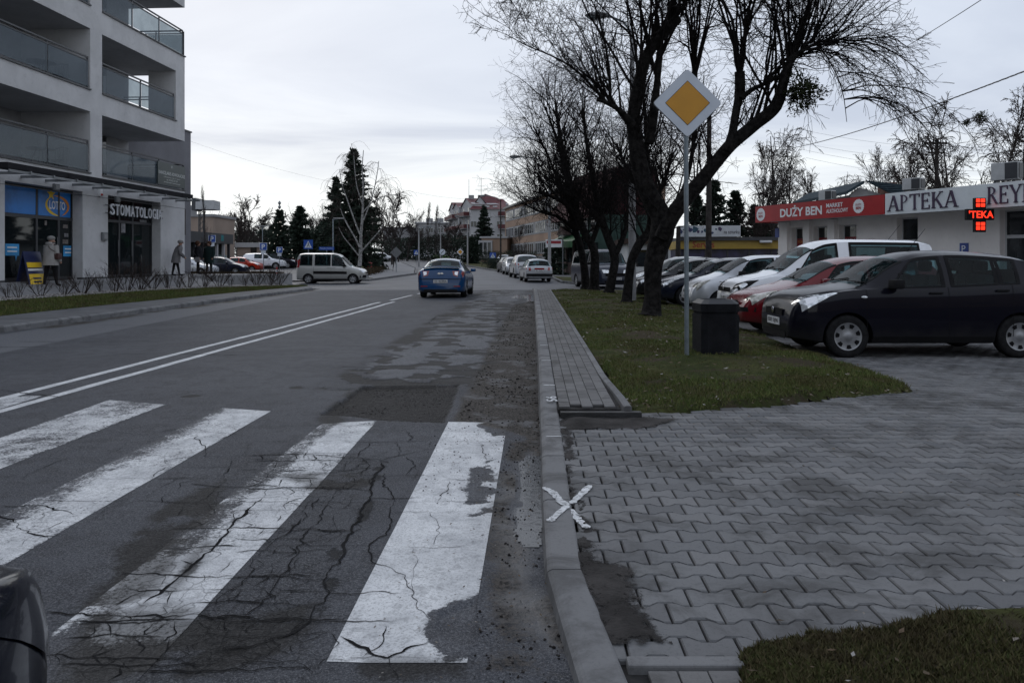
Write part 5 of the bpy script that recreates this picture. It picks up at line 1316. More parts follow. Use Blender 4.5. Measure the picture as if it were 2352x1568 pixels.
class Car:
    def __init__(s, L, W, top, belt, wb, fo, R, roof_w, cabin, nose=.35, tail=.25, clear=.19, nose_w=.70, tail_w=.80, hood_w=.84):
        s.L, s.W, s.wb, s.fo, s.R = L, W, wb, fo, R
        s.zt = pchip(*zip(*top)); s.belt = pchip(*zip(*belt)); s.keys = [p[0] for p in top]
        s.roof_w, s.cabin, s.nose, s.tail, s.clear, s.nose_w, s.tail_w, s.hood_w = roof_w, cabin, nose, tail, clear, nose_w, tail_w, hood_w
        c0, h0, h1, c1 = cabin                  # cowl, header front, header rear, rear deck (x from the front)
        s.wtf = lambda x: float(np.interp(x, [0, c0, h0, h1, c1, L], [0, 0, 1, 1, 0, 0]))
    def w(s, x):
        W2 = s.W/2
        if x < s.nose: t = 1-x/s.nose; return W2*(s.nose_w+(1-s.nose_w)*math.sqrt(max(0, 1-t*t)))*(0.975+.025*min(1, x/1.0))
        if x > s.L-s.tail: t = 1-(s.L-x)/s.tail; return W2*(s.tail_w+(1-s.tail_w)*math.sqrt(max(0, 1-t*t)))
        return W2*(0.975+.025*min(1, x/1.0))
    def rows(s, x):
        zt = s.zt(x); w = s.w(x); e = min(x, s.L-x)
        zb = s.clear + .06*max(0, 1-e/.45)
        tb = s.wtf(x); hood = .045
        crown = hood+(0.075-hood)*tb
        zs = max(min(s.belt(x), zt-crown-.015), zb+.12)
        zte = max(zt-crown, zs+.012)
        wt = w*s.hood_w*(1-tb) + s.roof_w*tb
        wt = min(wt, w*.93)
        m = zb+.12
        R = [(0, zb), (.80*w, zb), (.94*w, zb+.03), (.988*w, zb+.11)]
        for v, f in ((.38, 1.0), (.60, 1.003), (.80, .995), (.93, .978)): R.append((f*w, m+(zs-m)*v))
        R.append((.955*w, zs))
        for v in (.10, .35, .62, .86, 1.0):
            R.append((.945*w+(wt-.945*w)*v+.018*math.sin(PI*v)*tb, zs+(zte-zs)*v))
        for q in (.08, .22, .45, .72, 1.0):
            R.append((wt*(1-q), zte+(zt-zte)*(1-(1-q)**2.4)))
        return R                                 # 19 rows, belt = 8, roof edge = 13, centre = 18
    def S(s, x, t, off=0.0, side=1):
        def p(xx, tt):
            tt = min(max(tt, 0), 18); R = s.rows(min(max(xx, 0), s.L)); i = min(int(tt), 17); f = tt-i
            return Vector((s.L/2-xx, R[i][0]+(R[i+1][0]-R[i][0])*f, R[i][1]+(R[i+1][1]-R[i][1])*f))
        P0 = p(x, t)
        if off:
            dx = p(min(x+.02, s.L), t)-p(max(x-.02, 0), t); dt = p(x, t+.25)-p(x, t-.25)
            n = dx.cross(dt)
            if n.length > 1e-9:
                n.normalize()
                if n.y*1.0+n.z*0.6 < 0 and not (abs(n.x) > .8): n = -n
                if abs(n.x) > .8 and n.x*(s.L/2-x) < 0 and abs(x-s.L/2) > .4*s.L: n = -n
                P0 = P0+n*off
        return Vector((P0.x, P0.y*side, P0.z))
    def body_mb(s, res=60):
        st = set(np.linspace(0, s.L, res)) | set(s.keys) | {0.01, .03, .06, .1, .15, .21, .28} | {s.L-d for d in (0.01, .03, .06, .1, .15, .21, .28)}
        st = sorted(st); st = [a for i, a in enumerate(st) if i == 0 or a-st[i-1] > .006]; s.st = st
        mb = MB(); R = []
        for x in st:
            r = s.rows(x); X = s.L/2-x
            R.append([(X, y, z) for y, z in r[:-1]] + [(X, 0, r[-1][1])] + [(X, -y, z) for y, z in r[-2:0:-1]])
        k = len(R[0]); vs = [p for row in R for p in row]
        fs = [(i*k+j, i*k+(j+1) % k, (i+1)*k+(j+1) % k, (i+1)*k+j) for i in range(len(R)-1) for j in range(k)]
        fs += [tuple(range(k))[::-1], tuple(range((len(R)-1)*k, len(R)*k))]
        return mb.add(vs, fs)
    def patch(s, c, n, m, off, side=1):
        """c: four (x,t) corners in order"""
        mb = MB(); R = []
        for i in range(n+1):
            u = i/n; row = []
            for j in range(m+1):
                v = j/m
                x = (c[0][0]*(1-u)+c[1][0]*u)*(1-v)+(c[3][0]*(1-u)+c[2][0]*u)*v; t = (c[0][1]*(1-u)+c[1][1]*u)*(1-v)+(c[3][1]*(1-u)+c[2][1]*u)*v
                row.append(s.S(x, t, off, side))
            R.append(row)
        return mb.grid(R)
    def across(s, x0, x1, t0, off, n=14, t1=None):
        """patch over the centre line from edge row t0 on one side to the other"""
        mb = MB(); R = []; t1 = t0 if t1 is None else t1
        for i in range(n+1):
            x = x0+(x1-x0)*i/n; tt = t0+(t1-t0)*i/n; row = []
            for side, rng_ in ((1, np.linspace(tt, 18, 8)), (-1, np.linspace(18, tt, 8)[1:])):
                for t in rng_: row.append(s.S(x, t, off, side))
            R.append(row)
        return mb.grid(R)
def cut_arches(mb, car, res=28):
    me = mb.mesh('body', True, 35)
    o = link('tmp_body', me)
    c = MB(); Ra = car.R*1.16
    for x in (car.fo, car.fo+car.wb):
        for sd in (1, -1):
            y0, y1 = sd*(car.W/2+.2), sd*(car.W/2-.24)
            c.lathe([(Ra, min(y0, y1)), (Ra, max(y0, y1))], res, (car.L/2-x, 0, car.R-.01), 'y')
    co = c.obj('tmp_cut', M['slot_black'])
    md = o.modifiers.new('arch', 'BOOLEAN'); md.operation = 'DIFFERENCE'; md.object = co; md.solver = 'EXACT'
    bpy.context.view_layer.update()
    dg = bpy.context.evaluated_depsgraph_get()
    out = bpy.data.meshes.new_from_object(o.evaluated_get(dg))
    bpy.data.objects.remove(o); bpy.data.objects.remove(co)
    if len(out.polygons) < 50: out = me
    return out
def finish_body(me, car, pm):
    me.materials.clear(); me.materials.append(pm); me.materials.append(M['slot_black'])
    Ra = car.R*1.16
    for p in me.polygons:
        c = p.center; k = 0
        for x in (car.fo, car.fo+car.wb):
            if math.hypot(c.x-(car.L/2-x), c.z-(car.R-.01)) < Ra*1.004 and abs(c.y) < car.W/2-.004 and c.z > .1: k = 1
        if c.z < car.clear+.012 and p.normal.z < -.7: k = 1
        p.material_index = k; p.use_smooth = True
    me.set_sharp_from_angle(angle=math.radians(32))
    return me
glassy('clear_glass', (0.010, 0.016, 0.018), 0.30, 0.03); M['clear_glass'].node_tree.nodes['Transparent BSDF'].inputs[0].default_value = (0.50, 0.68, 0.70, 1)
mat('cabin_trim', (0.016, 0.017, 0.018), 0.8, var=.3); mat('seat_cloth', (0.030, 0.036, 0.038), 0.9, var=.3)
def open_windows(me, car, cfg):
    """take the sheet metal out behind the panes"""
    c0, h0, h1, c1 = car.cabin; bm = bmesh.new(); bm.from_mesh(me); kill = []
    rw_ = cfg.get('rear', (h1+.06, c1-.05, 13.7))
    for f in bm.faces:
        c = f.calc_center_median(); x = car.L/2-c.x
        if c.z < .8: continue
        R = car.rows(min(max(x, 0), car.L)); zs, zte, wt_ = R[8][1], R[13][1], R[13][0]
        if c.z < zte-.004:
            v = (c.z-zs)/max(.02, zte-zs)
            if zte-zs > .06 and .10 < v < .86:
                for (x0, x1, s0, s1) in cfg['windows']:
                    if x0+s0*v+.02 < x < x1+s1*v-.0: kill.append(f); break
        elif c0+.10 < x < h0-.05 and abs(c.y) < wt_*.90: kill.append(f)
        elif rw_ and rw_[0]+.03 < x < rw_[1]-.03 and abs(c.y) < wt_*.86: kill.append(f)
    bmesh.ops.delete(bm, geom=kill, context='FACES'); bm.to_mesh(me); bm.free()
def cabin(car, t):
    c0, h0, h1, c1 = car.cabin; L = car.L; w = car.W/2-.13; zb = car.belt((c0+c1)/2)
    it = MB().bbox(L/2-c1+.15, L/2-c0-.25, -w, w, .32, zb-.22, .05).obj('cabin_floor', M['cabin_trim'], t)
    MB().bbox(L/2-c0-.55, L/2-c0-.12, -w, w, zb-.25, zb-.04, .05).obj('dashboard', M['cabin_trim'], it)
    for xx in (h0+.45, h0+1.25):
        for yy in (-.36, .36):
            q = MB().bbox(-.07, .07, -.24, .24, zb-.25, zb+.18, .05); q.bbox(-.05, .05, -.13, .13, zb+.22, zb+.38, .04); q.xf(Matrix.Translation((L/2-xx, yy, 0))); q.obj('seat', M['seat_cloth'], it, True)
    q = MB(); q.lathe([(.17, -.012), (.185, 0), (.17, .012), (.155, 0), (.17, -.012)], 18, axis='x', cap=False); q.xf(Matrix.Translation((L/2-c0-.62, .36, zb-.02)) @ Matrix.Rotation(.5, 4, 'Y')); q.obj('steering_wheel', M['black_trim'], it, True)
def build_car(name, label, car, colour, cfg, loc, rotz, cat='car', group=None, res=60, arches=True):
    """parts: body, panes, lamps, wheels, mirrors, plate ... ; origin under the middle of the car, nose along +x"""
    t = thing(name, label, cat, loc, rotz, group)
    L, W = car.L, car.W
    mb = car.body_mb(res)
    me = cut_arches(mb, car) if arches else mb.mesh('body', True, 35)
    body = link('body', finish_body(me, car, colour), t)
    G_ = M['car_glass']; op = res >= 50
    if op: open_windows(body.data, car, cfg); cabin(car, t); G_ = M['clear_glass']
    c0, h0, h1, c1 = car.cabin
    car.across(c0+cfg.get('ws0', .05), h0-.03, 13.6, .005, t1=13.7).obj('windscreen', G_, t, True)
    rw_ = cfg.get('rear', (h1+.06, c1-.05, 13.7))
    if rw_: car.across(rw_[0], rw_[1], rw_[2], .005).obj('rear_window', G_, t, True)
    for sd in (1, -1):
        for (x0, x1, s0, s1) in cfg['windows']:        # x at the belt, slant per window side
            w_ = car.patch([(x0, 8.45), (x1, 8.45), (x1+s1, 12.75), (x0+s0, 12.75)], 8, 8, .004, sd).obj('side_window', M['clear_glass'] if op else M['side_glass'], t, True)
            if op:
                for (a, b) in ((x0, s0), (x1-.03, s1)): car.patch([(a-.012, 8.3), (a+.042, 8.3), (a+b+.042, 12.9), (a+b-.012, 12.9)], 2, 8, .006, sd).obj('window_seal', M['black_trim'], w_, True)
                for (ta, tb) in ((8.25, 8.75), (12.3, 12.95)):
                    va, vb = (ta-8.45)/4.3, (tb-8.45)/4.3; car.patch([(x0+s0*va, ta), (x1+s1*va, ta), (x1+s1*vb, tb), (x0+s0*vb, tb)], 10, 2, .006, sd).obj('window_seal', M['black_trim'], w_, True)
        for x in cfg.get('seams', ()):
            car.patch([(x-.004, 3.0), (x+.004, 3.0), (x+.004, 8.3), (x-.004, 8.3)], 1, 14, .002, sd).obj('door_seam', M['slot_black'], body)
        for x in cfg.get('handles', ()):
            p = car.S(x, 6.75, .02, sd); MB().bbox(p.x-.09, p.x+.09, p.y-.012, p.y+.012, p.z-.014, p.z+.014, .008).obj('door_handle', cfg.get('handle_mat', colour), t, True)
        if cfg.get('rub'):
            z_ = cfg['rub']; car.patch([(z_[0], z_[2]), (z_[1], z_[2]), (z_[1], z_[3]), (z_[0], z_[3])], 20, 2, .012, sd).obj('rubbing_strip', M['black_trim'], t, True)
        if op:
            car.patch([(.22, 12.5), (c0+.02, 12.5), (c0+.02, 12.8), (.22, 12.8)], 16, 1, .003, sd).obj('bonnet_seam', M['slot_black'], body)
            car.patch([(c0, 13.2), (h0, 12.7), (h0, 13.75), (c0, 13.75)], 10, 3, .004, sd).obj('windscreen_seal', M['black_trim'], t, True)
        # sill and lower bumper in black plastic
        xm = car.fo+car.R*1.2; xe = car.fo+car.wb-car.R*1.2
        car.patch([(xm, 2.0), (xe, 2.0), (xe, 3.0), (xm, 3.0)], 10, 2, .004, sd).obj('sill', M['black_trim'], body, True)
        if 'head' in cfg: car.patch(cfg['head'], 26, 10, .006, sd).obj('headlight', M[cfg.get('head_mat', 'headlamp')], t, True)
        if 'head_in' in cfg: car.patch(cfg['head_in'], 14, 5, .010, sd).obj('lamp_reflector', M['headlamp'] if cfg.get('head_mat') == 'black_trim' else M['chrome'], t, True)
        if 'tail' in cfg:
            for tc in (cfg['tail'] if isinstance(cfg['tail'][0], list) else [cfg['tail']]): car.patch(tc, 8, 8, .006, sd).obj('tail_light', M['tail_red'], t, True)
        if 'tail_in' in cfg: car.patch(cfg['tail_in'], 6, 6, .011, sd).obj('tail_lens', M['chrome'], t, True)
        mx = cfg.get('mirror_x', c0+.42); p = car.S(mx, 8.3, 0, sd)
        mr = MB().bbox(-.09, .07, -.10, .10, -.06, .07, .035); mr.xf(Matrix.Translation((p.x, p.y+sd*.12, p.z+.06)))
        mr.obj('mirror', cfg.get('mirror_mat', colour), t, True)
        MB().box(p.x-.03, p.x+.03, min(p.y-sd*.02, p.y+sd*.06), max(p.y-sd*.02, p.y+sd*.06), p.z-.01, p.z+.03).obj('mirror_arm', M['black_trim'], t)
        if cfg.get('indicator'):
            p = car.S(cfg['indicator'], 6.3, .01, sd); MB().ball(p, 1, 10, 6, (.045, .012, .02)).obj('side_indicator', M['headlamp'], t, True)
    # nose: grille, badge, bumper opening, plate
    if 'grille' in cfg:
        z0_, z1_, hw = cfg['grille']
        mbg = MB(); R = []
        for j in range(9):
            yy = -hw+2*hw*j/8; x = nose_x(car, abs(yy)); R.append([(x+.008, yy, z0_), (x+.004, yy, z1_)])
        mbg.grid(R).obj('grille', M['slot_black'], t, True)
    if 'lower' in cfg:
        z0_, z1_, hw = cfg['lower']
        R = []
        for j in range(9):
            yy = -hw+2*hw*j/8; x = nose_x(car, abs(yy)); R.append([(x+.008, yy, z0_), (x+.008, yy, z1_)])
        MB().grid(R).obj('air_intake', M['slot_black'], t, True)
    if 'band' in cfg:
        z0_, z1_, hw = cfg['band']; R = []
        for j in range(17):
            yy = -hw+2*hw*j/16; x = nose_x(car, abs(yy)); R.append([(x+.014, yy, z0_), (x+.014, yy, z1_)])
        MB().grid(R).obj('bumper_strip', M['black_trim'], t, True)
    if 'plate' in cfg:
        z_, txt = cfg['plate']; x = L/2+.012
        pl = MB().box(x-.006, x+.006, -.26, .26, z_-.055, z_+.055).obj('licence_plate', M['plate_white'], t)
        q = text(txt, -.21, .23, -.038, .038, 0, .003, .01); q.xf(Matrix.Translation((x+.008, 0, z_)) @ Matrix.Rotation(PI/2, 4, 'Z')); q.obj('plate_text', M['plate_ink'], pl)
    if 'rplate' in cfg:
        z_, txt = cfg['rplate']; x = -L/2-.012
        pl = MB().box(x-.006, x+.006, -.26, .26, z_-.055, z_+.055).obj('licence_plate', M['plate_white'], t)
        q = text(txt, -.21, .23, -.038, .038, 0, .003, .01); q.xf(Matrix.Translation((x-.008, 0, z_)) @ Matrix.Rotation(-PI/2, 4, 'Z')); q.obj('plate_text', M['plate_ink'], pl)
    if 'badge' in cfg:
        z_ = cfg['badge']; x = L/2+.015; MB().lathe([(.002, 0), (.045, 0), (.05, .006), (.045, .012), (.002, .014)], 14, (x, 0, z_), 'x').obj('badge', M['chrome'], t)
    if cfg.get('aerial'):
        x = cfg['aerial']; p = car.S(x, 18, 0); MB().tube([(p.x, 0, p.z-.01), (p.x-.28, 0, p.z+.34)], [.006, .003], 5).obj('aerial', M['slot_black'], t)
    # wipers resting on the windscreen
    for sd in (-.35, .25):
        a = car.S(c0+.06, 16.0, .015, 1); pts = []
        for i in range(5):
            x = c0+.07+.02*i; yy = sd+.11*i; R = car.rows(x); wt_ = R[13][0]; q = 1-min(1, abs(yy)/max(wt_, .1))
            z_ = R[13][1]+(R[18][1]-R[13][1])*(1-(1-q)**2.4); pts.append((L/2-x, yy, z_+.018))
        MB().tube(pts, .008, 5).obj('wiper', M['slot_black'], t)
    tm, rm, sm = wheel_meshes(car.R, cfg.get('tyre_w', .19), cfg.get('wheel', 'cap7'))
    for x in (car.fo, car.fo+car.wb):
        for sd in (1, -1):
            wl_ = link('wheel', tm, t); wl_.location = (L/2-x, sd*(W/2-.115), car.R-.002)
            if sd < 0: wl_.rotation_euler = (0, 0, PI)
            wl_.rotation_euler.y = rnd.uniform(0, 1)
            link('rim', rm, wl_); link('rim_slot', sm, wl_)['kind'] = 'stuff'
    return t
def nose_x(car, y):
    """x of the nose outline (plan) at half-width y, in car coordinates"""
    lo, hi = 0.0, car.nose
    if y <= car.w(0)*.98: return car.L/2
    for _ in range(20):
        m = (lo+hi)/2
        if car.w(m) < y: lo = m
        else: hi = m
    return car.L/2-hi
SEDAN_TOP = [(0, .52), (.04, .62), (.12, .71), (.4, .81), (1.15, .97), (1.98, 1.37), (2.35, 1.45), (2.8, 1.465), (3.25, 1.42), (4.02, 1.13), (4.40, 1.09), (4.50, 1.00), (4.55, .80), (4.58, .55)]
mazda = lambda: Car(4.58, 1.755, SEDAN_TOP, [(0, .7), (1.2, .90), (3, .97), (4.58, 1.0)], 2.64, .93, .315, .56, (1.15, 2.0, 3.2, 4.0), tail=.42, tail_w=.74, nose=.55)
swift = lambda: Car(3.695, 1.69, [(0, .52), (.02, .66), (.07, .79), (.22, .895), (.55, .97), (.92, 1.02), (1.60, 1.41), (1.9, 1.485), (2.35, 1.51), (3.0, 1.475), (3.35, 1.42), (3.52, 1.16), (3.62, .92), (3.67, .80), (3.695, .55)], [(0, .78), (.9, .945), (2.2, .975), (3.2, 1.02), (3.7, 1.03)], 2.39, .76, .30, .585, (.92, 1.62, 3.28, 3.58), nose=.42, tail=.35)
corsa = lambda: Car(3.82, 1.646, [(0, .48), (.03, .60), (.12, .72), (.35, .82), (.98, .97), (1.72, 1.35), (2.05, 1.42), (2.5, 1.44), (3.1, 1.41), (3.4, 1.34), (3.66, 1.0), (3.78, .85), (3.82, .52)], [(0, .7), (.98, .88), (2.5, .93), (3.8, .98)], 2.49, .78, .295, .57, (.98, 1.72, 3.3, 3.65), nose=.40, tail=.35)
yaris = lambda: Car(3.62, 1.66, [(0, .46), (.03, .60), (.10, .74), (.30, .87), (.80, 1.03), (1.48, 1.42), (1.8, 1.485), (2.2, 1.50), (2.9, 1.47), (3.25, 1.40), (3.48, 1.05), (3.58, .9), (3.62, .55)], [(0, .75), (.8, .92), (2.2, .97), (3.6, 1.02)], 2.37, .74, .29, .57, (.80, 1.5, 3.15, 3.5), nose=.45, tail=.35, nose_w=.62)
caddy = lambda: Car(4.41, 1.79, [(0, .52), (.03, .70), (.10, .84), (.30, .96), (.95, 1.12), (1.72, 1.66), (2.05, 1.79), (2.5, 1.83), (4.0, 1.815), (4.25, 1.77), (4.36, 1.5), (4.39, 1.0), (4.41, .55)], [(0, .8), (.95, 1.02), (2.5, 1.10), (4.4, 1.12)], 2.68, .88, .315, .68, (.95, 1.75, 4.18, 4.40), nose=.40, tail=.2, tail_w=.88)
kangoo = lambda: Car(4.0, 1.66, [(0, .50), (.03, .66), (.10, .80), (.28, .90), (.78, 1.03), (1.38, 1.60), (1.62, 1.76), (2.0, 1.82), (3.4, 1.82), (3.82, 1.78), (3.93, 1.60), (3.98, 1.1), (4.0, .55)], [(0, .75), (.8, .98), (2.2, 1.03), (4.0, 1.05)], 2.60, .70, .29, .66, (.78, 1.42, 3.78, 3.98), nose=.45, tail=.22, tail_w=.86, nose_w=.62)
estate = lambda: Car(4.26, 1.66, [(0, .50), (.04, .62), (.2, .74), (1.15, .93), (1.85, 1.34), (2.2, 1.41), (2.8, 1.435), (3.75, 1.40), (3.92, 1.33), (4.12, 1.0), (4.20, .92), (4.24, .78), (4.26, .5)], [(0, .68), (1.15, .86), (2.5, .90), (4.2, .92)], 2.465, .82, .29, .55, (1.15, 1.85, 3.85, 4.15), nose=.3, tail=.2, tail_w=.88)
suv = lambda: Car(4.45, 1.77, [(0, .55), (.04, .75), (.15, .90), (.4, .98), (1.15, 1.12), (1.85, 1.58), (2.2, 1.66), (3.0, 1.68), (4.0, 1.64), (4.2, 1.5), (4.36, 1.1), (4.42, .95), (4.45, .55)], [(0, .85), (1.15, 1.02), (2.5, 1.08), (4.4, 1.12)], 2.62, .88, .345, .62, (1.15, 1.87, 4.1, 4.38), nose=.4, tail=.25, tail_w=.84, clear=.24)
van = lambda: Car(4.8, 1.90, [(0, .55), (.03, .75), (.12, .98), (.45, 1.14), (.75, 1.22), (1.42, 1.80), (1.72, 1.92), (2.2, 1.95), (4.4, 1.94), (4.68, 1.86), (4.77, 1.4), (4.8, .55)], [(0, .85), (.75, 1.12), (2.2, 1.18), (4.8, 1.2)], 2.92, .85, .325, .74, (.75, 1.45, 4.6, 4.79), nose=.4, tail=.2, tail_w=.9, nose_w=.72)
HATCH_W = [(1.22, 2.10, .42, 0), (2.18, 2.95, 0, .05)]
dk = paint_mat('paint_charcoal', (0.006, 0.006, 0.011), .30, 0, .32, .06)
blk = paint_mat('paint_black', (0.006, 0.007, 0.009), .25, 0, .5, .15)
dblue = paint_mat('paint_dark_blue', (0.006, 0.009, 0.022), .25, 0, .5, .15)
red = paint_mat('paint_red', (0.13, 0.005, 0.010), .25, 0, .45, .15)
orange = paint_mat('paint_orange_red', (0.40, 0.026, 0.010), .25, 0, .5, .2)
white = paint_mat('paint_white', (0.74, 0.76, 0.80), .25)
silver = paint_mat('paint_silver', (0.56, 0.58, 0.62), .32, .5)
beige = paint_mat('paint_champagne', (0.37, 0.37, 0.355), .32, .3)
blue = paint_mat('paint_blue', (0.001, 0.046, 0.150), .22, 0, .6, .2)
vanblue = paint_mat('paint_slate_blue', (0.014, 0.019, 0.038), .3, 0, .5, .2)
PARK = 'cars parked nose-on to the grass verge'
ZP = 0.034
def park(car, front_px, Yc, rot=0.0):
    Xf = XY(front_px, Yc-car.W/2*0.8); return (Xf+car.L/2, Yc, ZP), PI+rot
c = swift(); loc, rz = ((5.78, 11.75, ZP), PI-.005)
build_car('parked_car', 'dark charcoal hatchback with silver hubcaps parked at the end of the row', c, dk,
          dict(windows=[(1.26, 2.12, .50, 0), (2.22, 2.86, 0, .02), (2.90, 3.16, 0, .03)], seams=(1.02, 2.16, 3.05), handles=(1.98, 2.90), handle_mat=M['black_trim'], indicator=.98,
               head=[(.06, 13.4), (.14, 5.2), (.62, 7.7), (.16, 13.3)], head_in=[(.13, 13.5), (.20, 6.0), (.34, 7.0), (.16, 13.6)], grille=(.56, .66, .36), lower=(.24, .34, .5), plate=(.47, 'EBE 0J96'), badge=.63, tail=[(3.45, 6.5), (3.62, 6.5), (3.5, 9.5), (3.38, 9)],
               aerial=1.98, wheel='cap7', mirror_mat=M['black_trim'], mirror_x=1.38, tyre_w=.185), loc, rz, group=PARK, res=84)
c = corsa(); loc, rz = park(c, 1706, 14.75)
build_car('parked_car', 'red hatchback with yellowed headlights beside the charcoal hatchback', c, red,
          dict(windows=[(1.30, 2.2, .46, 0), (2.28, 3.1, 0, .05)], seams=(1.1, 2.24), handles=(2.05, 2.95), head=[(.06, 14.4), (.14, 5.2), (.58, 7.7), (.24, 14.2)], head_mat='headlamp_dull', grille=(.56, .63, .38), lower=(.24, .33, .5), band=(.44, .52, .78),
               plate=(.40, 'ELW 36U5'), badge=.60, wheel='cap6'), loc, rz, group=PARK, res=70)
c = caddy(); loc, rz = park(c, 1684, 17.75)
build_car('parked_van', 'white compact van with black headlight surrounds parked between red and silver cars', c, white,
          dict(windows=[(1.25, 2.25, .5, 0), (2.5, 4.05, .02, -.02)], seams=(1.1, 2.36, 3.3), handles=(2.2, 2.5), head=[(.045, 15.0), (.10, 5.0), (.52, 7.7), (.13, 14.8)], head_mat='black_trim', head_in=[(.07, 14.0), (.14, 5.8), (.28, 7.0), (.11, 14.0)],
               grille=(.66, .76, .50), lower=(.26, .38, .55), plate=(.52, 'EL 4P217'), badge=.74, aerial=3.7, wheel='cap6', mirror_mat=M['black_trim']), loc, rz, 'van', group=PARK, res=70)
c = yaris(); loc, rz = park(c, 1588, 20.7)
build_car('parked_car', 'silver rounded hatchback beside the white compact van', c, silver,
          dict(windows=[(1.08, 2.12, .46, 0), (2.2, 3.0, 0, .05)], seams=(.95, 2.16), handles=(1.98, 2.85), head=[(.07, 14.6), (.12, 5.0), (.46, 7.5), (.24, 14.6)], head_mat='headlamp_dull', grille=(.52, .60, .25), lower=(.26, .36, .45), plate=(.42, 'EBE 47CK'), indicator=.72, wheel='cap6', mirror_mat=M['black_trim']), loc, rz, group=PARK, res=70)
c = corsa(); loc, rz = park(c, 1512, 23.8)
build_car('parked_car', 'dark blue hatchback behind the big tree trunk, beside the silver one', c, dblue,
          dict(windows=[(1.30, 2.2, .46, 0), (2.28, 3.1, 0, .05)], seams=(1.1, 2.24), handles=(2.05, 2.95), head=[(.06, 14.6), (.14, 5.4), (.62, 7.8), (.18, 14.4)], grille=(.5, .6, .38), plate=(.40, 'EBE 21JA'), wheel='cap6'), loc, rz, group=PARK, res=56)
c = corsa(); loc, rz = park(c, 1462, 26.8)
build_car('parked_car', 'black hatchback between two trunks, second from the end of the row', c, blk,
          dict(windows=[(1.30, 2.2, .46, 0), (2.28, 3.1, 0, .05)], seams=(1.1, 2.24), handles=(2.05, 2.95), head=[(.06, 14.6), (.14, 5.4), (.62, 7.8), (.18, 14.4)], grille=(.5, .6, .38), plate=(.40, 'EL 93Y4'), wheel='cap6'), loc, rz, group=PARK, res=50)
c = yaris(); loc, rz = park(c, 1452, 29.8)
build_car('parked_car', 'dark green hatchback at the far end of the parked row', c, paint_mat('paint_dark_green', (0.012, 0.022, 0.022), .3),
          dict(windows=[(1.08, 2.12, .46, 0), (2.2, 3.0, 0, .05)], seams=(.95, 2.16), head=[(.07, 14.6), (.12, 5.0), (.46, 7.5), (.24, 14.6)], grille=(.52, .60, .25), wheel='cap6'), loc, rz, group=PARK, res=46)
c = van()
build_car('parked_van', 'slate blue van facing the street behind the slim trunks', c, vanblue,
          dict(windows=[(1.0, 1.75, .45, 0), (1.9, 3.2, 0, 0), (3.3, 4.5, 0, 0)], seams=(.95, 1.82, 3.25), handles=(1.65, 1.95), head=[(.035, 16.0), (.05, 12.9), (.12, 12.9), (.085, 16.0)], grille=(.62, .76, .55), lower=(.3, .4, .6), plate=(.5, 'EBE 5T18'), wheel='cap6', mirror_mat=M['black_trim']),
          (4.55, 40.0, 0.0), -PI/2+.20, 'van', res=56)
c = mazda()
build_car('blue_car', 'blue saloon with boot spoiler driving away down the street', c, blue,
          dict(windows=[(1.45, 2.45, .5, 0), (2.55, 3.35, 0, .05), (3.4, 3.72, 0, -.18)], seams=(1.3, 2.5, 3.45), handles=(2.3, 3.2), rear=(3.34, 3.98, 13.9), tail=[[(4.10, 7.4), (4.48, 5.2), (4.52, 7.6), (4.20, 8.0)], [(4.47, 12.8), (4.548, 12.8), (4.54, 15.2), (4.492, 15.7)]],
               tail_in=[(4.495, 13.3), (4.538, 13.3), (4.532, 14.8), (4.503, 14.9)], rplate=(.62, 'ES 4239A'), head=[(.06, 14.6), (.14, 5.4), (.62, 7.8), (.18, 14.4)], wheel='alloy5', tyre_w=.205, mirror_x=1.62), (XY(1018, 28.6)-0.02, 28.6+2.29, 0), PI/2-.035, res=84)
mz = bpy.data.objects['blue_car']
q = MB(); R = []
for j in range(15):
    yy = -.66+1.32*j/14; k_ = 1-(yy/.66)**2; R.append([(-1.90, yy, 1.10+.055*k_+.012), (-2.04, yy, 1.115+.065*k_+.012), (-2.23, yy, 1.12+.075*k_), (-2.23, yy, 1.10+.075*k_), (-1.90, yy, 1.085+.055*k_)])
q.grid(R).obj('spoiler', blue, mz, True)
MB().box(-2.305, -2.285, -.80, .80, .70, .715).obj('bumper_seam', M['slot_black'], mz)
MB().prism([(-.12, 0), (-.05, .05), (0, .02), (.05, .05), (.12, 0), (.05, -.03), (0, -.005), (-.05, -.03)], -2.298, -2.29, 'x').xf(Matrix.Translation((0, 0, .90))).obj('badge', M['chrome'], mz)
MB().bbox(-2.31, -2.0, -.62, .62, .20, .33, .03).obj('rear_valance', M['black_trim'], mz, True)
for sd in (1, -1): MB().box(-2.297, -2.285, sd*.60-.12, sd*.60+.12, .42, .46).obj('reflector', M['tail_red'], mz)
c = kangoo()
build_car('estate_van', 'champagne boxy family van turning out of the side street', c, beige,
          dict(windows=[(.98, 1.92, .42, 0), (2.02, 2.92, 0, 0), (3.08, 3.78, 0, -.03)], seams=(.92, 1.97, 2.98), handles=(1.8, 2.1), head=[(.05, 14.4), (.10, 5.0), (.38, 7.6), (.15, 14.2)], rub=(1.05, 3.0, 4.0, 5.0), grille=(.6, .68, .35), band=(.36, .52, .80), indicator=.62, plate=(.42, 'ELW 7H02'), wheel='cap6', mirror_mat=M['black_trim'],
               tail=[(3.82, 6.5), (3.97, 6.5), (3.93, 11), (3.78, 11)]), (XY(765, 46.6), 46.65, 0), 0.03, 'van', res=64)
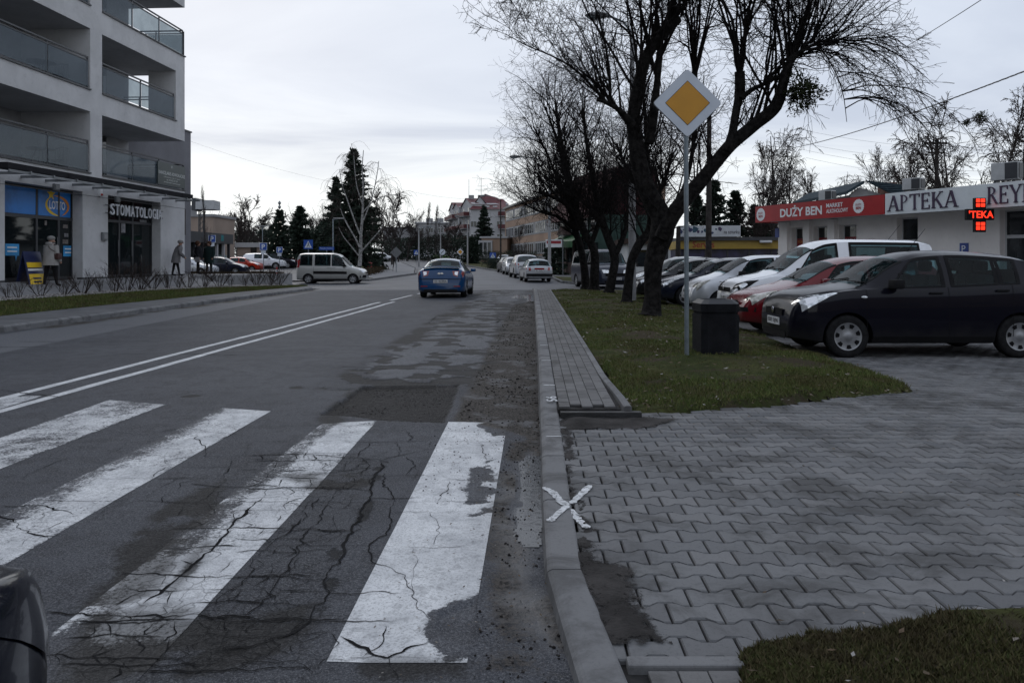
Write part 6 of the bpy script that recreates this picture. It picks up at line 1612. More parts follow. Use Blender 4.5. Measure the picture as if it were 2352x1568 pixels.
# the line parked along the right kerb beyond the junction
KP = 'cars parked along the kerb beyond the junction'
c = estate()
build_car('parked_estate', 'silver old estate car seen from behind, last in the kerbside line', c, paint_mat('paint_old_silver', (.33, .34, .36), .35, .4),
          dict(windows=[(1.4, 2.2, .42, 0), (2.3, 3.05, 0, 0), (3.15, 3.8, 0, -.05)], seams=(1.25, 2.25), rear=(3.93, 4.12, 13.2), tail=[[(4.08, 6.6), (4.2, 5.8), (4.22, 7.8), (4.1, 7.9)], [(4.195, 12.8), (4.245, 12.8), (4.245, 15.0), (4.195, 15.0)]], rplate=(.70, 'EL 22SU'), wheel='cap6'), (XY(1231, 47.6), 49.8, gz(49.8)+.0), PI/2+.10, group=KP, res=56)
es = bpy.data.objects['parked_estate']
MB().bbox(-2.20, -1.95, -.80, .80, .36, .52, .04).obj('bumper', M['black_trim'], es, True)
MB().box(-2.142, -2.13, -.30, .30, .76, .86).obj('boot_panel', M['tail_red'], es)
c = suv()
build_car('parked_car', 'pale grey crossover in the kerbside line behind the estate', c, paint_mat('paint_pale_grey', (.36, .37, .39), .3, .3),
          dict(windows=[(1.4, 2.25, .42, 0), (2.35, 3.2, 0, 0), (3.3, 3.95, 0, -.05)], rear=(4.15, 4.34, 13.2), tail=[[(4.2, 6.5), (4.42, 5.8), (4.4, 7.9), (4.25, 8)], [(4.37, 12.8), (4.44, 12.8), (4.43, 14.5), (4.375, 14.5)]], rplate=(.75, 'EBE 19W'), wheel='alloy5'), (XY(1203, 55.5), 57.2, gz(57)), PI/2+.12, group=KP, res=44)
c = corsa()
build_car('parked_car', 'silver hatchback facing the camera in the middle of the kerbside line', c, M['paint_old_silver'],
          dict(windows=[(1.30, 2.2, .46, 0), (2.28, 3.1, 0, .05)], head=[(.06, 14.4), (.14, 5.2), (.58, 7.7), (.24, 14.2)], grille=(.5, .6, .4), plate=(.4, 'EL 3K71'), wheel='cap6'), (XY(1180, 63), 65.0, gz(65)), -PI/2+.12, group=KP, res=40)
c = corsa()
build_car('parked_car', 'dark grey hatchback at the far end of the kerbside line', c, dk,
          dict(windows=[(1.30, 2.2, .46, 0), (2.28, 3.1, 0, .05)], wheel='cap6', tail=[[(3.6, 6), (3.78, 5.8), (3.72, 8.2), (3.55, 9)]]), (XY(1166, 69), 71.5, gz(71)), PI/2+.16, group=KP, res=40)
# car park behind the junction, left
c = swift()
build_car('parked_car', 'orange red hatchback in the car park by the white spruce lights', c, orange, dict(windows=HATCH_W, head=[(.06, 14.6), (.14, 5.4), (.62, 7.8), (.18, 14.4)], seams=(1.02, 2.14), wheel='cap6'), (XY(561, 80), 80, gz(80)-.15), -.03, group='cars in the car park', res=40)
cpk = [(suv, white, 'white crossover behind the orange red hatchback', 607, 83.5, .1), (suv, dk, 'dark grey crossover beyond the white crossover', 634, 87, .15), (corsa, red, 'small dark red car behind the dark crossover', 655, 91, .3), (corsa, dblue, 'dark blue hatchback beside the two waiting women', 512, 62, .1), (corsa, silver, 'silver hatchback hidden behind the grey-coated woman', 440, 60, -.1)]
for f, col_, lb, px, Y, rz in cpk:
    c = f(); build_car('parked_car', lb, c, col_, dict(windows=[(1.35, 2.2, .42, 0), (2.3, 3.1, 0, 0)], tail=[(c.L-.25, 6.2), (c.L-.05, 5.8), (c.L-.08, 8.2), (c.L-.25, 9)], head=[(.06, 14.6), (.14, 5.4), (.55, 7.8), (.18, 14.4)], wheel='cap6'), (XY(px, Y), Y, gz(Y)+.06), rz, group='cars in the car park', res=34)
# far along the bend
FARC = 'cars standing along the far bend of the road'
far = [(suv, white, 'white off-roader on the far bend, rear of the pair', 985, 196, 0.3), (suv, silver, 'silver off-roader on the far bend beside a white one', 967, 190, .35), (corsa, paint_mat('paint_lime', (.12, .25, .05)), 'green and white patrol-style car on the far bend', 1014, 185, .2), (suv, dk, 'dark crossover under the trees by the far bend', 925, 205, 0), (suv, silver, 'pale crossover under the trees by the far bend', 935, 215, .1), (corsa, blk, 'black hatchback under the trees by the far bend', 950, 210, .05),
       (swift, blk, 'black car parked beyond the birch', 838, 140, 0), (suv, silver, 'grey crossover parked beyond the birch', 880, 150, .1), (corsa, silver, 'silver car standing by the school fence', 1163, 105, 1.3)]
for f, col_, lb, px, Y, rz in far:
    c = f(); build_car('distant_car', lb, c, col_, dict(windows=[(1.35, 2.2, .42, 0), (2.3, 3.1, 0, 0)], wheel='cap6'), (XY(px, Y), Y, gz(Y)+.05), rz, group=FARC, res=24, arches=False)
# nose of a dark car waiting at the crossing, right beside the photographer
c = swift()
build_car('waiting_car', 'dark navy car whose rounded nose pokes in at the zebra crossing', c, paint_mat('paint_navy', (0.005, 0.007, 0.014), .25, 0, .4, .12),
          dict(windows=HATCH_W, seams=(1.02, 2.16), head=[(.055, 14.3), (.12, 5.0), (.60, 7.8), (.17, 14.0)], head_mat='paint_navy', grille=(.56, .66, .36), wheel='cap7'), (-1.66, -0.20, 0), PI/2, res=84)
# ------------------------------------------------------------------ row of shops on the right
mat('cream_render', (0.80, 0.765, 0.735), 0.85, var=0.07, scale=0.7, bump=0.2, bscale=80, dirt=0.15)
mat('fascia_red', (0.34, 0.010, 0.014), 0.45, var=0.12, scale=1.5)
mat('fascia_white', (0.66, 0.70, 0.715), 0.5, var=0.06, scale=1.2, dirt=0.12)
mat('letter_plum', (0.050, 0.030, 0.065), 0.5, var=0.1)
mat('upvc_white', (0.52, 0.53, 0.54), 0.45, var=0.06)
mat('roof_tile_dark', (0.028, 0.042, 0.052), 0.8, var=0.25, scale=6)
FS = Frame(13.8, 29.0, 0.03, 0.366, -0.93)
sh = FS.root('shop_building', 'low cream shop row with red and white fascias behind the parked cars', 'building')
fx = lambda px, d=0.0: FS.sz(px, 520, d)[0]
xl, xm, xr = fx(1735, .9), fx(2033, .9), fx(2352, .9)+5
wl0, wr0 = fx(1790), xr
# wall in pieces round the openings (local z)
zt_, fb = 3.45, 3.0
ops = [(1818, 1848, 0.05, 2.75), (1868, 1904, 0.9, 2.75), (1927, 1967, 0.9, 2.75), (2060, 2108, 0.9, 2.9), (2296, 2420, 0.3, 2.95)]
edge = wl0
for a, b, z0, z1 in ops:
    A_, B_ = fx(a), fx(b)
    MB().box(edge, A_, 0, .35, 0, zt_).obj('wall', M['cream_render'], sh)
    MB().box(A_, B_, 0.001, .349, z1, zt_).obj('wall', M['cream_render'], sh)
    if z0 > .1: MB().box(A_, B_, 0.001, .349, 0, z0).obj('wall', M['cream_render'], sh)
    wn_ = MB().box(A_, B_, .25, .30, z0, z1).obj('window', M['upvc_white'], sh)
    zt2 = z1-.85
    MB().box(A_+.07, B_-.07, .235, .248, zt2+.06, z1-.06).obj('pane', M['dark_glass'], wn_)
    MB().box(A_+.07, B_-.07, .235, .248, z0+.07, zt2-.05).obj('pane', M['dark_glass'], wn_)
    edge = B_
    if a in (1818, 1868, 1927):
        st_ = MB().box(A_+.08, B_-.08, .225, .233, zt2+.06, zt2+.38).obj('window_sticker', mat('sticker_red', (0.22, .012, .02), .5, var=.1), wn_)
        text({1818: 'PROMOCJE', 1868: 'WHISKY', 1927: 'WINA'}[a], A_+.14, B_-.14, zt2+.14, zt2+.30, .224, .003, .01).obj('lettering', mat('letter_amber', (.6, .2, .03), .5) if a == 1818 else wh, st_)
    if a == 1818:
        for k in range(5): MB().box(A_+.08, A_+.16, .225, .233, .3+.3*k, .45+.3*k).obj('window_sticker', M['sticker_red'], wn_)
        for k in range(3): MB().box(A_+.25, B_-.2, .226, .234, .4+.5*k, .8+.5*k).obj('poster', mat('poster_warm', (.16, .07, .04), .6, var=.6, scale=7), wn_)
MB().box(edge, wr0, 0, .35, 0, zt_).obj('wall', M['cream_render'], sh)
for a, b in ((1795, 1815), (1852, 1866), (1908, 1924)):
    MB().box(fx(a), fx(b), -.18, -.001, 0, fb).obj('pilaster', M['cream_render'], sh)
MB().box(wl0+.001, wr0, .351, 9, 0, 3.3).obj('back_volume', M['cream_render'], sh)
MB().box(xl+.1, wr0, -.85, 9, 3.60, 3.72).obj('roof_slab', mat('roof_felt', (.06, .06, .065), .9), sh)
MB().box(wl0, wr0, -.8, -.002, fb+.02, fb+.07).obj('soffit', M['upvc_white'], sh)
rf = MB().box(xl, xm-.03, -.9, -.82, fb, 3.70).obj('red_fascia', M['fascia_red'], sh)
MB().box(xl, xl+.08, -.82, .5, fb, 3.70).obj('fascia_return', M['fascia_red'], sh)
wf = MB().box(xm+.03, xr, -.93, -.82, fb-.03, 3.72).obj('white_fascia', M['fascia_white'], sh)
L_ = xm-xl
def fpx(px): return fx(px, .9)
text('DUŻY BEN', fpx(1792), fpx(1888), 3.15, 3.62, -.902, .004, .03).obj('lettering', wh, rf)
text('MARKET', fpx(1898), fpx(1936), 3.40, 3.56, -.902, .004, .02).obj('lettering', wh, rf)
text('ALKOHOLOWY', fpx(1898), fpx(1948), 3.18, 3.34, -.902, .004, .02).obj('lettering', wh, rf)
def crown_cap(cx, cz, r, y, par):
    n = 42; q = MB(); q.add([(cx+(r if i % 2 else r*.92)*math.cos(2*PI*i/n), y, cz+(r if i % 2 else r*.92)*math.sin(2*PI*i/n)) for i in range(n)]+[(cx, y, cz)], [(i, (i+1) % n, n) for i in range(n)])
    c_ = q.obj('bottle_cap_logo', wh, par)
    text('DUŻY', cx-r*.5, cx+r*.5, cz+.02, cz+r*.42, y-.002, .003, .03).obj('lettering', M['fascia_red'], c_)
    text('BEN', cx-r*.45, cx+r*.45, cz-r*.45, cz-.02, y-.002, .003, .03).obj('lettering', M['fascia_red'], c_)
crown_cap(fpx(1972), 3.36, .27, -.905, rf)
crown_cap(xl+.36, 3.34, .29, -.905, rf)
# serif lettering built stroke by stroke
def serif(ch, x, w, z, h):
    q = MB(); T, t = w*.17, w*.07; y0, y1 = -.962, -.931
    def v(xc, tt, a=0, b=1): q.box(x+xc*w-tt/2, x+xc*w+tt/2, y0, y1, z+a*h, z+b*h)
    def s_(xc, zz, l=.30): q.box(x+xc*w-l*w/2, x+xc*w+l*w/2, y0, y1, z+zz*h-(.0 if zz < .5 else .05*h), z+zz*h+(.05*h if zz < .5 else 0))
    def hbar(a, b, zz, tt=.06): q.box(x+a*w, x+b*w, y0-.001, y1+.0005, z+(zz-tt/2)*h, z+(zz+tt/2)*h)
    def dg(xa, za, xb, zb, tt): q.prism([(x+xa*w-tt/2, z+za*h), (x+xa*w+tt/2, z+za*h), (x+xb*w+tt/2, z+zb*h), (x+xb*w-tt/2, z+zb*h)], y0, y1, 'y')
    def bowl(xc, zc, r, zr, tt): 
        n = 12; R = []
        for i in range(n+1):
            a = -PI/2+PI*i/n; k = .45+.55*math.cos(a)
            R.append([(x+(xc+r*math.cos(a))*w, y0-.001, z+(zc+zr*math.sin(a))*h), (x+(xc+(r-tt*k)*math.cos(a))*w, y0-.001, z+(zc+(zr-.05)*math.sin(a))*h)])
        q.grid(R)
    if ch == 'A': dg(.12, 0, .50, 1, t); dg(.86, 0, .50, 1, T); hbar(.25, .72, .33); s_(.12, 0); s_(.86, 0, .34)
    if ch == 'P': v(.22, T); s_(.22, 0); s_(.16, 1, .2); bowl(.25, .73, .64, .27, .2); hbar(.2, .3, .98, .05)
    if ch == 'T': v(.5, T); hbar(.05, .95, .97); s_(.5, 0); v(.07, t, .78, 1); v(.93, t, .78, 1)
    if ch == 'E': v(.22, T); hbar(.1, .85, .97); hbar(.25, .7, .52); hbar(.1, .88, .03); v(.84, t, .78, 1); v(.87, t, 0, .24); v(.69, t, .42, .62)
    if ch == 'K': v(.2, T); s_(.2, 0); s_(.2, 1); dg(.30, .45, .80, 1, t); dg(.88, 0, .42, .58, T); s_(.86, 0); s_(.80, 1)
    if ch == 'R': v(.22, T); s_(.22, 0); s_(.16, 1, .2); bowl(.25, .75, .56, .25, .2); dg(.88, 0, .45, .52, T); s_(.90, 0, .2); hbar(.25, .5, .5, .05)
    if ch == 'Y': v(.5, T, 0, .48); dg(.5, .45, .12, 1, T); dg(.5, .45, .86, 1, t); s_(.5, 0); s_(.12, 1); s_(.86, 1)
    if ch == 'M': v(.12, t); v(.88, T); dg(.5, .1, .15, 1, T); dg(.5, .1, .85, 1, t); s_(.12, 0); s_(.88, 0)
    if ch == 'O': bowl(.5, .5, .42, .5, .2); o_ = len(q.v); bowl(.5, .5, .42, .5, .2); q.xf(Matrix.Translation((2*(x+.5*w), 0, 0)) @ Matrix.Diagonal((-1, 1, 1, 1)), o_)
    if ch == 'N': v(.15, t); v(.85, t); dg(.85, 0, .15, 1, T); s_(.13, 1); s_(.15, 0); s_(.85, 1)
    return q
for word, pa, pb in (('APTEKA', 2040, 2203), ('REYMONTA', 2268, 2520)):
    a, b = fpx(pa), fpx(pb); WD = {'A': 1.08, 'P': .80, 'T': .92, 'E': .84, 'K': 1.0, 'R': .95}; tw = sum(WD.get(ch, 1) for ch in word); u_ = (b-a)/tw
    for ch in word:
        w_ = u_*WD.get(ch, 1); serif(ch, a+w_*.02, w_*.97, 3.08, .54).obj('letter', M['letter_plum'], wf); a += w_
# rooftop air-conditioning boxes
mat('ac_cream', (0.42, 0.43, 0.43), .5, var=.08, dirt=.2)
def ac_unit(px, py, w, h, lab, d=-3.0):
    s_, z_ = FS.sz(px, py, d); t_ = thing('air_conditioner', lab, 'air conditioner', tuple(FS.A + Vector((FS.u.x*s_+FS.n.x*d, FS.u.y*s_+FS.n.y*d, 3.72))), FS.rot+.25)
    z_ = max(.15, z_-3.72)
    MB().bbox(-w/2, w/2, -.18, .18, z_, z_+h, .02).obj('casing', M['ac_cream'], t_)
    MB().box(w*.02, w*.48, -.19, -.181, z_+.03, z_+h-.03).obj('dark_front_panel', M['anthracite'], t_)  # plain dark panel over one half of the casing front
    for a in (-w*.35, w*.35): MB().box(a-.03, a+.03, -.17, .17, 0, z_-.001).obj('foot', M['anthracite'], t_)
    MB().box(w/2+.002, w/2+.03, -.15, .15, z_+.05, z_+h-.05).obj('side_grille', M['anthracite'], t_)
ac_unit(1900, 460, .62, .42, 'small air conditioner on the roof behind the red fascia', -2)
ac_unit(2098, 436, .70, .44, 'air conditioner on the roof above the word APTEKA', -2)
ac_unit(2312, 414, .85, .60, 'large air conditioner on the roof over the white fascia', -2)
# lit pharmacy cross
mat('led_red', (0.5, 0.03, 0.01), 0.5, emit=(1.0, 0.035, 0.012), estr=1.5)
s_, z_ = FS.sz(2252, 492, 1.2)
pc = thing('pharmacy_cross', 'lit red LED pharmacy cross on a wall bracket', 'sign', tuple(FS.A + Vector((FS.u.x*s_+FS.n.x*1.2, FS.u.y*s_+FS.n.y*1.2, 0))), 0.0)
MB().box(-.17, .17, 0, .12, z_-.55, z_+.50).obj('housing', M['black_trim'], pc); MB().box(-.42, -.171, 0, .12, z_-.18, z_+.16).obj('housing', M['black_trim'], pc); MB().box(.171, .42, 0, .12, z_-.18, z_+.16).obj('housing', M['black_trim'], pc)
for cx_q in (-.075, .075):
    for cz_q in (-.43, -.30, .28, .42): MB().bbox(cx_q-.062, cx_q+.062, -.012, -.001, z_+cz_q-.055, z_+cz_q+.055, .005).obj('led_block', M['led_red'], pc)
text("'TEKA", -.36, .40, z_-.12, z_+.11, -.003, .005, .02).obj('led_text', M['led_red'], pc)
MB().tube([(0.1, .06, z_+.3), (.9, .7, z_+.3)], .03, 6).obj('bracket', M['anthracite'], pc)
s_, z_ = FS.sz(2215, 572)
pt = FS.root('wall_notice', 'small blue parking notice on the cream wall', 'sign'); MB().box(s_-.16, s_+.16, -.02, -.002, z_-.2, z_+.2).obj('panel', mat('notice_blue', (.04, .07, .25), .5, var=.2), pt)
text('P', s_-.08, s_+.06, z_-.1, z_+.12, -.021, .003).obj('letter', wh, pt)
s_, z_ = FS.sz(1793, 508); MB().box(s_-.12, s_+.12, -.202, -.181, 2.35, 2.75).obj('house_number', M['notice_blue'], sh)
# house roof behind the shop
FH = Frame(16.5, 40.0, 0.0, 1, 0)
hs = FH.root('house', 'house with dark tiled gable roof behind the shops', 'building')
h0, hz = FH.sz(1935, 448); h1, _ = FH.sz(2085, 448); hp, zp = FH.sz(1975, 424)
MB().box(h0+.4, h1, 0, 7, 0, hz).obj('wall', M['pale_concrete'], hs)
MB().prism([(h0+.4, hz), (hp, zp-.15), (hp+1.2, hz)], 0, .2, 'y').obj('gable', M['pale_concrete'], hs)
MB().add([(h0, -.5, hz), (hp, -.5, zp), (hp, 7, zp), (h0, 7, hz), (h0, -.5, hz+.15), (hp, -.5, zp+.15), (hp, 7, zp+.15), (h0, 7, hz+.15)], [(0, 1, 2, 3), (4, 5, 6, 7), (0, 1, 5, 4), (3, 2, 6, 7), (0, 3, 7, 4)]).obj('roof_plane', M['roof_tile_dark'], hs)
rp = MB().add([(hp, -.5, zp+.15), (h1+.4, 0.5, zp-.05), (h1+.4, -1.5, hz), (hp+1.3, -.6, hz)], [(0, 1, 2, 3)]).obj('roof_plane', M['roof_tile_dark'], hs)
for k in range(6):
    f = (k+.5)/6; a = Vector((hp, -.5, zp+.18)).lerp(Vector((hp+1.3, -.6, hz+.03)), f); b = Vector((h1+.4, .5, zp-.02)).lerp(Vector((h1+.4, -1.5, hz+.03)), f)
    MB().tube([a, b], .035, 4).obj('tile_course', M['roof_tile_dark'], rp)
c0_, cz_ = FH.sz(2088, 410); MB().box(c0_-.35, c0_+.35, 2, 2.7, hz-.5, cz_).obj('chimney', mat('chimney_brick', (.09, .05, .04), .9, var=.3, scale=9), hs)

# ------------------------------------------------------------------ yellow kiosk with white banner, further back
mat('kiosk_yellow', (0.30, 0.20, 0.025), 0.5, var=0.12, scale=2); mat('kiosk_dark', (0.020, 0.018, 0.05), 0.35, var=0.8, scale=1.6)
FK = Frame(XY(1558, 42), 42.0, 0.0, 1, -0.12)
kk = FK.root('market_kiosk', 'dark glazed kiosk with yellow fascia and white printed banner', 'kiosk')
k0, k1 = FK.sz(1558, 560)[0], FK.sz(1786, 560)[0]; zy0, zy1 = FK.sz(1560, 572)[1], FK.sz(1560, 553)[1]
MB().box(k0, k1, .1, 5, 0, zy0).obj('glazed_wall', M['kiosk_dark'], kk)
yf = MB().box(k0-.1, k1, -.15, 5, zy0+.005, zy1).obj('yellow_fascia', M['kiosk_yellow'], kk)
text('Serwis', FK.sz(1590, 560)[0], FK.sz(1640, 560)[0], zy0+.06, zy1-.02, -.152, .004, .02).obj('lettering', mat('letter_red', (.25, .03, .01), .5), yf)
MB().box(k0, k1+.2, -.3, 5.2, zy1+.005, zy1+.18).obj('roof_edge', M['anthracite'], kk)
zb0, zb1 = zy1+.10, FK.sz(1560, 515)[1]
bn = MB().box(FK.sz(1556, 540)[0], FK.sz(1698, 540)[0], -.42, -.36, zb0+.1, zb1-.1).obj('banner', mat('banner_white', (.42, .44, .46), .6, var=.1), kk)
g_ = random.Random(3)
for k in range(12):
    xx = FK.sz(1562+k*8.0, 540)[0]; zz = zb0+.2+g_.random()*.25; r_ = g_.uniform(.06, .14)
    MB().prism([(xx+r_*g_.uniform(.5, 1.6)*math.cos(a_), zz+.1+r_*g_.uniform(.5, 1.8)*math.sin(a_)) for a_ in (0, 1, 2, 3, 4.1, 5.2)], -.425, -.4215, 'y').obj('printed_blot', mat('blot_%d' % (k % 3), [(.03, .04, .10), (.02, .06, .09), (.05, .03, .08)][k % 3], .6), bn)
text('na sznurku', FK.sz(1660, 540)[0], FK.sz(1695, 540)[0], zb0+.25, zb0+.45, -.421, .004, .01).obj('lettering', M['plate_ink'], bn)
for k in range(5):
    xx = k0+.3+(k1-k0-.6)*k/4; MB().box(xx-.04, xx+.04, .04, .09, 0, zy0).obj('mullion', M['anthracite'], kk)
MB().bbox(FK.sz(1742, 566)[0], FK.sz(1770, 566)[0], -.4, -.2, zy1-.12, zy1, .02).obj('awning_box', M['upvc_white'], kk)
# white hut behind the trunks
FW = Frame(XY(1440, 52), 52.0, gz(52), 1, -.05)
ht = FW.root('white_hut', 'low white hut with brown eaves behind the tree trunks', 'building')
w0, w1 = FW.sz(1440, 570)[0], FW.sz(1552, 570)[0]
MB().box(w0, w1, 0, 5, 0, 2.4).obj('wall', M['upvc_white'], ht); MB().box(w0-.4, w1+.4, -.5, 5.4, 2.4, 2.75).obj('roof', mat('roof_brown', (.05, .035, .03), .8, var=.2), ht)
MB().box(w0+.4, w0+1.5, -.03, -.002, .9, 2.0).obj('window', M['dark_glass'], ht); MB().box(w1-1.4, w1-.5, -.03, -.002, .05, 2.05).obj('door', M['anthracite'], ht)

# ------------------------------------------------------------------ far buildings
mat('wall_peach', (0.30, 0.215, 0.165), 0.9, var=0.12, scale=.25, dirt=.2)
mat('wall_offwhite', (0.36, 0.36, 0.37), 0.9, var=0.1, scale=.25, dirt=.18)
mat('wall_beige', (0.27, 0.215, 0.18), 0.9, var=0.1, scale=.25, dirt=.15)
mat('wall_greyish', (0.24, 0.24, 0.245), 0.9, var=0.12, scale=.25, dirt=.25)
mat('roof_red', (0.085, 0.016, 0.020), 0.65, var=0.2, scale=.8)
mat('balcony_red', (0.07, 0.010, 0.012), 0.6, var=0.2)
mat('far_frame', (0.36, 0.37, 0.38), .6, var=.08)
def windows_grid(parent, fr, cols, rows, w, h, d=0.0, frame=True, pm='dark_glass', name='window'):
    for x in cols:
        for z in rows:
            f_ = MB().box(x-w/2, x+w/2, d-.06, d-.003, z, z+h).obj(name, M['far_frame'] if frame else M[pm], parent)
            if frame:
                MB().box(x-w/2+.10, x-.05, d-.075, d-.062, z+.12, z+h-.10).obj('pane', M[pm], f_); MB().box(x+.05, x+w/2-.10, d-.075, d-.062, z+.12, z+h-.10).obj('pane', M[pm], f_)
# peach school: long three-storey facade running towards us on the right
FP = Frame(XY(1160, 150), 150.0, gz(150), XY(1290, 108)-XY(1160, 150), 108-150)
sc_ = FP.root('school_building', 'long peach three-storey school with rows of white-framed windows', 'building')
ls = FP.sz(1325, 500)[0]; zt2 = FP.sz(1160, 481)[1]
MB().box(0, ls, 0, 12, -1, zt2).obj('wall', M['wall_peach'], sc_)
MB().box(-.4, ls+.3, -.4, 12.4, zt2+.002, zt2+.35).obj('roof_edge', M['anthracite'], sc_)
MB().box(0, ls, -.06, -.001, -1, 1.0).obj('plinth', M['wall_greyish'], sc_)
ncol = 30; x0_ = 1.6; step = (ls*.86-x0_)/ncol
for r_, z0_ in enumerate((1.4, 4.55, 7.7)):
    bnd = MB().box(x0_-.5, ls*.86, -.025, -.001, z0_-.15, z0_+1.85).obj('window_band', M['wall_greyish'], sc_)
    for k in range(ncol):
        xx = x0_+step*k
        if k % 6 == 5: continue
        f_ = MB().box(xx, xx+step*.80, -.07, -.027, z0_, z0_+1.7).obj('window', M['far_frame'], bnd)
        MB().box(xx+step*.10, xx+step*.70, -.085, -.072, z0_+.12, z0_+1.58).obj('pane', M['dark_glass'], f_)
for px in (1190, 1215): 
    s_ = FP.sz(px, 480, -4)[0]; MB().box(s_-.8, s_+.8, 4, 5, zt2+.35, zt2+1.6).obj('chimney', M['wall_greyish'], sc_)
# lower peach annex with bay window
FA_ = Frame(XY(1106, 140), 140.0, gz(140), 1, -.15)
an = FA_.root('school_annex', 'low peach annex with white bay windows beside the school', 'building')
a1_ = FA_.sz(1165, 560)[0]; za = FA_.sz(1110, 547)[1]
MB().box(0, a1_, 0, 8, -1, za).obj('wall', M['wall_peach'], an); MB().box(-.3, a1_+.2, -.3, 8, za, za+.3).obj('roof_edge', M['wall_offwhite'], an)
MB().box(-.5, 2.0, -.35, -.002, .8, za-.4).obj('bay', M['wall_offwhite'], an)
for k in range(3): MB().box(-.3+k*.75, .25+k*.75, -.38, -.352, 1.4, za-.8).obj('window', M['dark_glass'], an)
# white apartment block with red stepped roofs and red balconies
FR = Frame(XY(1095, 185), 185.0, gz(185), 1, -.10)
rb = FR.root('red_roof_block', 'white apartment block with stepped red roofs and red balconies', 'building')
def R_(px, py): return FR.sz(px, py)
b0, zb_ = R_(1082, 481); b1, _ = R_(1160, 481); zr = R_(1085, 452)[1]
MB().box(b0, b1, 0, 14, -1, zb_).obj('wall', M['wall_offwhite'], rb)
# the long left flank recedes: gabled bays
bays = [(1060, 1084, 456, 472), (1046, 1060, 467, 478), (1032, 1047, 466, 482)]
FL = Frame(XY(1084, 186), 186.0, gz(186), XY(1084, 186)-XY(1030, 215), 186-215)
for i, (pa, pb, pk, eave) in enumerate(bays):
    s0_, s1_ = FL.sz(pa, 500)[0], FL.sz(pb, 500)[0]; ze, zk = FL.sz((pa+pb)/2, eave)[1], FL.sz((pa+pb)/2, pk)[1]
    sub = Matrix.Translation(FL.A-FR.A) if False else None
    M_ = Matrix.Rotation(-FR.rot, 4, 'Z') @ Matrix.Translation(FL.A-FR.A) @ Matrix.Rotation(FL.rot, 4, 'Z')
    dp_ = -.6*(i % 2)
    MB().box(s0_, s1_, dp_, 9, -1, ze).xf(M_).obj('wall', M['wall_offwhite'], rb)
    MB().prism([(s0_, ze+.002), ((s0_+s1_)/2, zk), (s1_, ze+.002)], dp_, 9, 'y').xf(M_).obj('gable', M['wall_offwhite'], rb)
    mid_ = (s0_+s1_)/2
    rfq = MB().add([(s0_-.2, dp_-.3, ze-.1), (mid_, dp_-.3, zk+.12), (mid_, 9.2, zk+.12), (s0_-.2, 9.2, ze-.1), (s1_+.2, dp_-.3, ze-.1), (s1_+.2, 9.2, ze-.1)], [(0, 1, 2, 3), (1, 4, 5, 2)]); rfq.xf(M_); rfq.obj('roof_plane', M['roof_red'], rb)
    for lv in range(4):
        zz = 2.2+3.0*lv
        if zz+1.5 > ze: break
        w_ = (s1_-s0_)
        for f_ in (.25, .7):
            q = MB().box(s0_+w_*f_-.5, s0_+w_*f_+.5, dp_-.05, dp_-.003, zz, zz+1.4); q.xf(M_); q.obj('window', M['dark_glass'], rb)
        if i < 3 and lv >= 1:
            q = MB().box(s0_+w_*.05, s0_+w_*.8, dp_-1.5, dp_-.002, zz-.75, zz-.62); q.xf(M_); sl = q.obj('balcony_slab', M['wall_greyish'], rb)
            q = MB().box(s0_+w_*.05, s0_+w_*.8, dp_-1.5, dp_-1.42, zz-.62, zz+.35); q.xf(M_); q.obj('balcony_front', M['balcony_red'], sl)
            q = MB().box(s0_+w_*.8-.08, s0_+w_*.8, dp_-1.42, dp_-.1, zz-.62, zz+.35); q.xf(M_); q.obj('balcony_side', M['balcony_red'], sl)
MB().add([(b0-.4, -.5, zb_), (b1+.4, -.5, zb_), (b1-.6, 6, zr-.6), (b0+2.5, 6, zr+1.2)], [(0, 1, 2, 3)]).obj('roof_plane', M['roof_red'], rb)
MB().add([(b0-.4, -.5, zb_), (b0+2.5, 6, zr+1.2), (b0-.4, 14, zb_)], [(0, 1, 2)]).obj('roof_plane', M['roof_red'], rb)
d0, zd = R_(1088, 467); d1, _ = R_(1112, 467); dk_, zk_ = R_(1098, 449)
MB().prism([(d0, zd), (dk_, zk_), (d1, zd)], 2.5, 6, 'y').obj('dormer', M['wall_offwhite'], rb)
MB().add([(d0-.3, 2.2, zd), (dk_, 2.2, zk_+.2), (dk_, 6, zk_+.2), (d0-.3, 6, zd), (d1+.3, 2.2, zd), (d1+.3, 6, zd)], [(0, 1, 2, 3), (1, 4, 5, 2)]).obj('roof_plane', M['roof_red'], rb)
for px in (1073, 1095): 
    s_, z_ = R_(px, 456); MB().box(s_-.6, s_+.6, 6, 7, zr-1, zr+.9).obj('chimney', M['wall_greyish'], rb)
for px in (1118, 1136): s_, z_ = R_(px, 477); MB().box(s_-.5, s_+.5, .9, 1.0, z_-.1, z_+.5).obj('roof_light', M['far_frame'], rb)
windows_grid(rb, FR, [R_(px, 520)[0] for px in (1088, 1148)], [1.5, 4.6, 7.7], 1.5, 1.5)
for lv in range(4):
    s_ = R_(1157, 500)[0]; sl = MB().box(s_-1.2, s_+1.6, -1.3, -.002, 1.2+3*lv, 1.35+3*lv).obj('balcony_slab', M['wall_greyish'], rb); MB().box(s_-1.2, s_+1.6, -1.3, -1.22, 1.35+3*lv, 2.3+3*lv).obj('balcony_front', M['balcony_red'], sl)
mast = thing('roof_aerial', 'tall thin television aerial on the red roof', 'aerial', tuple(FR.A + Vector((R_(1103, 450)[0], 5.5, zr))), 0)
MB().tube([(0, 0, 0), (0, 0, 5.0)], .05, 5).obj('mast', M['anthracite'], mast)
for zz, w_ in ((3.0, .9), (2.2, 1.4), (1.8, .8)): MB().tube([(-w_, 0, zz), (w_, 0, zz)], .035, 4).obj('crossbar', M['anthracite'], mast)
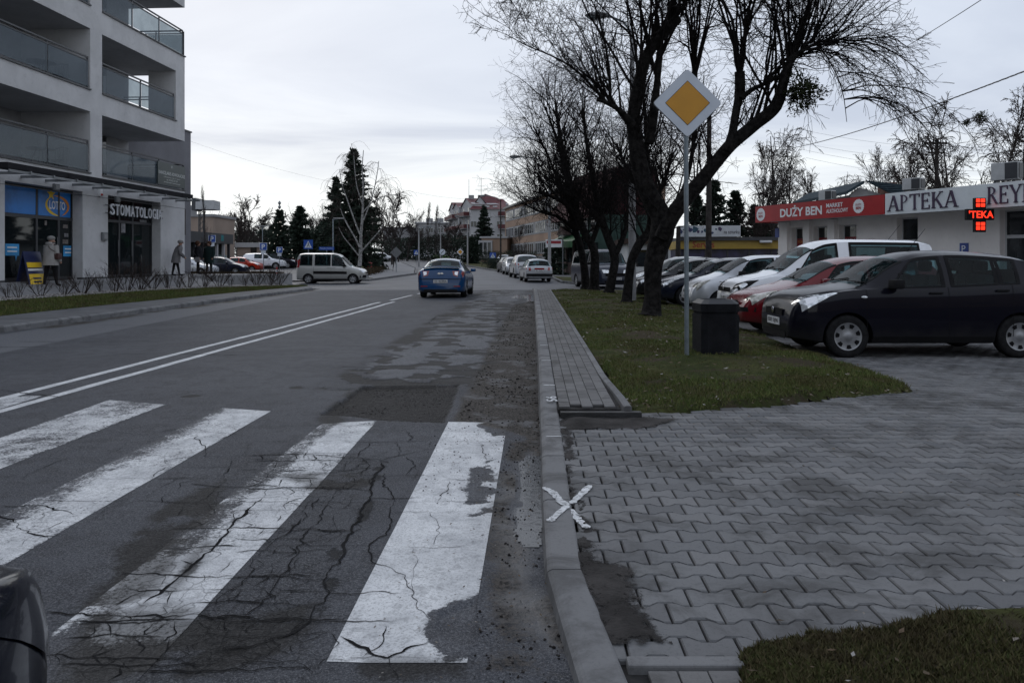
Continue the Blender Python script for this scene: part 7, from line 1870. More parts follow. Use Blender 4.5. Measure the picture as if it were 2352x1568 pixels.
mast = thing('roof_aerial', 'slim whip aerial on the left gable', 'aerial', tuple(P(1077, 455, 190)), 0); MB().tube([(0, 0, -1.5), (0, 0, 4.5)], .04, 4).obj('mast', M['anthracite'], mast)
# grey flats further left behind the trees
FG = Frame(XY(955, 230), 230.0, gz(230), 1, 0.05)
gf = FG.root('grey_flats', 'grey flat-roofed flats half hidden behind bare trees', 'building')
g1 = FG.sz(1032, 520)[0]; zg = FG.sz(960, 513)[1]
MB().box(0, g1, 0, 10, -2, zg).obj('wall', M['wall_greyish'], gf); MB().box(-.3, g1+.3, -.3, 10, zg, zg+.4).obj('roof_edge', M['wall_offwhite'], gf)
for px in (985, 1010): s_ = FG.sz(px, 510)[0]; MB().box(s_-1, s_+1, 2, 4, zg+.4, zg+1.6).obj('chimney', M['wall_greyish'], gf)
windows_grid(gf, FG, [1.5+2.9*k for k in range(int(g1/2.9))], [1.5, 4.5, 7.5], 1.4, 1.5, frame=True)
FG2 = Frame(XY(880, 225), 225.0, gz(225), 1, 0.05)
gf2 = FG2.root('pale_flats', 'pale block of flats glimpsed behind the roadside trees', 'building'); g2 = FG2.sz(950, 520)[0]; zg2 = FG2.sz(900, 525)[1]
MB().box(0, g2, 0, 10, -2, zg2).obj('wall', M['wall_greyish'], gf2); MB().box(-.3, g2+.1, -.3, 10, zg2, zg2+.4).obj('roof_edge', M['anthracite'], gf2)
windows_grid(gf2, FG2, [1.5+2.9*k for k in range(int(g2/2.9))], [1.5, 4.5], 1.4, 1.5, frame=True)
# green-fronted shop house on the right
mat('green_wall', (0.035, 0.060, 0.052), .7, var=.2, scale=1); mat('awning_green', (0.012, 0.075, 0.022), .5, var=.35, scale=1.5); mat('brown_tile', (0.075, 0.055, 0.05), .7, var=.25, scale=3)
FN = Frame(XY(1282, 66), 66.0, gz(66), XY(1420, 55)-XY(1282, 66), 55-66)
gs = FN.root('green_shop', 'dark green shop house with steep mansard roof and green awning', 'building')
n1 = FN.sz(1372, 560)[0]; zn = FN.sz(1295, 470)[1]
MB().box(0, n1, 0, 5, -.2, 4.6).obj('wall', M['green_wall'], gs)
MB().box(0.0, n1, -.05, -.001, -.2, 1.0).obj('plinth', M['brown_tile'], gs)
for k in range(5):
    x_ = .25+k*n1/5; MB().box(x_, x_+.35, -.16, -.051, -.2, 2.6).obj('pilaster', M['brown_tile'], gs)
    MB().box(x_+.42, x_+n1/5-.08, -.03, -.003, .9, 2.5).obj('shop_window', M['dark_glass'], gs)
    f_ = MB().box(x_+.3, x_+1.2, -.06, -.003, 3.2, 4.4).obj('window', M['far_frame'], gs); MB().box(x_+.38, x_+1.12, -.075, -.062, 3.3, 4.3).obj('pane', M['dark_glass'], f_)
MB().add([(-.5, -.9, 4.3), (n1+.3, -.9, 4.3), (n1+.3, 1.6, 8.2), (-.1, 1.6, 8.2)], [(0, 1, 2, 3)]).obj('mansard_roof', mat('roof_maroon', (.045, .016, .018), .7, var=.3, scale=2), gs)
MB().box(-.05, n1, 1.6, 5, 4.6, 8.2).obj('attic', M['roof_maroon'], gs)
MB().add([(-.5, -.9, 4.3), (-.1, 1.6, 8.2), (-.1, 5, 8.2), (-.5, 5, 4.3)], [(0, 1, 2, 3)]).obj('mansard_side', M['roof_maroon'], gs)
aw = MB().add([(1.0, -.2, 3.15), (n1*.75, -.2, 3.15), (n1*.75, -1.2, 2.65), (1.0, -1.2, 2.65), (1.0, -1.2, 2.15), (n1*.75, -1.2, 2.15)], [(0, 1, 2, 3), (3, 2, 5, 4)]).obj('awning', M['awning_green'], gs)
MB().prism([(1.9, 3.2), (2.7, 3.9), (3.5, 3.2)], -.9, -.2, 'y').obj('porch_gable', M['brown_tile'], gs)
s_, z_ = P(1272, 559, 60)[0], P(1272, 559, 60)[2]
sg = thing('shop_sign', 'small red and white hanging shop sign by the hedge', 'sign', (s_, 60, 0), 0); MB().box(-.62, .62, 0, .08, z_-.3, z_+.3).obj('panel', M['plate_white'], sg); MB().box(-.55, .55, -.012, -.001, z_-.02, z_+.2).obj('printed_band', M['sticker_red'], sg); MB().tube([(.7, .04, 0), (.7, .04, z_+.3)], .04, 6).obj('post', M['steel_grey'], sg)

# ------------------------------------------------------------------ left background: pavilion, beige hall, canopy sign
FPV = Frame(XY(428, 62), 62.0, .35, XY(536, 72)-XY(428, 62), 10.0)
pv = FPV.root('dark_pavilion', 'single-storey pavilion with a deep dark fascia and teal emblem', 'building')
v1 = FPV.sz(536, 550)[0]; zf0, zf1 = FPV.sz(480, 558)[1], FPV.sz(480, 534)[1]
MB().box(-6, v1-.3, .8, 9, 0, zf0).obj('wall', M['shop_interior'], pv)
ff = MB().box(-6, v1, 0, 9, zf0+.003, zf1).obj('fascia', M['anthracite'], pv)
s_, z_ = FPV.sz(511, 547); q = MB()
for k in range(4): q.box(s_-.28+.15*k, s_-.19+.15*k, -.012, -.001, z_-.28+.04*(k % 2), z_+.28-.05*(k % 2))
q.obj('emblem', mat('teal', (.02, .22, .24), .5), ff)
for px in (452, 470, 488, 503, 518, 530): s_ = FPV.sz(px, 580)[0]; MB().box(s_-.1, s_+.1, .1, .3, 0, zf0).obj('column', M['wall_offwhite'] if px in (503, 518) else M['anthracite'], pv)
for k in range(7):
    s_ = FPV.sz(500+k*6, 600)[0]; MB().box(s_-.22, s_+.22, .70, .78, .6, 1.5).obj('notice_board', M['poster_board'] if 'poster_board' in M else mat('poster_board', (.20, .26, .25), .6, var=.5, scale=5), pv)
FC = Frame(XY(440, 70), 70.0, .3, 1, .1)
mt = FC.root('mesh_canopy', 'pale box canopy on a dark lattice column beside the block', 'canopy')
c0_, cz0 = FC.sz(440, 483); c1_, cz1 = FC.sz(492, 460)
MB().box(c0_, c1_-1.6, 0, 2, cz0, cz1+.2).obj('dark_box', M['anthracite'], mt); MB().box(c1_-1.59, c1_, -.1, 2, cz0+.1, cz1).obj('pale_box', M['far_frame'], mt)
xc = FC.sz(458, 500)[0]
for a, b in ((-.2, 0), (.2, 0), (-.2, .4), (.2, .4)): MB().tube([(xc+a, b+.5, 0), (xc+a, b+.5, cz0)], .05, 5).obj('column_post', M['anthracite'], mt)
for k in range(12):
    z_ = cz0*k/12; MB().tube([(xc-.2, .5, z_), (xc+.2, .5, z_+cz0/12)], .03, 4).obj('lattice_bar', M['anthracite'], mt)
FBh = Frame(XY(430, 105), 105.0, .5, 1, .0)
bh2 = FBh.root('beige_tower_house', 'beige flat-roofed building behind the pavilion', 'building'); e1 = FBh.sz(490, 520)[0]; ez = FBh.sz(470, 498)[1]
MB().box(-8, e1, 0, 8, -.5, ez).obj('wall', M['wall_beige'], bh2); MB().box(-8.2, e1+.2, -.2, 8.2, ez, ez+.35).obj('roof_edge', M['wall_greyish'], bh2); MB().box(e1-5, e1-3.4, 1, 3, ez+.35, ez+1.6).obj('chimney', M['wall_greyish'], bh2)
FH2 = Frame(XY(545, 118), 118.0, gz(118), 1, .02)
hl = FH2.root('beige_hall', 'long low beige hall with pale roof edge beyond the car park', 'building'); e1 = FH2.sz(760, 590)[0]; ez = FH2.sz(640, 568)[1]
MB().box(0, e1, 0, 12, -.5, ez).obj('wall', M['wall_beige'], hl); MB().box(-.3, e1+.3, -.3, 12, ez, ez+.7).obj('roof_edge', M['wall_offwhite'], hl); MB().box(0, e1, -.03, -.001, -.5, 1.3).obj('plinth', M['wall_greyish'], hl)
for k in range(8): MB().box(2+k*1.7, 2.9+k*1.7, -.05, -.003, 1.8, 2.8).obj('window', M['dark_glass'], hl)

# ------------------------------------------------------------------ unseen blocks behind the camera, added to cut sky fill and darken reflections
def light_blocker(name, label, X, Y, ux, uy, w, d, h, m):
    f = Frame(X, Y, 0, ux, uy); t = f.root(name, label, 'building')
    MB().box(0, w, 0, d, -.1, h).obj('wall', M[m], t); MB().box(-.3, w+.3, -.3, d+.3, h+.002, h+.4).obj('roof_edge', M['anthracite'], t)
    windows_grid(t, f, [1.8+3.2*k for k in range(int((w-1)/3.2))], [1.0+3.0*k for k in range(int((h-1)/3.0))], 1.5, 1.5)
light_blocker('reflection_blocker', 'unseen beige block added behind the crossing to darken reflections', 36, -15, -1, 0.0, 30, 10, 6.8, 'wall_beige')
light_blocker('sky_blocker', 'unseen grey block added behind the crossing to cut sky light', -14.5, -34, 0.0, 1, 38, 12, 10, 'wall_greyish')
# ------------------------------------------------------------------ trees
mat('bark_dark', (0.013, 0.012, 0.0115), 0.95, var=0.7, scale=9, bump=1.0, bscale=22, dirt=.7)
mat('bark_grey', (0.040, 0.036, 0.034), 0.95, var=0.4, scale=5, bump=0.5, bscale=28)
mat('twig_dark', (0.012, 0.0105, 0.0105), 0.95, var=0.3)
mat('twig_brown', (0.040, 0.032, 0.030), 0.95, var=0.3)
def birch_bark():
    m = bpy.data.materials.new('birch_bark'); nt, b, out = nt_new(m); k = NT(nt)
    co = k.n('ShaderNodeTexCoord').outputs['Object']; mp = k.n('ShaderNodeMapping'); mp.inputs['Scale'].default_value = (1.5, 1.5, 5); nt.links.new(co, mp.inputs[0])
    c = k.mix(k.ramp(k.noise(2.4, 5, .7, .5, mp.outputs[0]), .52, .60), (0.24, 0.235, 0.23), (0.03, 0.028, 0.028))
    nt.links.new(c, b.inputs['Base Color']); b.inputs['Roughness'].default_value = .8; M['birch_bark'] = m
birch_bark()
def rot_about(d, ang, az):
    d = d.normalized(); a = d.cross(Vector((0.31, 0.52, 0.8))); a = a.normalized() if a.length > 1e-4 else Vector((1, 0, 0)); b = d.cross(a)
    return (d*math.cos(ang) + (a*math.cos(az)+b*math.sin(az))*math.sin(ang)).normalized()
class Grower:
    def __init__(s, seed): s.r = random.Random(seed); s.polys = []
    def branch(s, p, d, L, rad, lev, prm):
        """one limb with its children; prm: list per level of dict(n, ang, len, up, wob, k, taper)"""
        q = prm[lev]; r = s.r; k = q.get('k', 5); pts = []; p = Vector(p); d = Vector(d).normalized(); ds = []
        rmin = q.get('rmin', .004)
        for i in range(k):
            f = i/(k-1); pts.append((p.x, p.y, p.z, max(rmin, rad*(1-(1-q.get('taper', .35))*f)))); ds.append(d.copy())
            d = (d + Vector((r.gauss(0, 1), r.gauss(0, 1), r.gauss(0, 1)))*q.get('wob', .12) + Vector((0, 0, q.get('up', 0.0)*(1 if q.get('late') is None or f > q['late'] else .2)))).normalized()
            p = p + d*L/(k-1)
        s.polys.append(np.array(pts))
        if lev+1 < len(prm):
            c = prm[lev+1]; n = c['n']; n = max(1, int(round(n*L/q.get('ref', L)*r.uniform(.8, 1.2)))) if n > 1 else n
            for j in range(n):
                f = r.uniform(c.get('from', .2), 1.0); x = f*(k-1); i = min(k-2, int(x)); t = x-i
                b = Vector(pts[i][:3]).lerp(Vector(pts[i+1][:3]), t); dd = rot_about(ds[i], r.gauss(c['ang'], .22), r.uniform(0, 2*PI))
                rr = (pts[i][3]*(1-t)+pts[i+1][3]*t)*c.get('rr', .55)
                s.branch(b, dd, L*c['len']*r.uniform(.6, 1.25)*(1.15-.45*f), rr, lev+1, prm)
    def mesh(s, name, m, sides=3):
        me = tubes_mesh(name, s.polys, sides); me.materials.append(M[m]); return me
def traced(pts, Y, dy=0.0):
    """pixel polyline (px,py,width px) at depth Y (drifting by dy towards the end) -> tapered limb"""
    n = len(pts); out = []
    for i, (x, y, w) in enumerate(pts):
        yy = Y+dy*i/max(1, n-1); p = P(x, y, yy); out.append((p.x, p.y, p.z, w*yy/F/2))
    return np.array(out)
def smooth_limb(a, m=4):
    out = []
    n = len(a)
    for i in range(n-1):
        p0, p1, p2, p3 = a[max(i-1, 0)], a[i], a[i+1], a[min(i+2, n-1)]
        for j in range(m):
            t = j/m; out.append(0.5*((2*p1)+(-p0+p2)*t+(2*p0-5*p1+4*p2-p3)*t*t+(-p0+3*p1-3*p2+p3)*t**3))
    out.append(a[-1]); return np.array(out)
def knobby(a, seed, amt=.10):
    r = np.random.default_rng(seed); a = a.copy(); n = len(a); xs = np.arange(0, n+5, 5); i = np.arange(n)
    a[:, 3] *= 1+np.interp(i, xs, r.uniform(-amt, amt, len(xs)))
    for c in range(3): a[:, c] += np.interp(i, xs, r.normal(0, .10, len(xs)))*a[:, 3]
    return a
TW = [dict(k=8, wob=.15, up=.09, taper=.25, rmin=.006), dict(n=9, ang=1.05, len=.34, k=5, wob=.26, up=.02, taper=.35, rr=.48, rmin=.004), dict(n=5, ang=1.0, len=.55, k=4, wob=.3, up=.0, taper=.5, rr=.6, rmin=.0034)]
TB = [dict(k=7, wob=.17, up=.05, taper=.22, rmin=.007), dict(n=8, ang=1.05, len=.42, k=5, wob=.26, up=.02, taper=.35, rr=.48, rmin=.0048), dict(n=5, ang=1.0, len=.55, k=4, wob=.3, up=.0, taper=.5, rr=.6, rmin=.0036)]
def street_tree(name, label, limbs, shoots, base_px, Y, seed, prm=TW, thin=.80, flare=1.35):
    """limbs: traced polylines; shoots: list of (limb index, from, to, count, len0, len1, spread, bias(x,y,z))"""
    A = [smooth_limb(l) for l in limbs]
    b = P(base_px[0], base_px[1], Y); b.z = float(verge_z(b.x, b.y))-.05
    A[0][0][:3] = (b.x, b.y, b.z); A[0][0][3] *= flare
    A = [knobby(a, seed+i) for i, a in enumerate(A)]
    for a in A: a[:, 3] *= thin
    t = thing(name, label, 'tree', tuple(b))
    off = np.array([b.x, b.y, b.z, 0])
    me = tubes_mesh('trunk', [a-off for a in A], 12); me.materials.append(M['bark_dark']); link('trunk', me, t)
    g = Grower(seed); r = g.r
    for li, f0, f1, n, l0, l1, spread, bias in shoots:
        a = A[li]
        for k in range(n):
            f = r.uniform(f0, f1); i = min(len(a)-2, int(f*(len(a)-1))); p = Vector(a[i][:3]); d = Vector(a[i+1][:3])-Vector(a[i][:3])
            dd = d.normalized()*.35 + Vector(bias) + Vector((r.gauss(0, spread), r.gauss(0, spread), r.gauss(0, spread*.5)))
            L = r.uniform(l0, l1)
            g.branch(p-Vector(tuple(b)), dd, L, min(a[i][3]*.5, .010+.008*L), 0, prm)
    link('crown', g.mesh('crown', 'twig_dark'), t)
    return t, A
UP = (0, 0, 1.0)
# the big pollarded tree nearest to us
Y1 = 17.9
l = [traced([(1497, 728, 58), (1500, 690, 52), (1503, 640, 50), (1510, 590, 56), (1520, 540, 70), (1512, 500, 62), (1492, 450, 50), (1474, 390, 46), (1462, 320, 44), (1455, 270, 38), (1462, 215, 36), (1478, 150, 34), (1500, 105, 32), (1530, 72, 30), (1558, 45, 30)], Y1, .8),
     traced([(1522, 540, 50), (1545, 495, 46), (1578, 452, 42), (1612, 412, 40), (1645, 372, 38), (1682, 332, 36), (1728, 292, 36), (1768, 256, 35), (1790, 222, 32), (1800, 190, 28), (1808, 160, 24), (1820, 135, 22), (1842, 118, 14), (1868, 104, 9), (1915, 102, 5)], Y1, -1.2),
     traced([(1668, 348, 26), (1682, 310, 26), (1690, 270, 25), (1697, 230, 25), (1700, 200, 28), (1701, 165, 27)], Y1-.5),
     traced([(1702, 226, 14), (1725, 208, 13), (1752, 195, 12), (1785, 178, 10), (1800, 168, 8)], Y1-.7, .2),
     traced([(1490, 330, 26), (1500, 270, 24), (1506, 215, 22), (1511, 160, 20), (1513, 122, 20)], Y1+.4, .4),
     traced([(1452, 285, 22), (1425, 255, 16), (1395, 238, 12), (1372, 230, 9)], Y1, -.6),
     traced([(1395, 238, 10), (1360, 200, 8), (1320, 160, 6), (1270, 130, 4.5), (1210, 105, 3), (1160, 78, 2)], Y1-.4, -1.0),
     traced([(1400, 240, 10), (1402, 200, 9), (1398, 150, 8), (1385, 80, 6), (1365, 10, 5)], Y1-.4, .3),
     traced([(1560, 300, 16), (1580, 240, 15), (1592, 190, 17), (1598, 150, 17)], Y1+1.2, .2),
     traced([(1550, 480, 14), (1575, 420, 13), (1590, 350, 12), (1596, 280, 12)], Y1+1.2, .4),
     traced([(1842, 118, 6), (1880, 112, 4.5), (1910, 150, 3.5), (1935, 210, 2.6), (1945, 280, 1.6)], Y1-1.2, -.5)]
sh1 = [(0, .62, 1.0, 19, 2.0, 4.4, .30, (0, 0, 1.0)), (0, .95, 1.0, 9, 2.6, 4.6, .28, (.2, 0, 1.0)), (1, .40, .98, 24, 2.2, 4.4, .20, (.05, 0, 1.0)), (1, .70, 1.0, 12, 1.8, 4.0, .50, (.3, 0, .85)), (1, .80, 1.0, 8, 1.4, 2.8, .5, (.8, -.1, .35)),
       (2, .85, 1.0, 12, 2.4, 4.6, .16, (0, 0, 1.0)), (2, .2, .8, 5, 1.0, 2.0, .5, (0, 0, .8)), (3, .4, 1.0, 10, 2.0, 4.0, .2, (.1, 0, 1.0)), (4, .6, 1.0, 10, 2.0, 4.2, .28, (0, 0, 1.0)), (5, .3, 1.0, 14, 1.4, 3.0, .45, (-.35, 0, .8)),
       (6, .1, 1.0, 30, .8, 1.9, .5, (-.25, 0, .45)), (7, .1, 1.0, 16, 1.2, 2.6, .45, (-.15, 0, .8)), (8, .7, 1.0, 14, 2.2, 4.2, .2, (.05, 0, 1)), (9, .4, 1.0, 12, 1.2, 2.6, .45, (.1, 0, .9)), (0, .35, .62, 26, .9, 2.2, .6, (-.1, 0, .6)), (1, .05, .45, 20, .9, 2.0, .55, (-.1, .2, .7))]
big, A1 = street_tree('pollard_tree', 'big pollarded tree with a heavy limb leaning over the parked cars', l, sh1, (1497, 728), Y1, 101)
# drooping twig curtains off the right limb
g = Grower(55); r = g.r
WEEP = [dict(k=7, wob=.08, up=-.26, taper=.25, rmin=.0045), dict(n=13, ang=.7, len=.36, k=5, wob=.15, up=-.12, taper=.4, rr=.6, rmin=.004), dict(n=3, ang=.6, len=.4, k=4, wob=.2, up=-.05, taper=.5, rr=.6, rmin=.0036)]
for src, n in ((A1[1][-14:], 14), (A1[10], 16)):
    for k in range(n):
        i = r.randrange(len(src)-1); p = Vector(src[i][:3])-Vector(big.location)
        g.branch(p, Vector((r.uniform(.3, 1.3), r.uniform(-.6, .4), r.uniform(.1, .8))), r.uniform(1.4, 2.9), .016, 0, WEEP)
link('drooping_twigs', g.mesh('drooping_twigs', 'twig_dark'), big)
# slimmer trees further along the verge
def slim(name, label, pts, base, Y, seed, shoots, extra=()):
    ls = [traced(pts, Y, .3)]+[traced(e, Y, rnd.uniform(-1, 1)) for e in extra]
    return street_tree(name, label, ls, shoots, base, Y, seed, TB)
DN = .75
slim('street_tree', 'thin tree leaning towards the big pollarded one', [(1437, 698, 30), (1443, 650, 26), (1451, 595, 26), (1468, 560, 26), (1492, 530, 24), (1496, 470, 20), (1490, 400, 17), (1484, 320, 13), (1480, 250, 10), (1470, 180, 7)], (1437, 698), 23.4, 201,
     [(0, .35, 1.0, 44, 1.2, 2.8, .6, (0, 0, .9)), (1, .2, 1, 26, 1.2, 2.6, .6, (-.1, 0, .9)), (2, .2, 1, 22, 1.2, 2.4, .6, (.1, 0, .9))],
     [[(1494, 500, 14), (1470, 440, 12), (1440, 390, 10), (1415, 330, 7)], [(1494, 480, 13), (1525, 420, 11), (1545, 350, 8)]])
slim('street_tree', 'slim forked tree with dark trunk right of the slate blue van', [(1400, 674, 30), (1408, 630, 27), (1412, 595, 26), (1400, 550, 24), (1385, 500, 20), (1370, 455, 17), (1360, 400, 14), (1350, 340, 12), (1342, 290, 9), (1338, 250, 6)], (1400, 674), 30.5, 301,
     [(0, .32, 1.0, 50, 1.4, 3.0, .6, (0, 0, .9)), (1, .2, 1, 34, 1.3, 2.8, .6, (.1, 0, .9)), (2, .2, 1, 26, 1.3, 2.8, .5, (-.15, 0, .9))],
     [[(1412, 590, 18), (1432, 540, 15), (1448, 480, 12), (1452, 420, 9)], [(1390, 520, 14), (1355, 480, 11), (1325, 455, 8), (1295, 440, 5)]])
slim('street_tree', 'crooked tree in front of the slate blue van', [(1364, 667, 30), (1364, 620, 27), (1363, 575, 26), (1345, 540, 24), (1326, 490, 21), (1312, 430, 17), (1300, 370, 14), (1288, 320, 12), (1280, 270, 9), (1276, 235, 6)], (1364, 667), 33.4, 401,
     [(0, .32, 1.0, 54, 1.6, 3.4, .6, (-.05, 0, .9)), (1, .2, 1, 32, 1.5, 3.2, .5, (-.25, 0, .8)), (2, .2, 1, 28, 1.4, 3.0, .6, (.1, 0, .9))],
     [[(1330, 500, 14), (1300, 470, 11), (1262, 450, 8), (1225, 440, 5)], [(1358, 560, 16), (1378, 500, 13), (1385, 440, 9), (1388, 380, 6)]])
slim('street_tree', 'last tree of the verge with a low spreading crown', [(1346, 664, 24), (1342, 620, 22), (1334, 575, 20), (1322, 530, 18), (1310, 470, 15), (1302, 410, 12), (1286, 340, 10), (1268, 290, 7), (1255, 255, 5)], (1346, 664), 34.3, 501,
     [(0, .30, 1.0, 54, 1.6, 3.4, .6, (-.15, 0, .8)), (1, .15, 1, 34, 1.3, 2.8, .55, (-.3, 0, .6)), (2, .1, 1, 30, 1.5, 3.0, .5, (-.2, 0, .9))],
     [[(1322, 530, 12), (1285, 500, 9), (1245, 488, 6), (1205, 470, 4)], [(1312, 480, 11), (1285, 420, 8), (1255, 350, 6), (1225, 290, 4)]])
# mistletoe on the leaning limb
mat('mistletoe', (0.016, 0.020, 0.008), 0.7, var=.4, scale=6)
def leaf_ball(name, label, c, rad, n, seed, size, squash=.9):
    g = np.random.default_rng(seed); d = g.normal(0, 1, (n, 3)); d /= np.linalg.norm(d, axis=1, keepdims=True); rr = rad*g.uniform(.25, 1.0, n)**.5
    p = d*rr[:, None]*np.array([1, 1, squash]) * (1+.25*np.sin(d[:, 0:1]*5+seed)+.2*np.cos(d[:, 2:3]*7)); a = g.normal(0, 1, (n, 3)); a /= np.linalg.norm(a, axis=1, keepdims=True); b = np.cross(a, d); b /= np.linalg.norm(b, axis=1, keepdims=True)+1e-6
    s = g.uniform(.6, 1.3, (n, 1))*size
    V = np.stack([p-a*s, p-b*s*.35, p+a*s, p+b*s*.35], 1).reshape(-1, 3)
    t = thing(name, label, 'mistletoe', tuple(c)); me = np_mesh('leaf_clump', V, np.arange(4*n).reshape(n, 4)); me.materials.append(M['mistletoe']); link('leaf_clump', me, t)
    gg = Grower(seed)
    for k in range(26):
        v = Vector(d[k]); gg.branch((0, 0, 0), v, rad*.9, .008, 0, [dict(k=4, wob=.15), dict(n=3, ang=.6, len=.5, k=3)])
    link('stem', gg.mesh('stem', 'twig_dark'), t)
leaf_ball('mistletoe', 'dark mistletoe clump hanging from the leaning limb', P(1842, 214, 16.9), .44, 1500, 3, .045)

# ---- generic bare trees for the background
def bare_tree_mesh(seed, h, spread=.55, n1=13, weep=0.0, multi=1, twig='twig_brown', bark='bark_grey', fine=(9, 5), rm=1.0):
    g = Grower(seed); r = g.r
    prm = [dict(k=9, wob=.05, up=.06, taper=.18, rmin=.02), dict(n=n1, ang=spread, len=.42, k=7, wob=.10, up=.10-weep*.12, taper=.25, rr=.5, rmin=.014*rm, **{'from': .18}), dict(n=fine[0], ang=.6, len=.42, k=5, wob=.14, up=.05-weep*.35, taper=.35, rr=.5, rmin=.010*rm), dict(n=fine[1], ang=.6, len=.5, k=4, wob=.18, up=-weep*.5, taper=.5, rr=.6, rmin=.008*rm)]
    for m_ in range(multi):
        a = r.uniform(0, 6.28); sp = .35 if multi > 1 else .05
        g.branch((0, 0, -.1), Vector((math.cos(a)*sp, math.sin(a)*sp, 1)), h*r.uniform(.8, 1), h*.018, 0, prm)
    big_ = [p for p in g.polys if len(p) >= 7]; small = [p for p in g.polys if len(p) < 7]
    tm = tubes_mesh('trunk', big_, 7); tm.materials.append(M[bark]); cm = tubes_mesh('crown', small, 3); cm.materials.append(M[twig])
    return tm, cm
BT = [bare_tree_mesh(900+i, 10.0, .55+.06*i, 18+i, 0.0, 1, fine=(12, 6), rm=1.8) for i in range(3)]
BF = [bare_tree_mesh(920+i, 10.0, .6+.08*i, 15+i, 0.0, 1, fine=(10, 5), rm=3.6) for i in range(3)]
BW = [bare_tree_mesh(950+i, 10.0, .6, 18, 0.45, 1+i, fine=(12, 6), rm=1.6) for i in range(2)]
def put_tree(meshes, x, Y, h, rot, label, group=None, z=None, sq=1.0, name='bare_tree'):
    t = thing(name, label, 'tree', (x, Y, gz(Y) if z is None else z), rot, group)
    a = link('trunk', meshes[0], t); b = link('crown', meshes[1], t)
    t.scale = (h/10*sq, h/10*sq, h/10); return t
def px_tree(meshes, px, top, Y, rot, label, group=None, sq=1.0, name='bare_tree'):
    h = H+(HY-top)*Y/F-gz(Y); return put_tree(meshes, XY(px, Y), Y, h, rot, label, group, None, sq, name)
GL = 'bare trees beyond the car park'
TL = ['behind the end of the pavilion roof', 'beside the thin sapling by the pavilion', 'taller than its neighbours beyond the car park', 'behind the taller car park lamp', 'behind the parking sign at the hedge end', 'between the Christmas tree and the dark fir', 'behind the crossing sign', 'behind the street name plate']
for i, (px, top, Y) in enumerate([(520, 500, 150), (545, 488, 130), (572, 478, 120), (600, 505, 140), (625, 508, 150), (668, 510, 145), (720, 505, 140), (745, 500, 130)]):
    px_tree(BF[i % 3], px, top, Y, i*1.1, 'leafless bushy tree '+TL[i], GL, 1.25)
GM = 'bare trees lining the far bend'
TM = ['below the second spruce top', 'behind the tall ragged spruce', 'behind the birch trunk', 'under the drooping birch limb', 'close to the birch, slim and tall', 'close to the leaning sapling, tall', 'behind the sign seen from its grey back', 'behind the pale crossover on the bend', 'behind the tiny crossing sign', 'below the red balconies', 'at the corner of the grey flats']
for i, (px, top, Y) in enumerate([(775, 512, 130), (800, 505, 150), (835, 520, 150), (862, 500, 120), (880, 462, 105), (900, 452, 108), (915, 505, 140), (935, 510, 160), (955, 520, 170), (1050, 520, 165), (1035, 525, 150)]):
    px_tree(BF[(i+1) % 3], px, top, Y, i*.9+.3, 'leafless roadside tree '+TM[i], GM, 1.15 if i not in (4, 5) else .8)
for px, top, lb in ((983, 468, 'tall thin leafless poplar by the far bend, the taller'), (1002, 475, 'tall thin leafless poplar by the far bend, the shorter')): px_tree(BT[0], px, top, 150, 1.0+px, lb, None, .35, 'poplar_tree')
# sapling leaning over the footway
sap = px_tree(BT[1], 902, 545, 72, 1.0, 'young leaning roadside tree in a paved pit', None, .4, 'sapling_tree'); sap.rotation_euler[1] = .18
px_tree(BT[2], 1195, 530, 92, .4, 'small pruned street tree before the peach school', None, .8, 'street_tree')
px_tree(BT[0], 470, 432, 55, .4, 'very thin young tree beside the pavilion', None, .18, 'sapling_tree')
GR = 'bare trees behind the shops'
TR = ['tall and upright behind the kiosk end', 'between the kiosk and the tall upright tree', 'beside the outer end of the red fascia', 'behind the small roof air conditioner', 'behind the dark tiled gable', 'behind the joint of red and white fascias', 'behind the air conditioner over APTEKA', 'between air conditioner and crossarm pole', 'next to the crossarm pole']
for i, (px, top, Y, sq) in enumerate([(1780, 285, 52, .75), (1745, 330, 56, .6), (1810, 330, 58, .6), (1880, 390, 62, .9), (1950, 395, 64, .9), (2010, 390, 60, .9), (2080, 330, 58, .8), (2120, 350, 56, .9), (2180, 300, 60, .8)]):
    px_tree((BT if i % 2 else BW)[i % 2 if i % 2 == 0 else i % 3], px, top, Y, i*1.7, 'leafless tree '+TR[i], GR, sq)
birch_r = px_tree(BW[1], 2235, 225, 44, .6, 'tall weeping tree with mistletoe balls behind the white fascia', None, .85, 'weeping_tree')
px_tree(BW[0], 2345, 270, 40, 2.6, 'weeping tree at the end of the shop row', None, .85, 'weeping_tree')
leaf_ball('mistletoe', 'large mistletoe ball high in the weeping tree', P(2252, 272, 43.5), .45, 500, 5, .07)
leaf_ball('mistletoe', 'small mistletoe ball beside the large one', P(2220, 282, 43.7), .22, 220, 6, .06)
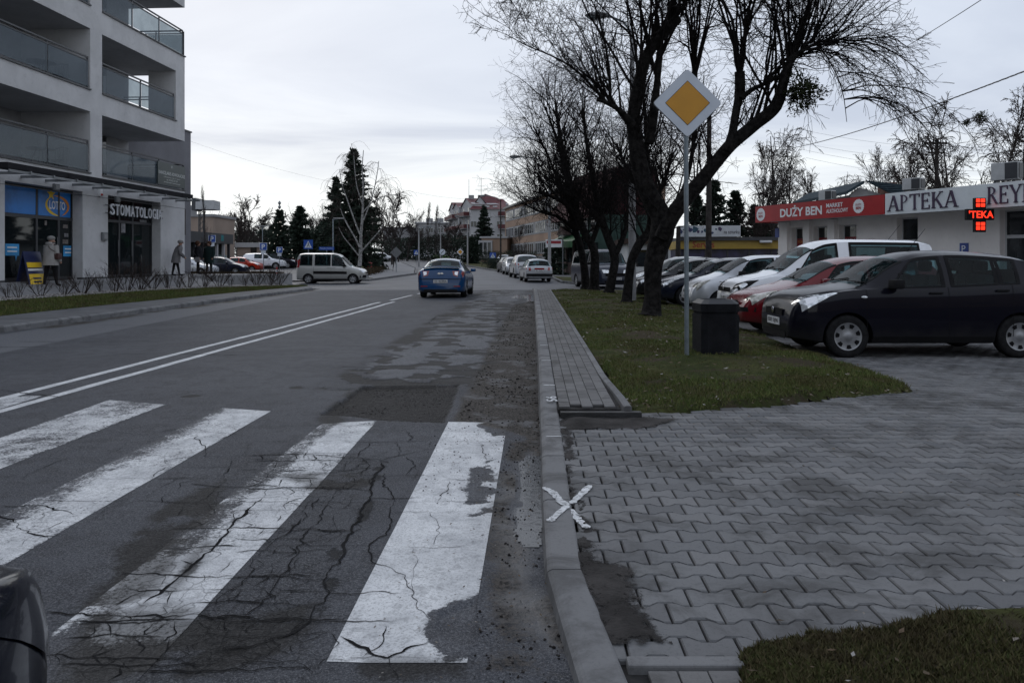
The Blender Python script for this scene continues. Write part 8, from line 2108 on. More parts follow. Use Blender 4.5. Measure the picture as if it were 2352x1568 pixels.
# the white birch at the junction, drawn limb by limb
Yb = 66.0
bl = [[(826, 612, 13), (828, 580, 11), (829, 540, 9), (832, 500, 7), (834, 460, 6), (834, 420, 4), (832, 385, 3), (835, 345, 2)],
      [(827, 570, 9), (815, 545, 8), (800, 520, 7), (788, 495, 6), (782, 480, 4)], [(829, 545, 9), (812, 500, 7), (798, 460, 6), (785, 420, 4), (780, 390, 3)],
      [(828, 580, 8), (850, 555, 7), (872, 530, 5), (880, 518, 4)], [(831, 515, 8), (845, 480, 6), (858, 440, 5), (866, 400, 4), (870, 370, 3)],
      [(833, 470, 7), (820, 430, 5), (815, 390, 4), (812, 350, 3)], [(832, 490, 6), (855, 465, 5), (885, 450, 4), (910, 448, 3)], [(826, 590, 7), (806, 565, 6), (790, 545, 5), (778, 522, 3)]]
bt = thing('birch_tree', 'white-barked weeping birch in front of the dark spruce', 'tree', (XY(826, Yb), Yb, gz(Yb)))
bl = [[(a, b, c*(.75 if i == 0 else .45)) for a, b, c in q] for i, q in enumerate(bl)]
off = np.array([XY(826, Yb), Yb, gz(Yb), 0]); BA_ = [smooth_limb(traced(q, Yb, rnd.uniform(-1.2, 1.2))) for q in bl]
me = tubes_mesh('trunk', [a-off for a in BA_], 8); me.materials.append(M['birch_bark']); link('trunk', me, bt)
g = Grower(77); r = g.r
for a in BA_:
    for k in range(9):
        i = r.randrange(len(a)//3, len(a)); p = Vector(a[i][:3]-off[:3])
        g.branch(p, Vector((r.gauss(0, .7), r.gauss(0, .7), .6)), r.uniform(1.2, 2.6), .022, 0, [dict(k=7, wob=.08, up=-.22, taper=.35, rmin=.010), dict(n=6, ang=.5, len=.8, k=6, wob=.08, up=-.45, taper=.5, rr=.6, rmin=.008)])
link('crown', g.mesh('crown', 'twig_brown'), bt)
# ---- conifers
island_mat('needles', [(0.016, 0.024, 0.019), (0.030, 0.042, 0.031), (0.021, 0.032, 0.023)], .8, None, 3, 20, 0)
island_mat('needles_brown', [(0.030, 0.022, 0.014), (0.050, 0.034, 0.018), (0.038, 0.030, 0.016)], .85, None, 3, 20, 0)
def conifer_mesh(seed, h, w, rough=.35, per=3, start=.08, power=.85):
    r = np.random.default_rng(seed); V = []; tw = []
    z = start*h
    while z < h*.985:
        f = (z/h-start)/(1-start); R = w/2*(1-f)**power*(.55+.45*min(1, f*6+.4)); nb = max(4, int(5+R*2.2))
        for k in range(nb):
            a = r.uniform(0, 2*np.pi); L = R*r.uniform(1-rough, 1+rough*.5)+.12; dr = -.28+.55*f+r.uniform(-.12, .12)
            d = np.array([np.cos(a), np.sin(a), dr]); n = max(4, int(L/.16))
            tw.append(np.array([[0, 0, z, .02], [d[0]*L*.5, d[1]*L*.5, z+d[2]*L*.5-.05*L, .014], [d[0]*L, d[1]*L, z+d[2]*L+.04*L, .006]]))
            t = r.uniform(.08, 1, n*per); p = np.stack([d[0]*L*t, d[1]*L*t, z+d[2]*L*t-.16*L*t*(1-t)], -1) + r.normal(0, .045, (n*per, 3))
            s = r.uniform(.16, .38, (n*per, 1))*(.6+.4*min(1.5, w/4)); u = r.normal(0, .6, (n*per, 3))+d*1.0; u /= np.linalg.norm(u, axis=1, keepdims=True)
            v = np.cross(u, r.normal(0, 1, (n*per, 3))); v /= np.linalg.norm(v, axis=1, keepdims=True)
            V.append(np.stack([p-u*s*.3, p+v*s*.32, p+u*s, p-v*s*.32], 1).reshape(-1, 3))
        z += r.uniform(.16, .34)*(.6+.4*(1-f))*max(1, h/12)
    V = np.concatenate(V); me = np_mesh('crown', V, np.arange(len(V)).reshape(-1, 4)); me.materials.append(M['needles'])
    tm = tubes_mesh('trunk', tw+[], 3); tm.materials.append(M['bark_dark'])
    t2 = MB().tube([(0, 0, -.1), (0, 0, h*.5), (0, 0, h)], [h*.014+.05, h*.009+.02, .012], 8); tk = t2.mesh('stem', True); tk.materials.append(M['bark_dark'])
    return me, tm, tk
def conifer(name, label, px, top, Y, w_px, seed, group=None, **kw):
    z = gz(Y); h = H+(HY-top)*Y/F-z; t = thing(name, label, 'tree', (XY(px, Y), Y, z), 0, group)
    a, b, c_ = conifer_mesh(seed, h, w_px*Y/F, **kw); link('crown', a, t); link('branch', b, t); link('trunk', c_, t); return t
conifer('spruce_tree', 'tall ragged dark spruce behind the birch', 812, 342, 76, 175, 1, rough=.8, per=3, power=1.0)
conifer('spruce_tree', 'second spruce top leaning out beside the tall ragged one', 772, 405, 80, 95, 8, rough=.75, per=4, power=1.0)
conifer('fir_tree', 'dark fir in the trees beyond the car park', 690, 472, 100, 96, 2, rough=.4, per=5)
conifer('fir_tree', 'broad dark conifer right of the lit Christmas tree', 742, 512, 96, 110, 3, rough=.5, per=5)
conifer('fir_tree', 'dark blue-green fir before the red-roofed block', 1112, 472, 150, 64, 4, rough=.3, per=4)
conifer('fir_tree', 'broad dark conifer at the bend below the red-roofed block', 1085, 545, 120, 66, 5, rough=.4, per=4)
conifer('thuja_tree', 'dense pointed thuja beside the green shop', 1262, 556, 62, 42, 6, rough=.25, per=5, start=.02)
conifer('thuja_tree', 'second dense thuja tight against the green shop wall', 1284, 548, 61, 40, 16, rough=.25, per=5, start=.02)
TC = ['tallest dark conifer behind the yellow kiosk', 'dark conifer behind the end of the kiosk banner', 'dark conifer behind the kiosk awning box', 'dark conifer behind the printed part of the banner', 'small dark conifer between kiosk and shop row']
for i, (px, top, w_) in enumerate(((1640, 415, 80), (1690, 440, 70), (1735, 470, 60), (1600, 450, 70), (1765, 480, 60))):
    conifer('fir_tree', TC[i], px, top, 60+i*1.5, w_*1.5, 30+i, 'conifers behind the kiosk', rough=.5, per=5)
xm_ = conifer('christmas_tree', 'decorated Christmas tree strung with small white lights by the car park', 642, 482, 88, 84, 7, rough=.2, per=5, start=.02)
hx = H+(HY-482)*88/F-gz(88); wx_ = 84*88/F/2
mat('fairy_light', (.9, .9, .85), .4, emit=(1, .95, .85), estr=2.0)
g = np.random.default_rng(4); q = MB()
for k in range(110):
    f = g.uniform(.02, .97)**1.15; a = g.uniform(-PI, PI); R = wx_*(1-f)*.98; q.ball((R*math.cos(a), R*math.sin(a), f*hx), .024, 5, 4)
o = q.obj('fairy_lights', M['fairy_light'], xm_); o['kind'] = 'stuff'
q = MB()
for k in range(2): q.lathe([(.02, 0), (.2, .25), (.05, .5)], 6, (0, 0, hx+.05+.45*k))
q.obj('tree_top_star', M['steel_grey'], xm_)
# brown winter hedges
def hedge(name, label, x0, x1, Y0, Y1, h, w, n, seed, m='needles_brown', ls=1.0):
    g = np.random.default_rng(seed); t = g.uniform(0, 1, n); X = x0+(x1-x0)*t; Y = Y0+(Y1-Y0)*t; Z = g.uniform(0, 1, n)**.8*h*(.75+.4*fbm(X, Y, .8, 3, seed)); X = X+g.normal(0, w*.3, n); Y = Y+g.normal(0, w*.4, n)
    p = np.stack([X-x0, Y-Y0, Z], -1); u = g.normal(0, 1, (n, 3)); u /= np.linalg.norm(u, axis=1, keepdims=True); v = np.cross(u, g.normal(0, 1, (n, 3))); v /= np.linalg.norm(v, axis=1, keepdims=True); s = g.uniform(.03, .09, (n, 1))*ls
    V = np.stack([p-u*s, p+v*s*.4, p+u*s, p-v*s*.4], 1).reshape(-1, 3)
    tt = thing(name, label, 'hedge', (x0, Y0, gz(Y0))); me = np_mesh('foliage', V, np.arange(4*n).reshape(n, 4)); me.materials.append(M[m]); o = link('foliage', me, tt)
    gg = Grower(seed)
    for k in range(int(n/60)): 
        f = gg.r.random(); gg.branch(((x1-x0)*f, (Y1-Y0)*f, -.05), Vector((gg.r.gauss(0, .4), gg.r.gauss(0, .4), 1)), h*.9, .012, 0, [dict(k=4, wob=.2), dict(n=5, ang=.7, len=.5, k=3)])
    link('stem', gg.mesh('stem', 'twig_brown'), tt)
hedge('low_hedge', 'low brown winter hedge in front of the orange red car', XY(415, 52), XY(640, 56), 52, 56, .55, 1.0, 9000, 3)
hedge('low_hedge', 'low brown winter hedge beside the champagne van', XY(845, 60), XY(872, 70), 58, 70, .7, 1.0, 3000, 4)
hedge('low_hedge', 'clipped dark hedge at the foot of the utility pole', XY(1125, 84), XY(1170, 80), 84, 80, 1.3, 1.2, 5000, 5, 'needles')
hedge('low_hedge', 'dark hedge along the school fence', XY(1110, 118), XY(1235, 100), 118, 100, 2.0, 1.4, 9000, 6, 'needles')
hedge('shrub_belt', 'tall dark belt of shrubs beyond the car park', XY(495, 140), XY(780, 128), 140, 128, 6.0, 3.0, 9000, 8, 'needles', 4.0)
hedge('shrub_belt', 'dark belt of shrubs and ivy along the outer side of the far bend', XY(850, 160), XY(1075, 150), 175, 150, 5.0, 3.0, 7000, 9, 'needles', 4.0)
# far belt of woodland closing the street, too distant to count
g = Grower(5); r = g.r; polys = []
for k in range(70):
    px = r.uniform(380, 1300); Y = r.uniform(250, 300); x = XY(px, Y); hh = r.uniform(9, 15)
    g.branch((x, Y, gz(Y)-.3), Vector((0, 0, 1)), hh, .22, 0, [dict(k=5, wob=.04, up=.05, rmin=.05), dict(n=14, ang=.6, len=.45, k=4, wob=.12, up=.08, rmin=.04), dict(n=7, ang=.6, len=.5, k=3, wob=.15, rmin=.03)])
me = g.mesh('far_woodland', 'twig_brown'); o = link('far_woodland', me); tag(o, 'far belt of bare woodland closing the view down the street', 'woodland', None, 'stuff')
# ------------------------------------------------------------------ street furniture
mat('galvanised', (0.16, 0.19, 0.21), 0.45, metal=0.4, var=0.15, scale=6)
mat('sign_back', (0.12, 0.125, 0.13), 0.6, var=0.1)
mat('traffic_white', (0.50, 0.54, 0.60), 0.45, var=0.05); mat('traffic_yellow', (0.50, 0.23, 0.010), 0.45, var=0.05); mat('traffic_blue', (0.010, 0.06, 0.30), 0.45, var=0.1); mat('traffic_red', (0.30, 0.02, 0.02), .45)
def rounded(poly, r, n=5):
    out = []
    k = len(poly)
    for i in range(k):
        p, a, b = Vector(poly[i]), Vector(poly[i-1]), Vector(poly[(i+1) % k]); da, db = (a-p).normalized(), (b-p).normalized()
        p0, p1 = p+da*r, p+db*r
        for j in range(n+1):
            t = j/n; out.append(tuple((p0*(1-t)**2+p*2*t*(1-t)+p1*t*t)))
    return out
Ys = 10.4; xs0 = XY(1579, Ys)
ps = thing('priority_road_sign', 'yellow and white diamond priority sign on a grey pole in the grass', 'road sign', (xs0, Ys, 0.08), 0.0)
MB().tube([(0, .035, -.1), (-.010, .035, 2.6), (-.012, .035, 3.55)], .030, 14).obj('pole', M['galvanised'], ps, True)
zc_ = P(1578, 237, Ys).z-.08; hd = 79*Ys/F
dm = lambda s: [(0, -s), (s, 0), (0, s), (-s, 0)]
sp_ = MB().prism(rounded(dm(hd), .05), -.004, .012, 'y').xf(Matrix.Translation((0, 0, zc_))).obj('sign_plate', M['traffic_white'], ps)
MB().prism(rounded(dm(hd+.008), .055), .0125, .030, 'y').xf(Matrix.Translation((0, 0, zc_))).obj('plate_rim', M['sign_back'], sp_)
MB().prism(rounded(dm(hd*.655), .01), -.0065, -.0045, 'y').xf(Matrix.Translation((0, 0, zc_))).obj('black_border', M['plate_ink'], sp_)
MB().prism(rounded(dm(hd*.635), .01), -.0090, -.0070, 'y').xf(Matrix.Translation((0, 0, zc_))).obj('yellow_field', M['traffic_yellow'], sp_)
for dz in (-.2, .2): MB().box(-.05, .05, .031, .07, zc_+dz-.02, zc_+dz+.02).obj('clamp', M['galvanised'], ps)
# waste bin: square concrete body with chamfered corners and recessed top
bb = G(1642, 806, .1); bb = Vector((XY(1643, 10.75), 10.75, .1))
bn_ = thing('waste_bin', 'dark square concrete waste bin with chamfered corners beside the sign pole', 'waste bin', tuple(bb), .08)
mat('bin_concrete', (0.012, 0.0125, 0.015), .85, var=.3, scale=6, bump=.5, bscale=120)
def cham(s, c): return [(-s, -s+c), (-s+c, -s), (s-c, -s), (s, -s+c), (s, s-c), (s-c, s), (-s+c, s), (-s, s-c)]
s_ = .262
MB().prism(cham(s_, .07), -.06, .56, 'z').obj('body', M['bin_concrete'], bn_)
MB().prism(cham(s_-.012, .07), .561, .60, 'z').obj('groove', M['bin_concrete'], bn_)
MB().prism(cham(s_+.004, .075), .601, .71, 'z').obj('collar', M['bin_concrete'], bn_)
q = MB(); o1, o2, o3 = cham(s_+.004, .075), cham(s_-.06, .06), cham(s_-.09, .05)
n = 8; q.add([(*p, .7105) for p in o1]+[(*p, .765) for p in o2]+[(*p, .70) for p in o3], [(i, (i+1) % n, n+(i+1) % n, n+i) for i in range(n)]+[(n+i, n+(i+1) % n, 2*n+(i+1) % n, 2*n+i) for i in range(n)]+[tuple(range(2*n, 3*n))]).obj('top', mat('bin_top', (.03, .032, .036), .6, var=.2), bn_)
MB().prism(cham(s_-.12, .03), .7005, .71, 'z').obj('steel_liner', M['steel_grey'], bn_)
# smaller road signs
def sign_post(name, label, px, Y, top, build, ground=None, r=.03, rot=0.0, cat='road sign'):
    z = gz(Y)+.05 if ground is None else ground; h = H+(HY-top)*Y/F-z
    t = thing(name, label, cat, (XY(px, Y), Y, z), rot); MB().tube([(0, .04, -.1), (0, .04, h)], r, 8).obj('pole', M['galvanised'], t, True); build(t, h); return t
def park_plate(sz, sub=True):
    def f(t, h):
        p = MB().box(-sz/2, sz/2, -.01, .005, h-sz, h).obj('plate', M['traffic_white'], t); MB().box(-sz/2+.03, sz/2-.03, -.014, -.011, h-sz+.03, h-.03).obj('blue_field', M['traffic_blue'], p)
        text('P', -sz*.24, sz*.24, h-sz*.82, h-sz*.18, -.015, .004, .04).obj('letter', M['traffic_white'], p)
        if sub: MB().box(-sz*.33, sz*.33, -.01, .005, h-sz*1.5, h-sz*1.06).obj('sub_plate', M['traffic_white'], t)
    return f
sign_post('parking_sign', 'blue P sign with white plate below, right of the hedge end', 605, 66, 558, park_plate(.62))
sign_post('parking_sign', 'blue P sign in front of the lit Christmas tree', 642, 72, 567, park_plate(.56))
sign_post('parking_sign', 'blue P sign beside the dark pavilion fascia', 487, 55, 540, park_plate(.52), .5)
def crossing(sz):
    def f(t, h):
        p = MB().box(-sz/2, sz/2, -.01, .005, h-sz, h).obj('plate', M['traffic_blue'], t)
        MB().prism([(-sz*.40, h-sz*.86), (sz*.40, h-sz*.86), (0, h-sz*.1)], -.015, -.011, 'y').obj('white_triangle', M['traffic_white'], p)
        q = MB(); c = h-sz*.5; q.ball((0, -.018, c+sz*.17), sz*.05, 8, 6, (1, .3, 1)); q.prism([(-sz*.06, c-.02*sz), (sz*.05, c-.02*sz), (sz*.06, c+sz*.12), (-sz*.03, c+sz*.12)], -.020, -.016, 'y')
        for a, b in ((-.13, -.27), (.14, -.27)): q.prism([(-sz*.03, c), (sz*.03, c), (sz*(a+.03), c+sz*b), (sz*(a-.03), c+sz*b)], -.020, -.016, 'y')
        q.obj('walking_figure', M['plate_ink'], p)
    return f
sign_post('crossing_sign', 'blue pedestrian crossing sign behind the champagne van', 708, 55, 551, crossing(.64))
sign_post('crossing_sign', 'small blue crossing sign before the school hedge', 1132, 88, 580, crossing(.7))
sign_post('crossing_sign', 'tiny blue crossing sign on the far bend', 956, 120, 574, crossing(.75))
def street_name(t, h):
    p = MB().box(-.58, .58, -.012, .005, h-.24, h).obj('plate', M['traffic_blue'], t); text('Władysława Reymonta', -.5, .5, h-.17, h-.07, -.013, .003).obj('lettering', M['traffic_white'], p)
sign_post('street_name_sign', 'long blue street name plate beside the tall lamp', 750, 60, 567, street_name, r=.035)
def diamond_small(t, h):
    p = MB().prism(dm(.45), -.01, .005, 'y').xf(Matrix.Translation((0, 0, h-.42))).obj('plate', M['traffic_white'], t); MB().prism(dm(.30), -.014, -.011, 'y').xf(Matrix.Translation((0, 0, h-.42))).obj('yellow_field', M['traffic_yellow'], p)
sign_post('priority_road_sign', 'small yellow diamond sign far down the street', 1057, 100, 571, diamond_small)
def round_sign(t, h):
    p = MB().lathe([(.005, -.01), (.40, -.01), (.40, .005), (.005, .005)], 20, (0, 0, h-.4), 'y').obj('plate', M['traffic_white'], t); q = MB().box(-.3, .3, -.016, -.011, -.04, .04); q.xf(Matrix.Translation((0, 0, h-.4)) @ Matrix.Rotation(-.8, 4, 'Y')); q.obj('black_bar', M['plate_ink'], p)
sign_post('round_sign', 'round white sign with a dark bar far down the street', 1016, 105, 572, round_sign)
def back_diamond(t, h): MB().prism(dm(.5), -.01, .01, 'y').xf(Matrix.Translation((0, 0, h-.45))).obj('plate', M['sign_back'], t)
sign_post('sign_seen_from_behind', 'grey back of a diamond sign on the footway', 910, 68, 568, back_diamond, rot=.2)
q = G(636, 634); bo = thing('bollard', 'red and white striped bollard at the end of the low hedge', 'bollard', (XY(636, 50), 50, gz(50)+.05))
for k in range(5): MB().lathe([(.055, .17*k), (.055, .17*k+.169)], 10).obj('band', M['traffic_red'] if k % 2 == 0 else M['traffic_white'], bo)
rbn = thing('litter_bin', 'small red litter bin on the lawn edge by the birch', 'waste bin', (XY(849, 75), 75, gz(75)+.05)); MB().lathe([(.2, 0), (.24, .1), (.26, .75), (.05, .85)], 12).obj('drum', M['traffic_red'], rbn); MB().lathe([(.265, .68), (.275, .72)], 12).obj('rim', M['anthracite'], rbn)
# lamps
def park_lamp(px, Y, top, lab, arms=2, head=.5):
    z = gz(Y)+.05; h = H+(HY-top)*Y/F-z; t = thing('street_lamp', lab, 'lamp', (XY(px, Y), Y, z))
    MB().tube([(0, 0, -.1), (0, 0, h*.3), (0, 0, h)], [.08, .06, .045], 8).obj('pole', M['galvanised'], t, True)
    for k in range(arms):
        s = 1 if k == 0 else -1; MB().tube([(0, 0, h-.1), (s*.5, 0, h+.02)], .03, 6).obj('arm', M['galvanised'], t); MB().bbox(s*.4-(.35 if s > 0 else .35), s*.4+.45, -.15, .15, h, h+.10, .03).obj('lamp_head', M['pale_concrete'], t, True)
park_lamp(603, 92, 520, 'slim double-headed lamp in the car park, the taller')
park_lamp(668, 100, 537, 'slim double-headed lamp behind the white crossover', 2)
park_lamp(1263-498, 64, 503, 'lamp post with angled square head beside the street name plate', 1)
park_lamp(700+563-500, 120, 563, 'short lamp column beside the beige hall', 1)
def cobra(name, lab, pole_px, head_px, Y, z0=None, wood=False):
    hp = P(*head_px, Y); x0 = XY(pole_px, Y); z = gz(Y) if z0 is None else z0; t = thing(name, lab, 'lamp', (x0, Y, z)); hz_ = hp.z-z; dx = hp.x-x0
    MB().tube([(0, 0, -.1), (0, 0, hz_*.5), (0, 0, hz_-.5)], [.13, .10, .07], 10).obj('pole', M['bark_grey'] if wood else M['pale_concrete'], t, True)
    MB().tube([(0, 0, hz_-.55), (dx*.25, 0, hz_-.18), (dx*.6, 0, hz_-.02), (dx*.92, 0, hz_)], .035, 6).obj('arm', M['galvanised'], t, True)
    q = MB(); q.ball((dx, 0, hz_+.03), 1, 12, 8, (.40, .15, .11)); q.obj('lamp_head', M['sign_back'], t, True)
    q = MB(); q.ball((dx+.08*math.copysign(1, dx), 0, hz_-.02), 1, 12, 8, (.26, .12, .10)); q.obj('lamp_glass', mat('lamp_glass', (.30, .36, .38), .15, var=.1), t, True)
    return t
cobra('street_lamp', 'street lamp whose head pokes out of the big tree crown', 1452, (1372, 38), 25.0, .1)
cobra('street_lamp', 'street lamp reaching out over the road by the green shop', 1262, (1183, 361), 54.0)
cobra('street_lamp', 'lamp on a leaning wooden pole before the white block', 1150, (1110, 450), 98.0, wood=True)
cobra('street_lamp', 'far concrete lamp post left of the red-roofed block', 1074, (1050, 497), 108.0)
cobra('street_lamp', 'far concrete lamp post on the inner side of the bend', 962, (985, 520), 100.0)
cobra('street_lamp', 'far concrete lamp post beside the round white sign', 1012, (1000, 510), 125.0)
def utility_pole(name, lab, px, Y, top, cross=True, z=None):
    z = gz(Y) if z is None else z; h = H+(HY-top)*Y/F-z; t = thing(name, lab, 'pole', (XY(px, Y), Y, z))
    MB().tube([(0, 0, -.1), (.05, 0, h)], [.16, .10], 10).obj('shaft', M['bark_grey'], t, True)
    if cross:
        for zz, w_ in ((h-.3, .7), (h-.9, .5)):
            MB().box(-w_, w_, -.05, .05, zz-.05, zz+.05).obj('crossarm', M['bark_grey'], t)
            for a in (-w_*.9, 0, w_*.9): MB().lathe([(.03, 0), (.05, .06), (.02, .14)], 6, (a, 0, zz+.05)).obj('insulator', M['pale_concrete'], t)
    return t
utility_pole('utility_pole', 'dark wooden pole with crossarms behind the shops', 2150, 50, 318)
utility_pole('utility_pole', 'plain wooden pole rising beside the kiosk banner', 1627, 38, 240, False)
utility_pole('utility_pole', 'plain dark pole in front of the kiosk end', 1556, 39, 520, False)
# overhead cables
def cable(lab, a, b, r, sag, n=24, name='overhead_cable', twist=False):
    a, b = Vector(a), Vector(b); pts = [a.lerp(b, i/n)-Vector((0, 0, sag*4*(i/n)*(1-i/n))) for i in range(n+1)]
    o = Vector(pts[0]); m_ = MB().tube([p-o for p in pts], r, 5)
    if twist:
        for ph in (0, 2.1, 4.2):
            pp = [a.lerp(b, i/(n*6))-Vector((0, 0, sag*4*(i/(n*6))*(1-i/(n*6))))-o+Vector((0, math.cos(i*1.2+ph)*r*1.1, math.sin(i*1.2+ph)*r*1.1)) for i in range(n*6+1)]; m_.tube(pp, r*.7, 4)
    ob = m_.obj(name, M['sign_back'], None, True, loc=tuple(o)); tag(ob, lab, 'cable'); return ob
cable('thick twisted overhead cable sagging across the sky over the shops', P(1790, 345, 46), P(2420, 138, 15), .011, .25, twist=True)
cable('overhead cable crossing the sky above the tree twigs', P(1900, 200, 30), P(2330, -50, 13), .008, .15)
for k, (ya, yb) in enumerate(((330, 372), (345, 395), (362, 415), (300, 345))):
    o = cable('thin distant power line crossing the sky behind the weeping trees', P(1850, ya, 70), P(2352, yb, 58), .009, .5); o['group'] = 'thin power lines behind the shops'
cable('thin wire strung from the apartment block to the tall spruce', P(438, 325, 60), P(800, 425, 78), .006, .3)
cable('thin wire running low from the apartment block over the pavilion', P(438, 448, 60), P(640, 500, 88), .006, .4)
cable('wire running from the far lamp towards the red roofs', P(900, 430, 90), P(1150, 458, 98), .008, .5)

# ------------------------------------------------------------------ people
mat('skin', (0.30, 0.17, 0.12), .6, var=.1); mat('coat_pale', (0.30, 0.29, 0.28), .85, var=.12, scale=6, bump=.6, bscale=18); mat('coat_grey', (0.15, 0.145, 0.15), .9, var=.15, scale=6, bump=.4, bscale=20)
mat('coat_black', (0.013, 0.013, 0.016), .9, var=.2, bump=.4, bscale=16); mat('coat_green', (0.012, 0.022, 0.022), .9, var=.2, bump=.4, bscale=16); mat('trousers_black', (0.012, 0.012, 0.014), .9); mat('bag_grey', (.16, .155, .16), .7); mat('bag_brown', (.05, .02, .018), .6); mat('hair_brown', (.06, .03, .02), .8); mat('hat_grey', (.22, .215, .21), .9, bump=.4, bscale=30)
def loft_rings(rings, n=16, cap=True):
    """rings: (x,y,z,rx,ry)"""
    R = [[(x+rx*math.cos(2*PI*j/n), y+ry*math.sin(2*PI*j/n), z) for j in range(n)] for x, y, z, rx, ry in rings]
    mb = MB(); k = len(R); mb.add([p for r_ in R for p in r_], [(i*n+j, i*n+(j+1) % n, (i+1)*n+(j+1) % n, (i+1)*n+j) for i in range(k-1) for j in range(n)])
    if cap: mb.f.append(tuple(range(n))[::-1]); mb.f.append(tuple(range((k-1)*n, k*n)))
    return mb
def skin_body(joints, edges, root):
    me = bpy.data.meshes.new('body'); names = list(joints); me.from_pydata([joints[k][:3] for k in names], [(names.index(a), names.index(b)) for a, b in edges], [])
    o = link('tmp_person', me); o.modifiers.new('skin', 'SKIN'); sv = me.skin_vertices[0].data
    for i, k in enumerate(names): sv[i].radius = (joints[k][3], joints[k][3]); sv[i].use_root = (k == root)
    sb = o.modifiers.new('sub', 'SUBSURF'); sb.levels = 2; sb.render_levels = 2
    bpy.context.view_layer.update(); dg = bpy.context.evaluated_depsgraph_get(); out = bpy.data.meshes.new_from_object(o.evaluated_get(dg)); bpy.data.objects.remove(o)
    out.polygons.foreach_set('use_smooth', [True]*len(out.polygons)); return out
def person(label, loc, rotz, h, coat, hem, lean=0.0, stride=.12, hat=None, hair=None, arm=(.0, .0), bag=None, hood=False, width=1.0):
    """facing +y; lean pitches the trunk forward; hem = coat length as a fraction of height"""
    t = thing('person', label, 'person', loc, rotz); k = h
    def up(f, fwd=0.0): 
        b = max(0, f-.50)*k; return (math.sin(lean)*b+fwd, .50*k+math.cos(lean)*b) if f > .5 else (fwd, f*k)
    def J(x, f, r, fwd=0.0): y, z = up(f, fwd); return (x*k, y, z, r*k)
    jt = {'pelvis': J(0, .51, .075), 'spine': J(0, .63, .080), 'chest': J(0, .75, .085), 'neck': J(0, .845, .034), 'chin': J(0, .885, .050, .012), 'head': J(0, .935, .062), 'crown': J(0, .978, .040)}
    for s, n_ in ((1, 'l'), (-1, 'r')):
        st = stride*s*k
        jt['hip'+n_] = J(.055*s, .49, .058); jt['knee'+n_] = (.056*s*k, st*.55, .275*k, .038*k); jt['ankle'+n_] = (.055*s*k, st, .045*k, .026*k); jt['toe'+n_] = (.062*s*k, st+.095*k, .020*k, .022*k)
        jt['shoulder'+n_] = J(.105*s, .805, .045); a = arm[0 if s > 0 else 1]
        y, z = up(.805); jt['elbow'+n_] = (.150*s*k, y-.02*k+a*.08*k, z-.165*k, .030*k); jt['wrist'+n_] = (.150*s*k, y+.05*k+a*.16*k, z-.31*k+a*.07*k, .021*k); jt['hand'+n_] = (.148*s*k, y+.075*k+a*.19*k, z-.36*k+a*.08*k, .024*k)
    ed = [('pelvis', 'spine'), ('spine', 'chest'), ('chest', 'neck'), ('neck', 'chin'), ('chin', 'head'), ('head', 'crown')]
    for n_ in 'lr': ed += [('pelvis', 'hip'+n_), ('hip'+n_, 'knee'+n_), ('knee'+n_, 'ankle'+n_), ('ankle'+n_, 'toe'+n_), ('chest', 'shoulder'+n_), ('shoulder'+n_, 'elbow'+n_), ('elbow'+n_, 'wrist'+n_), ('wrist'+n_, 'hand'+n_)]
    me = skin_body(jt, ed, 'pelvis'); me.materials.clear(); me.materials.append(M['trousers_black']); me.materials.append(M['skin'])
    zn = jt['neck'][2]; wl_, wr_ = Vector(jt['handl'][:3]), Vector(jt['handr'][:3])
    for p in me.polygons:
        c = Vector(p.center); p.material_index = 1 if (c.z > zn-.01*k and abs(c.x) < .09*k) or min((c-wl_).length, (c-wr_).length) < .055*k else 0
    link('body', me, t)
    rings = []
    for f, rx, ry in ((hem, .132, .112), (hem+.06, .130, .108), (.56, .120, .100), (.66, .122, .098), (.74, .128, .096), (.80, .122, .082), (.835, .085, .062), (.862, .052, .050)):
        y, z = up(f, 0.0); rings.append((0, y, z, rx*k*width, ry*k*width))
    n = 18; R = []
    rr = random.Random(len(label))
    for ring in rings: R.append([(ring[0]+ring[3]*math.cos(2*PI*j/n)*(1+rr.uniform(-.02, .02)), ring[1]+ring[4]*math.sin(2*PI*j/n)*(1+rr.uniform(-.02, .02)), ring[2]) for j in range(n)])
    mb = MB(); kk_ = len(R); mb.add([p for r_ in R for p in r_], [(i*n+j, i*n+(j+1) % n, (i+1)*n+(j+1) % n, (i+1)*n+j) for i in range(kk_-1) for j in range(n)])
    mb.f.append(tuple(range((kk_-1)*n, kk_*n)))
    ct = mb.obj('coat', M[coat], t, True, 60)
    for n_ in 'lr': MB().tube([jt['shoulder'+n_][:3], Vector(jt['shoulder'+n_][:3]).lerp(Vector(jt['elbow'+n_][:3]), .5), jt['elbow'+n_][:3], Vector(jt['elbow'+n_][:3]).lerp(Vector(jt['wrist'+n_][:3]), .5), jt['wrist'+n_][:3]], [.058*k, .052*k, .046*k, .042*k, .036*k], 12).obj('sleeve', M[coat], ct, True)
    y, z = up(.935)
    if hat: MB().ball((0, y-.006*k, z+.022*k), 1, 14, 8, (.070*k, .078*k, .052*k)).obj('hat', M[hat], t, True)
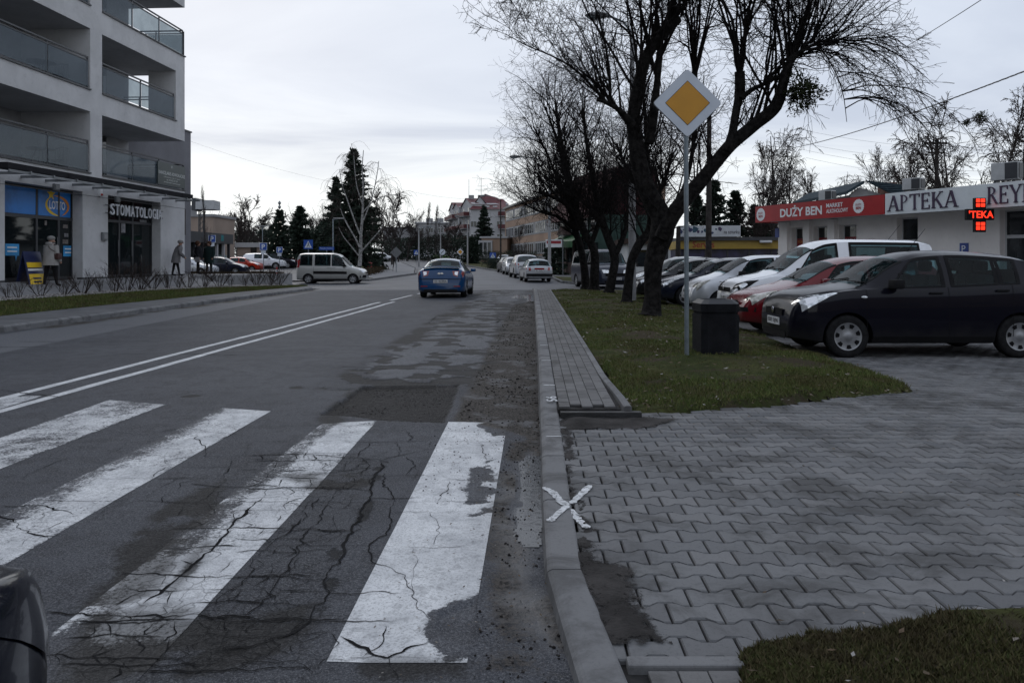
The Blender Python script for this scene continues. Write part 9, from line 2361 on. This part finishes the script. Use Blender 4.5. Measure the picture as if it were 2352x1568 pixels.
    if hair: MB().ball((0, y-.018*k, z+.004*k), 1, 14, 8, (.070*k, .072*k, .080*k)).obj('hair', M[hair], t, True)
    q = MB()
    for s in (1, -1): q.ball((.022*k*s, y+.055*k, z+.002*k), .008*k, 6, 4)
    q.obj('eyes', M['plate_ink'], t)
    MB().ball((0, y+.064*k, z-.014*k), 1, 6, 4, (.010*k, .014*k, .018*k)).obj('nose', M['skin'], t, True)
    if hood: y2, z2 = up(.845); MB().ball((0, y2-.055*k, z2), 1, 14, 8, (.085*k, .045*k, .040*k)).obj('hood', M[coat], ct, True)
    if bag:
        bx, bf, bm, bs = bag; y2, z2 = up(bf); MB().bbox(bx*k-bs*.5, bx*k+bs*.5, y2-bs*.32, y2+bs*.32, z2-bs*.8, z2, .03).obj('shoulder_bag', M[bm], t, True)
        ys_, zs_ = up(.84); MB().tube([(bx*k, y2, z2), (bx*k*.75, y2-.115*k*width, (z2+zs_)/2), (-bx*k*.25, ys_-.05*k, zs_)], .010, 6).obj('bag_strap', M[bm], t)
    return t
zt24 = .58
person('woman in a pale quilted coat and beret walking past the blue shop', (XY(116, 24.2), 24.2, zt24), -.25, 1.56, 'coat_pale', .42, .05, .10, hat='hat_grey', bag=(.15, .66, 'bag_brown', .24), hood=True, arm=(.1, .3), width=1.18)
person('stooped woman in a long grey coat and knitted hat by the dentist door', (XY(404, 32.3), 32.3, .74), -1.15, 1.50, 'coat_grey', .36, .28, .09, hat='hat_grey', arm=(.5, .5), width=1.12)
person('woman in a black jacket with a grey bag on the terrace', (XY(455, 37.6), 37.6, .70), -1.3, 1.60, 'coat_black', .46, .0, .03, hair='hair_brown', bag=(.15, .52, 'bag_grey', .30), width=1.1)
person('woman in a dark green coat facing the street on the terrace', (XY(480, 38.2), 38.2, .70), 2.9, 1.60, 'coat_green', .34, .0, .03, hair='hair_brown', width=1.15)
person('distant walker in dark clothes on the curving footway', (XY(907, 88), 88, gz(88)+.1), 2.8, 1.70, 'coat_black', .44, .0, .10, hair='hair_brown')
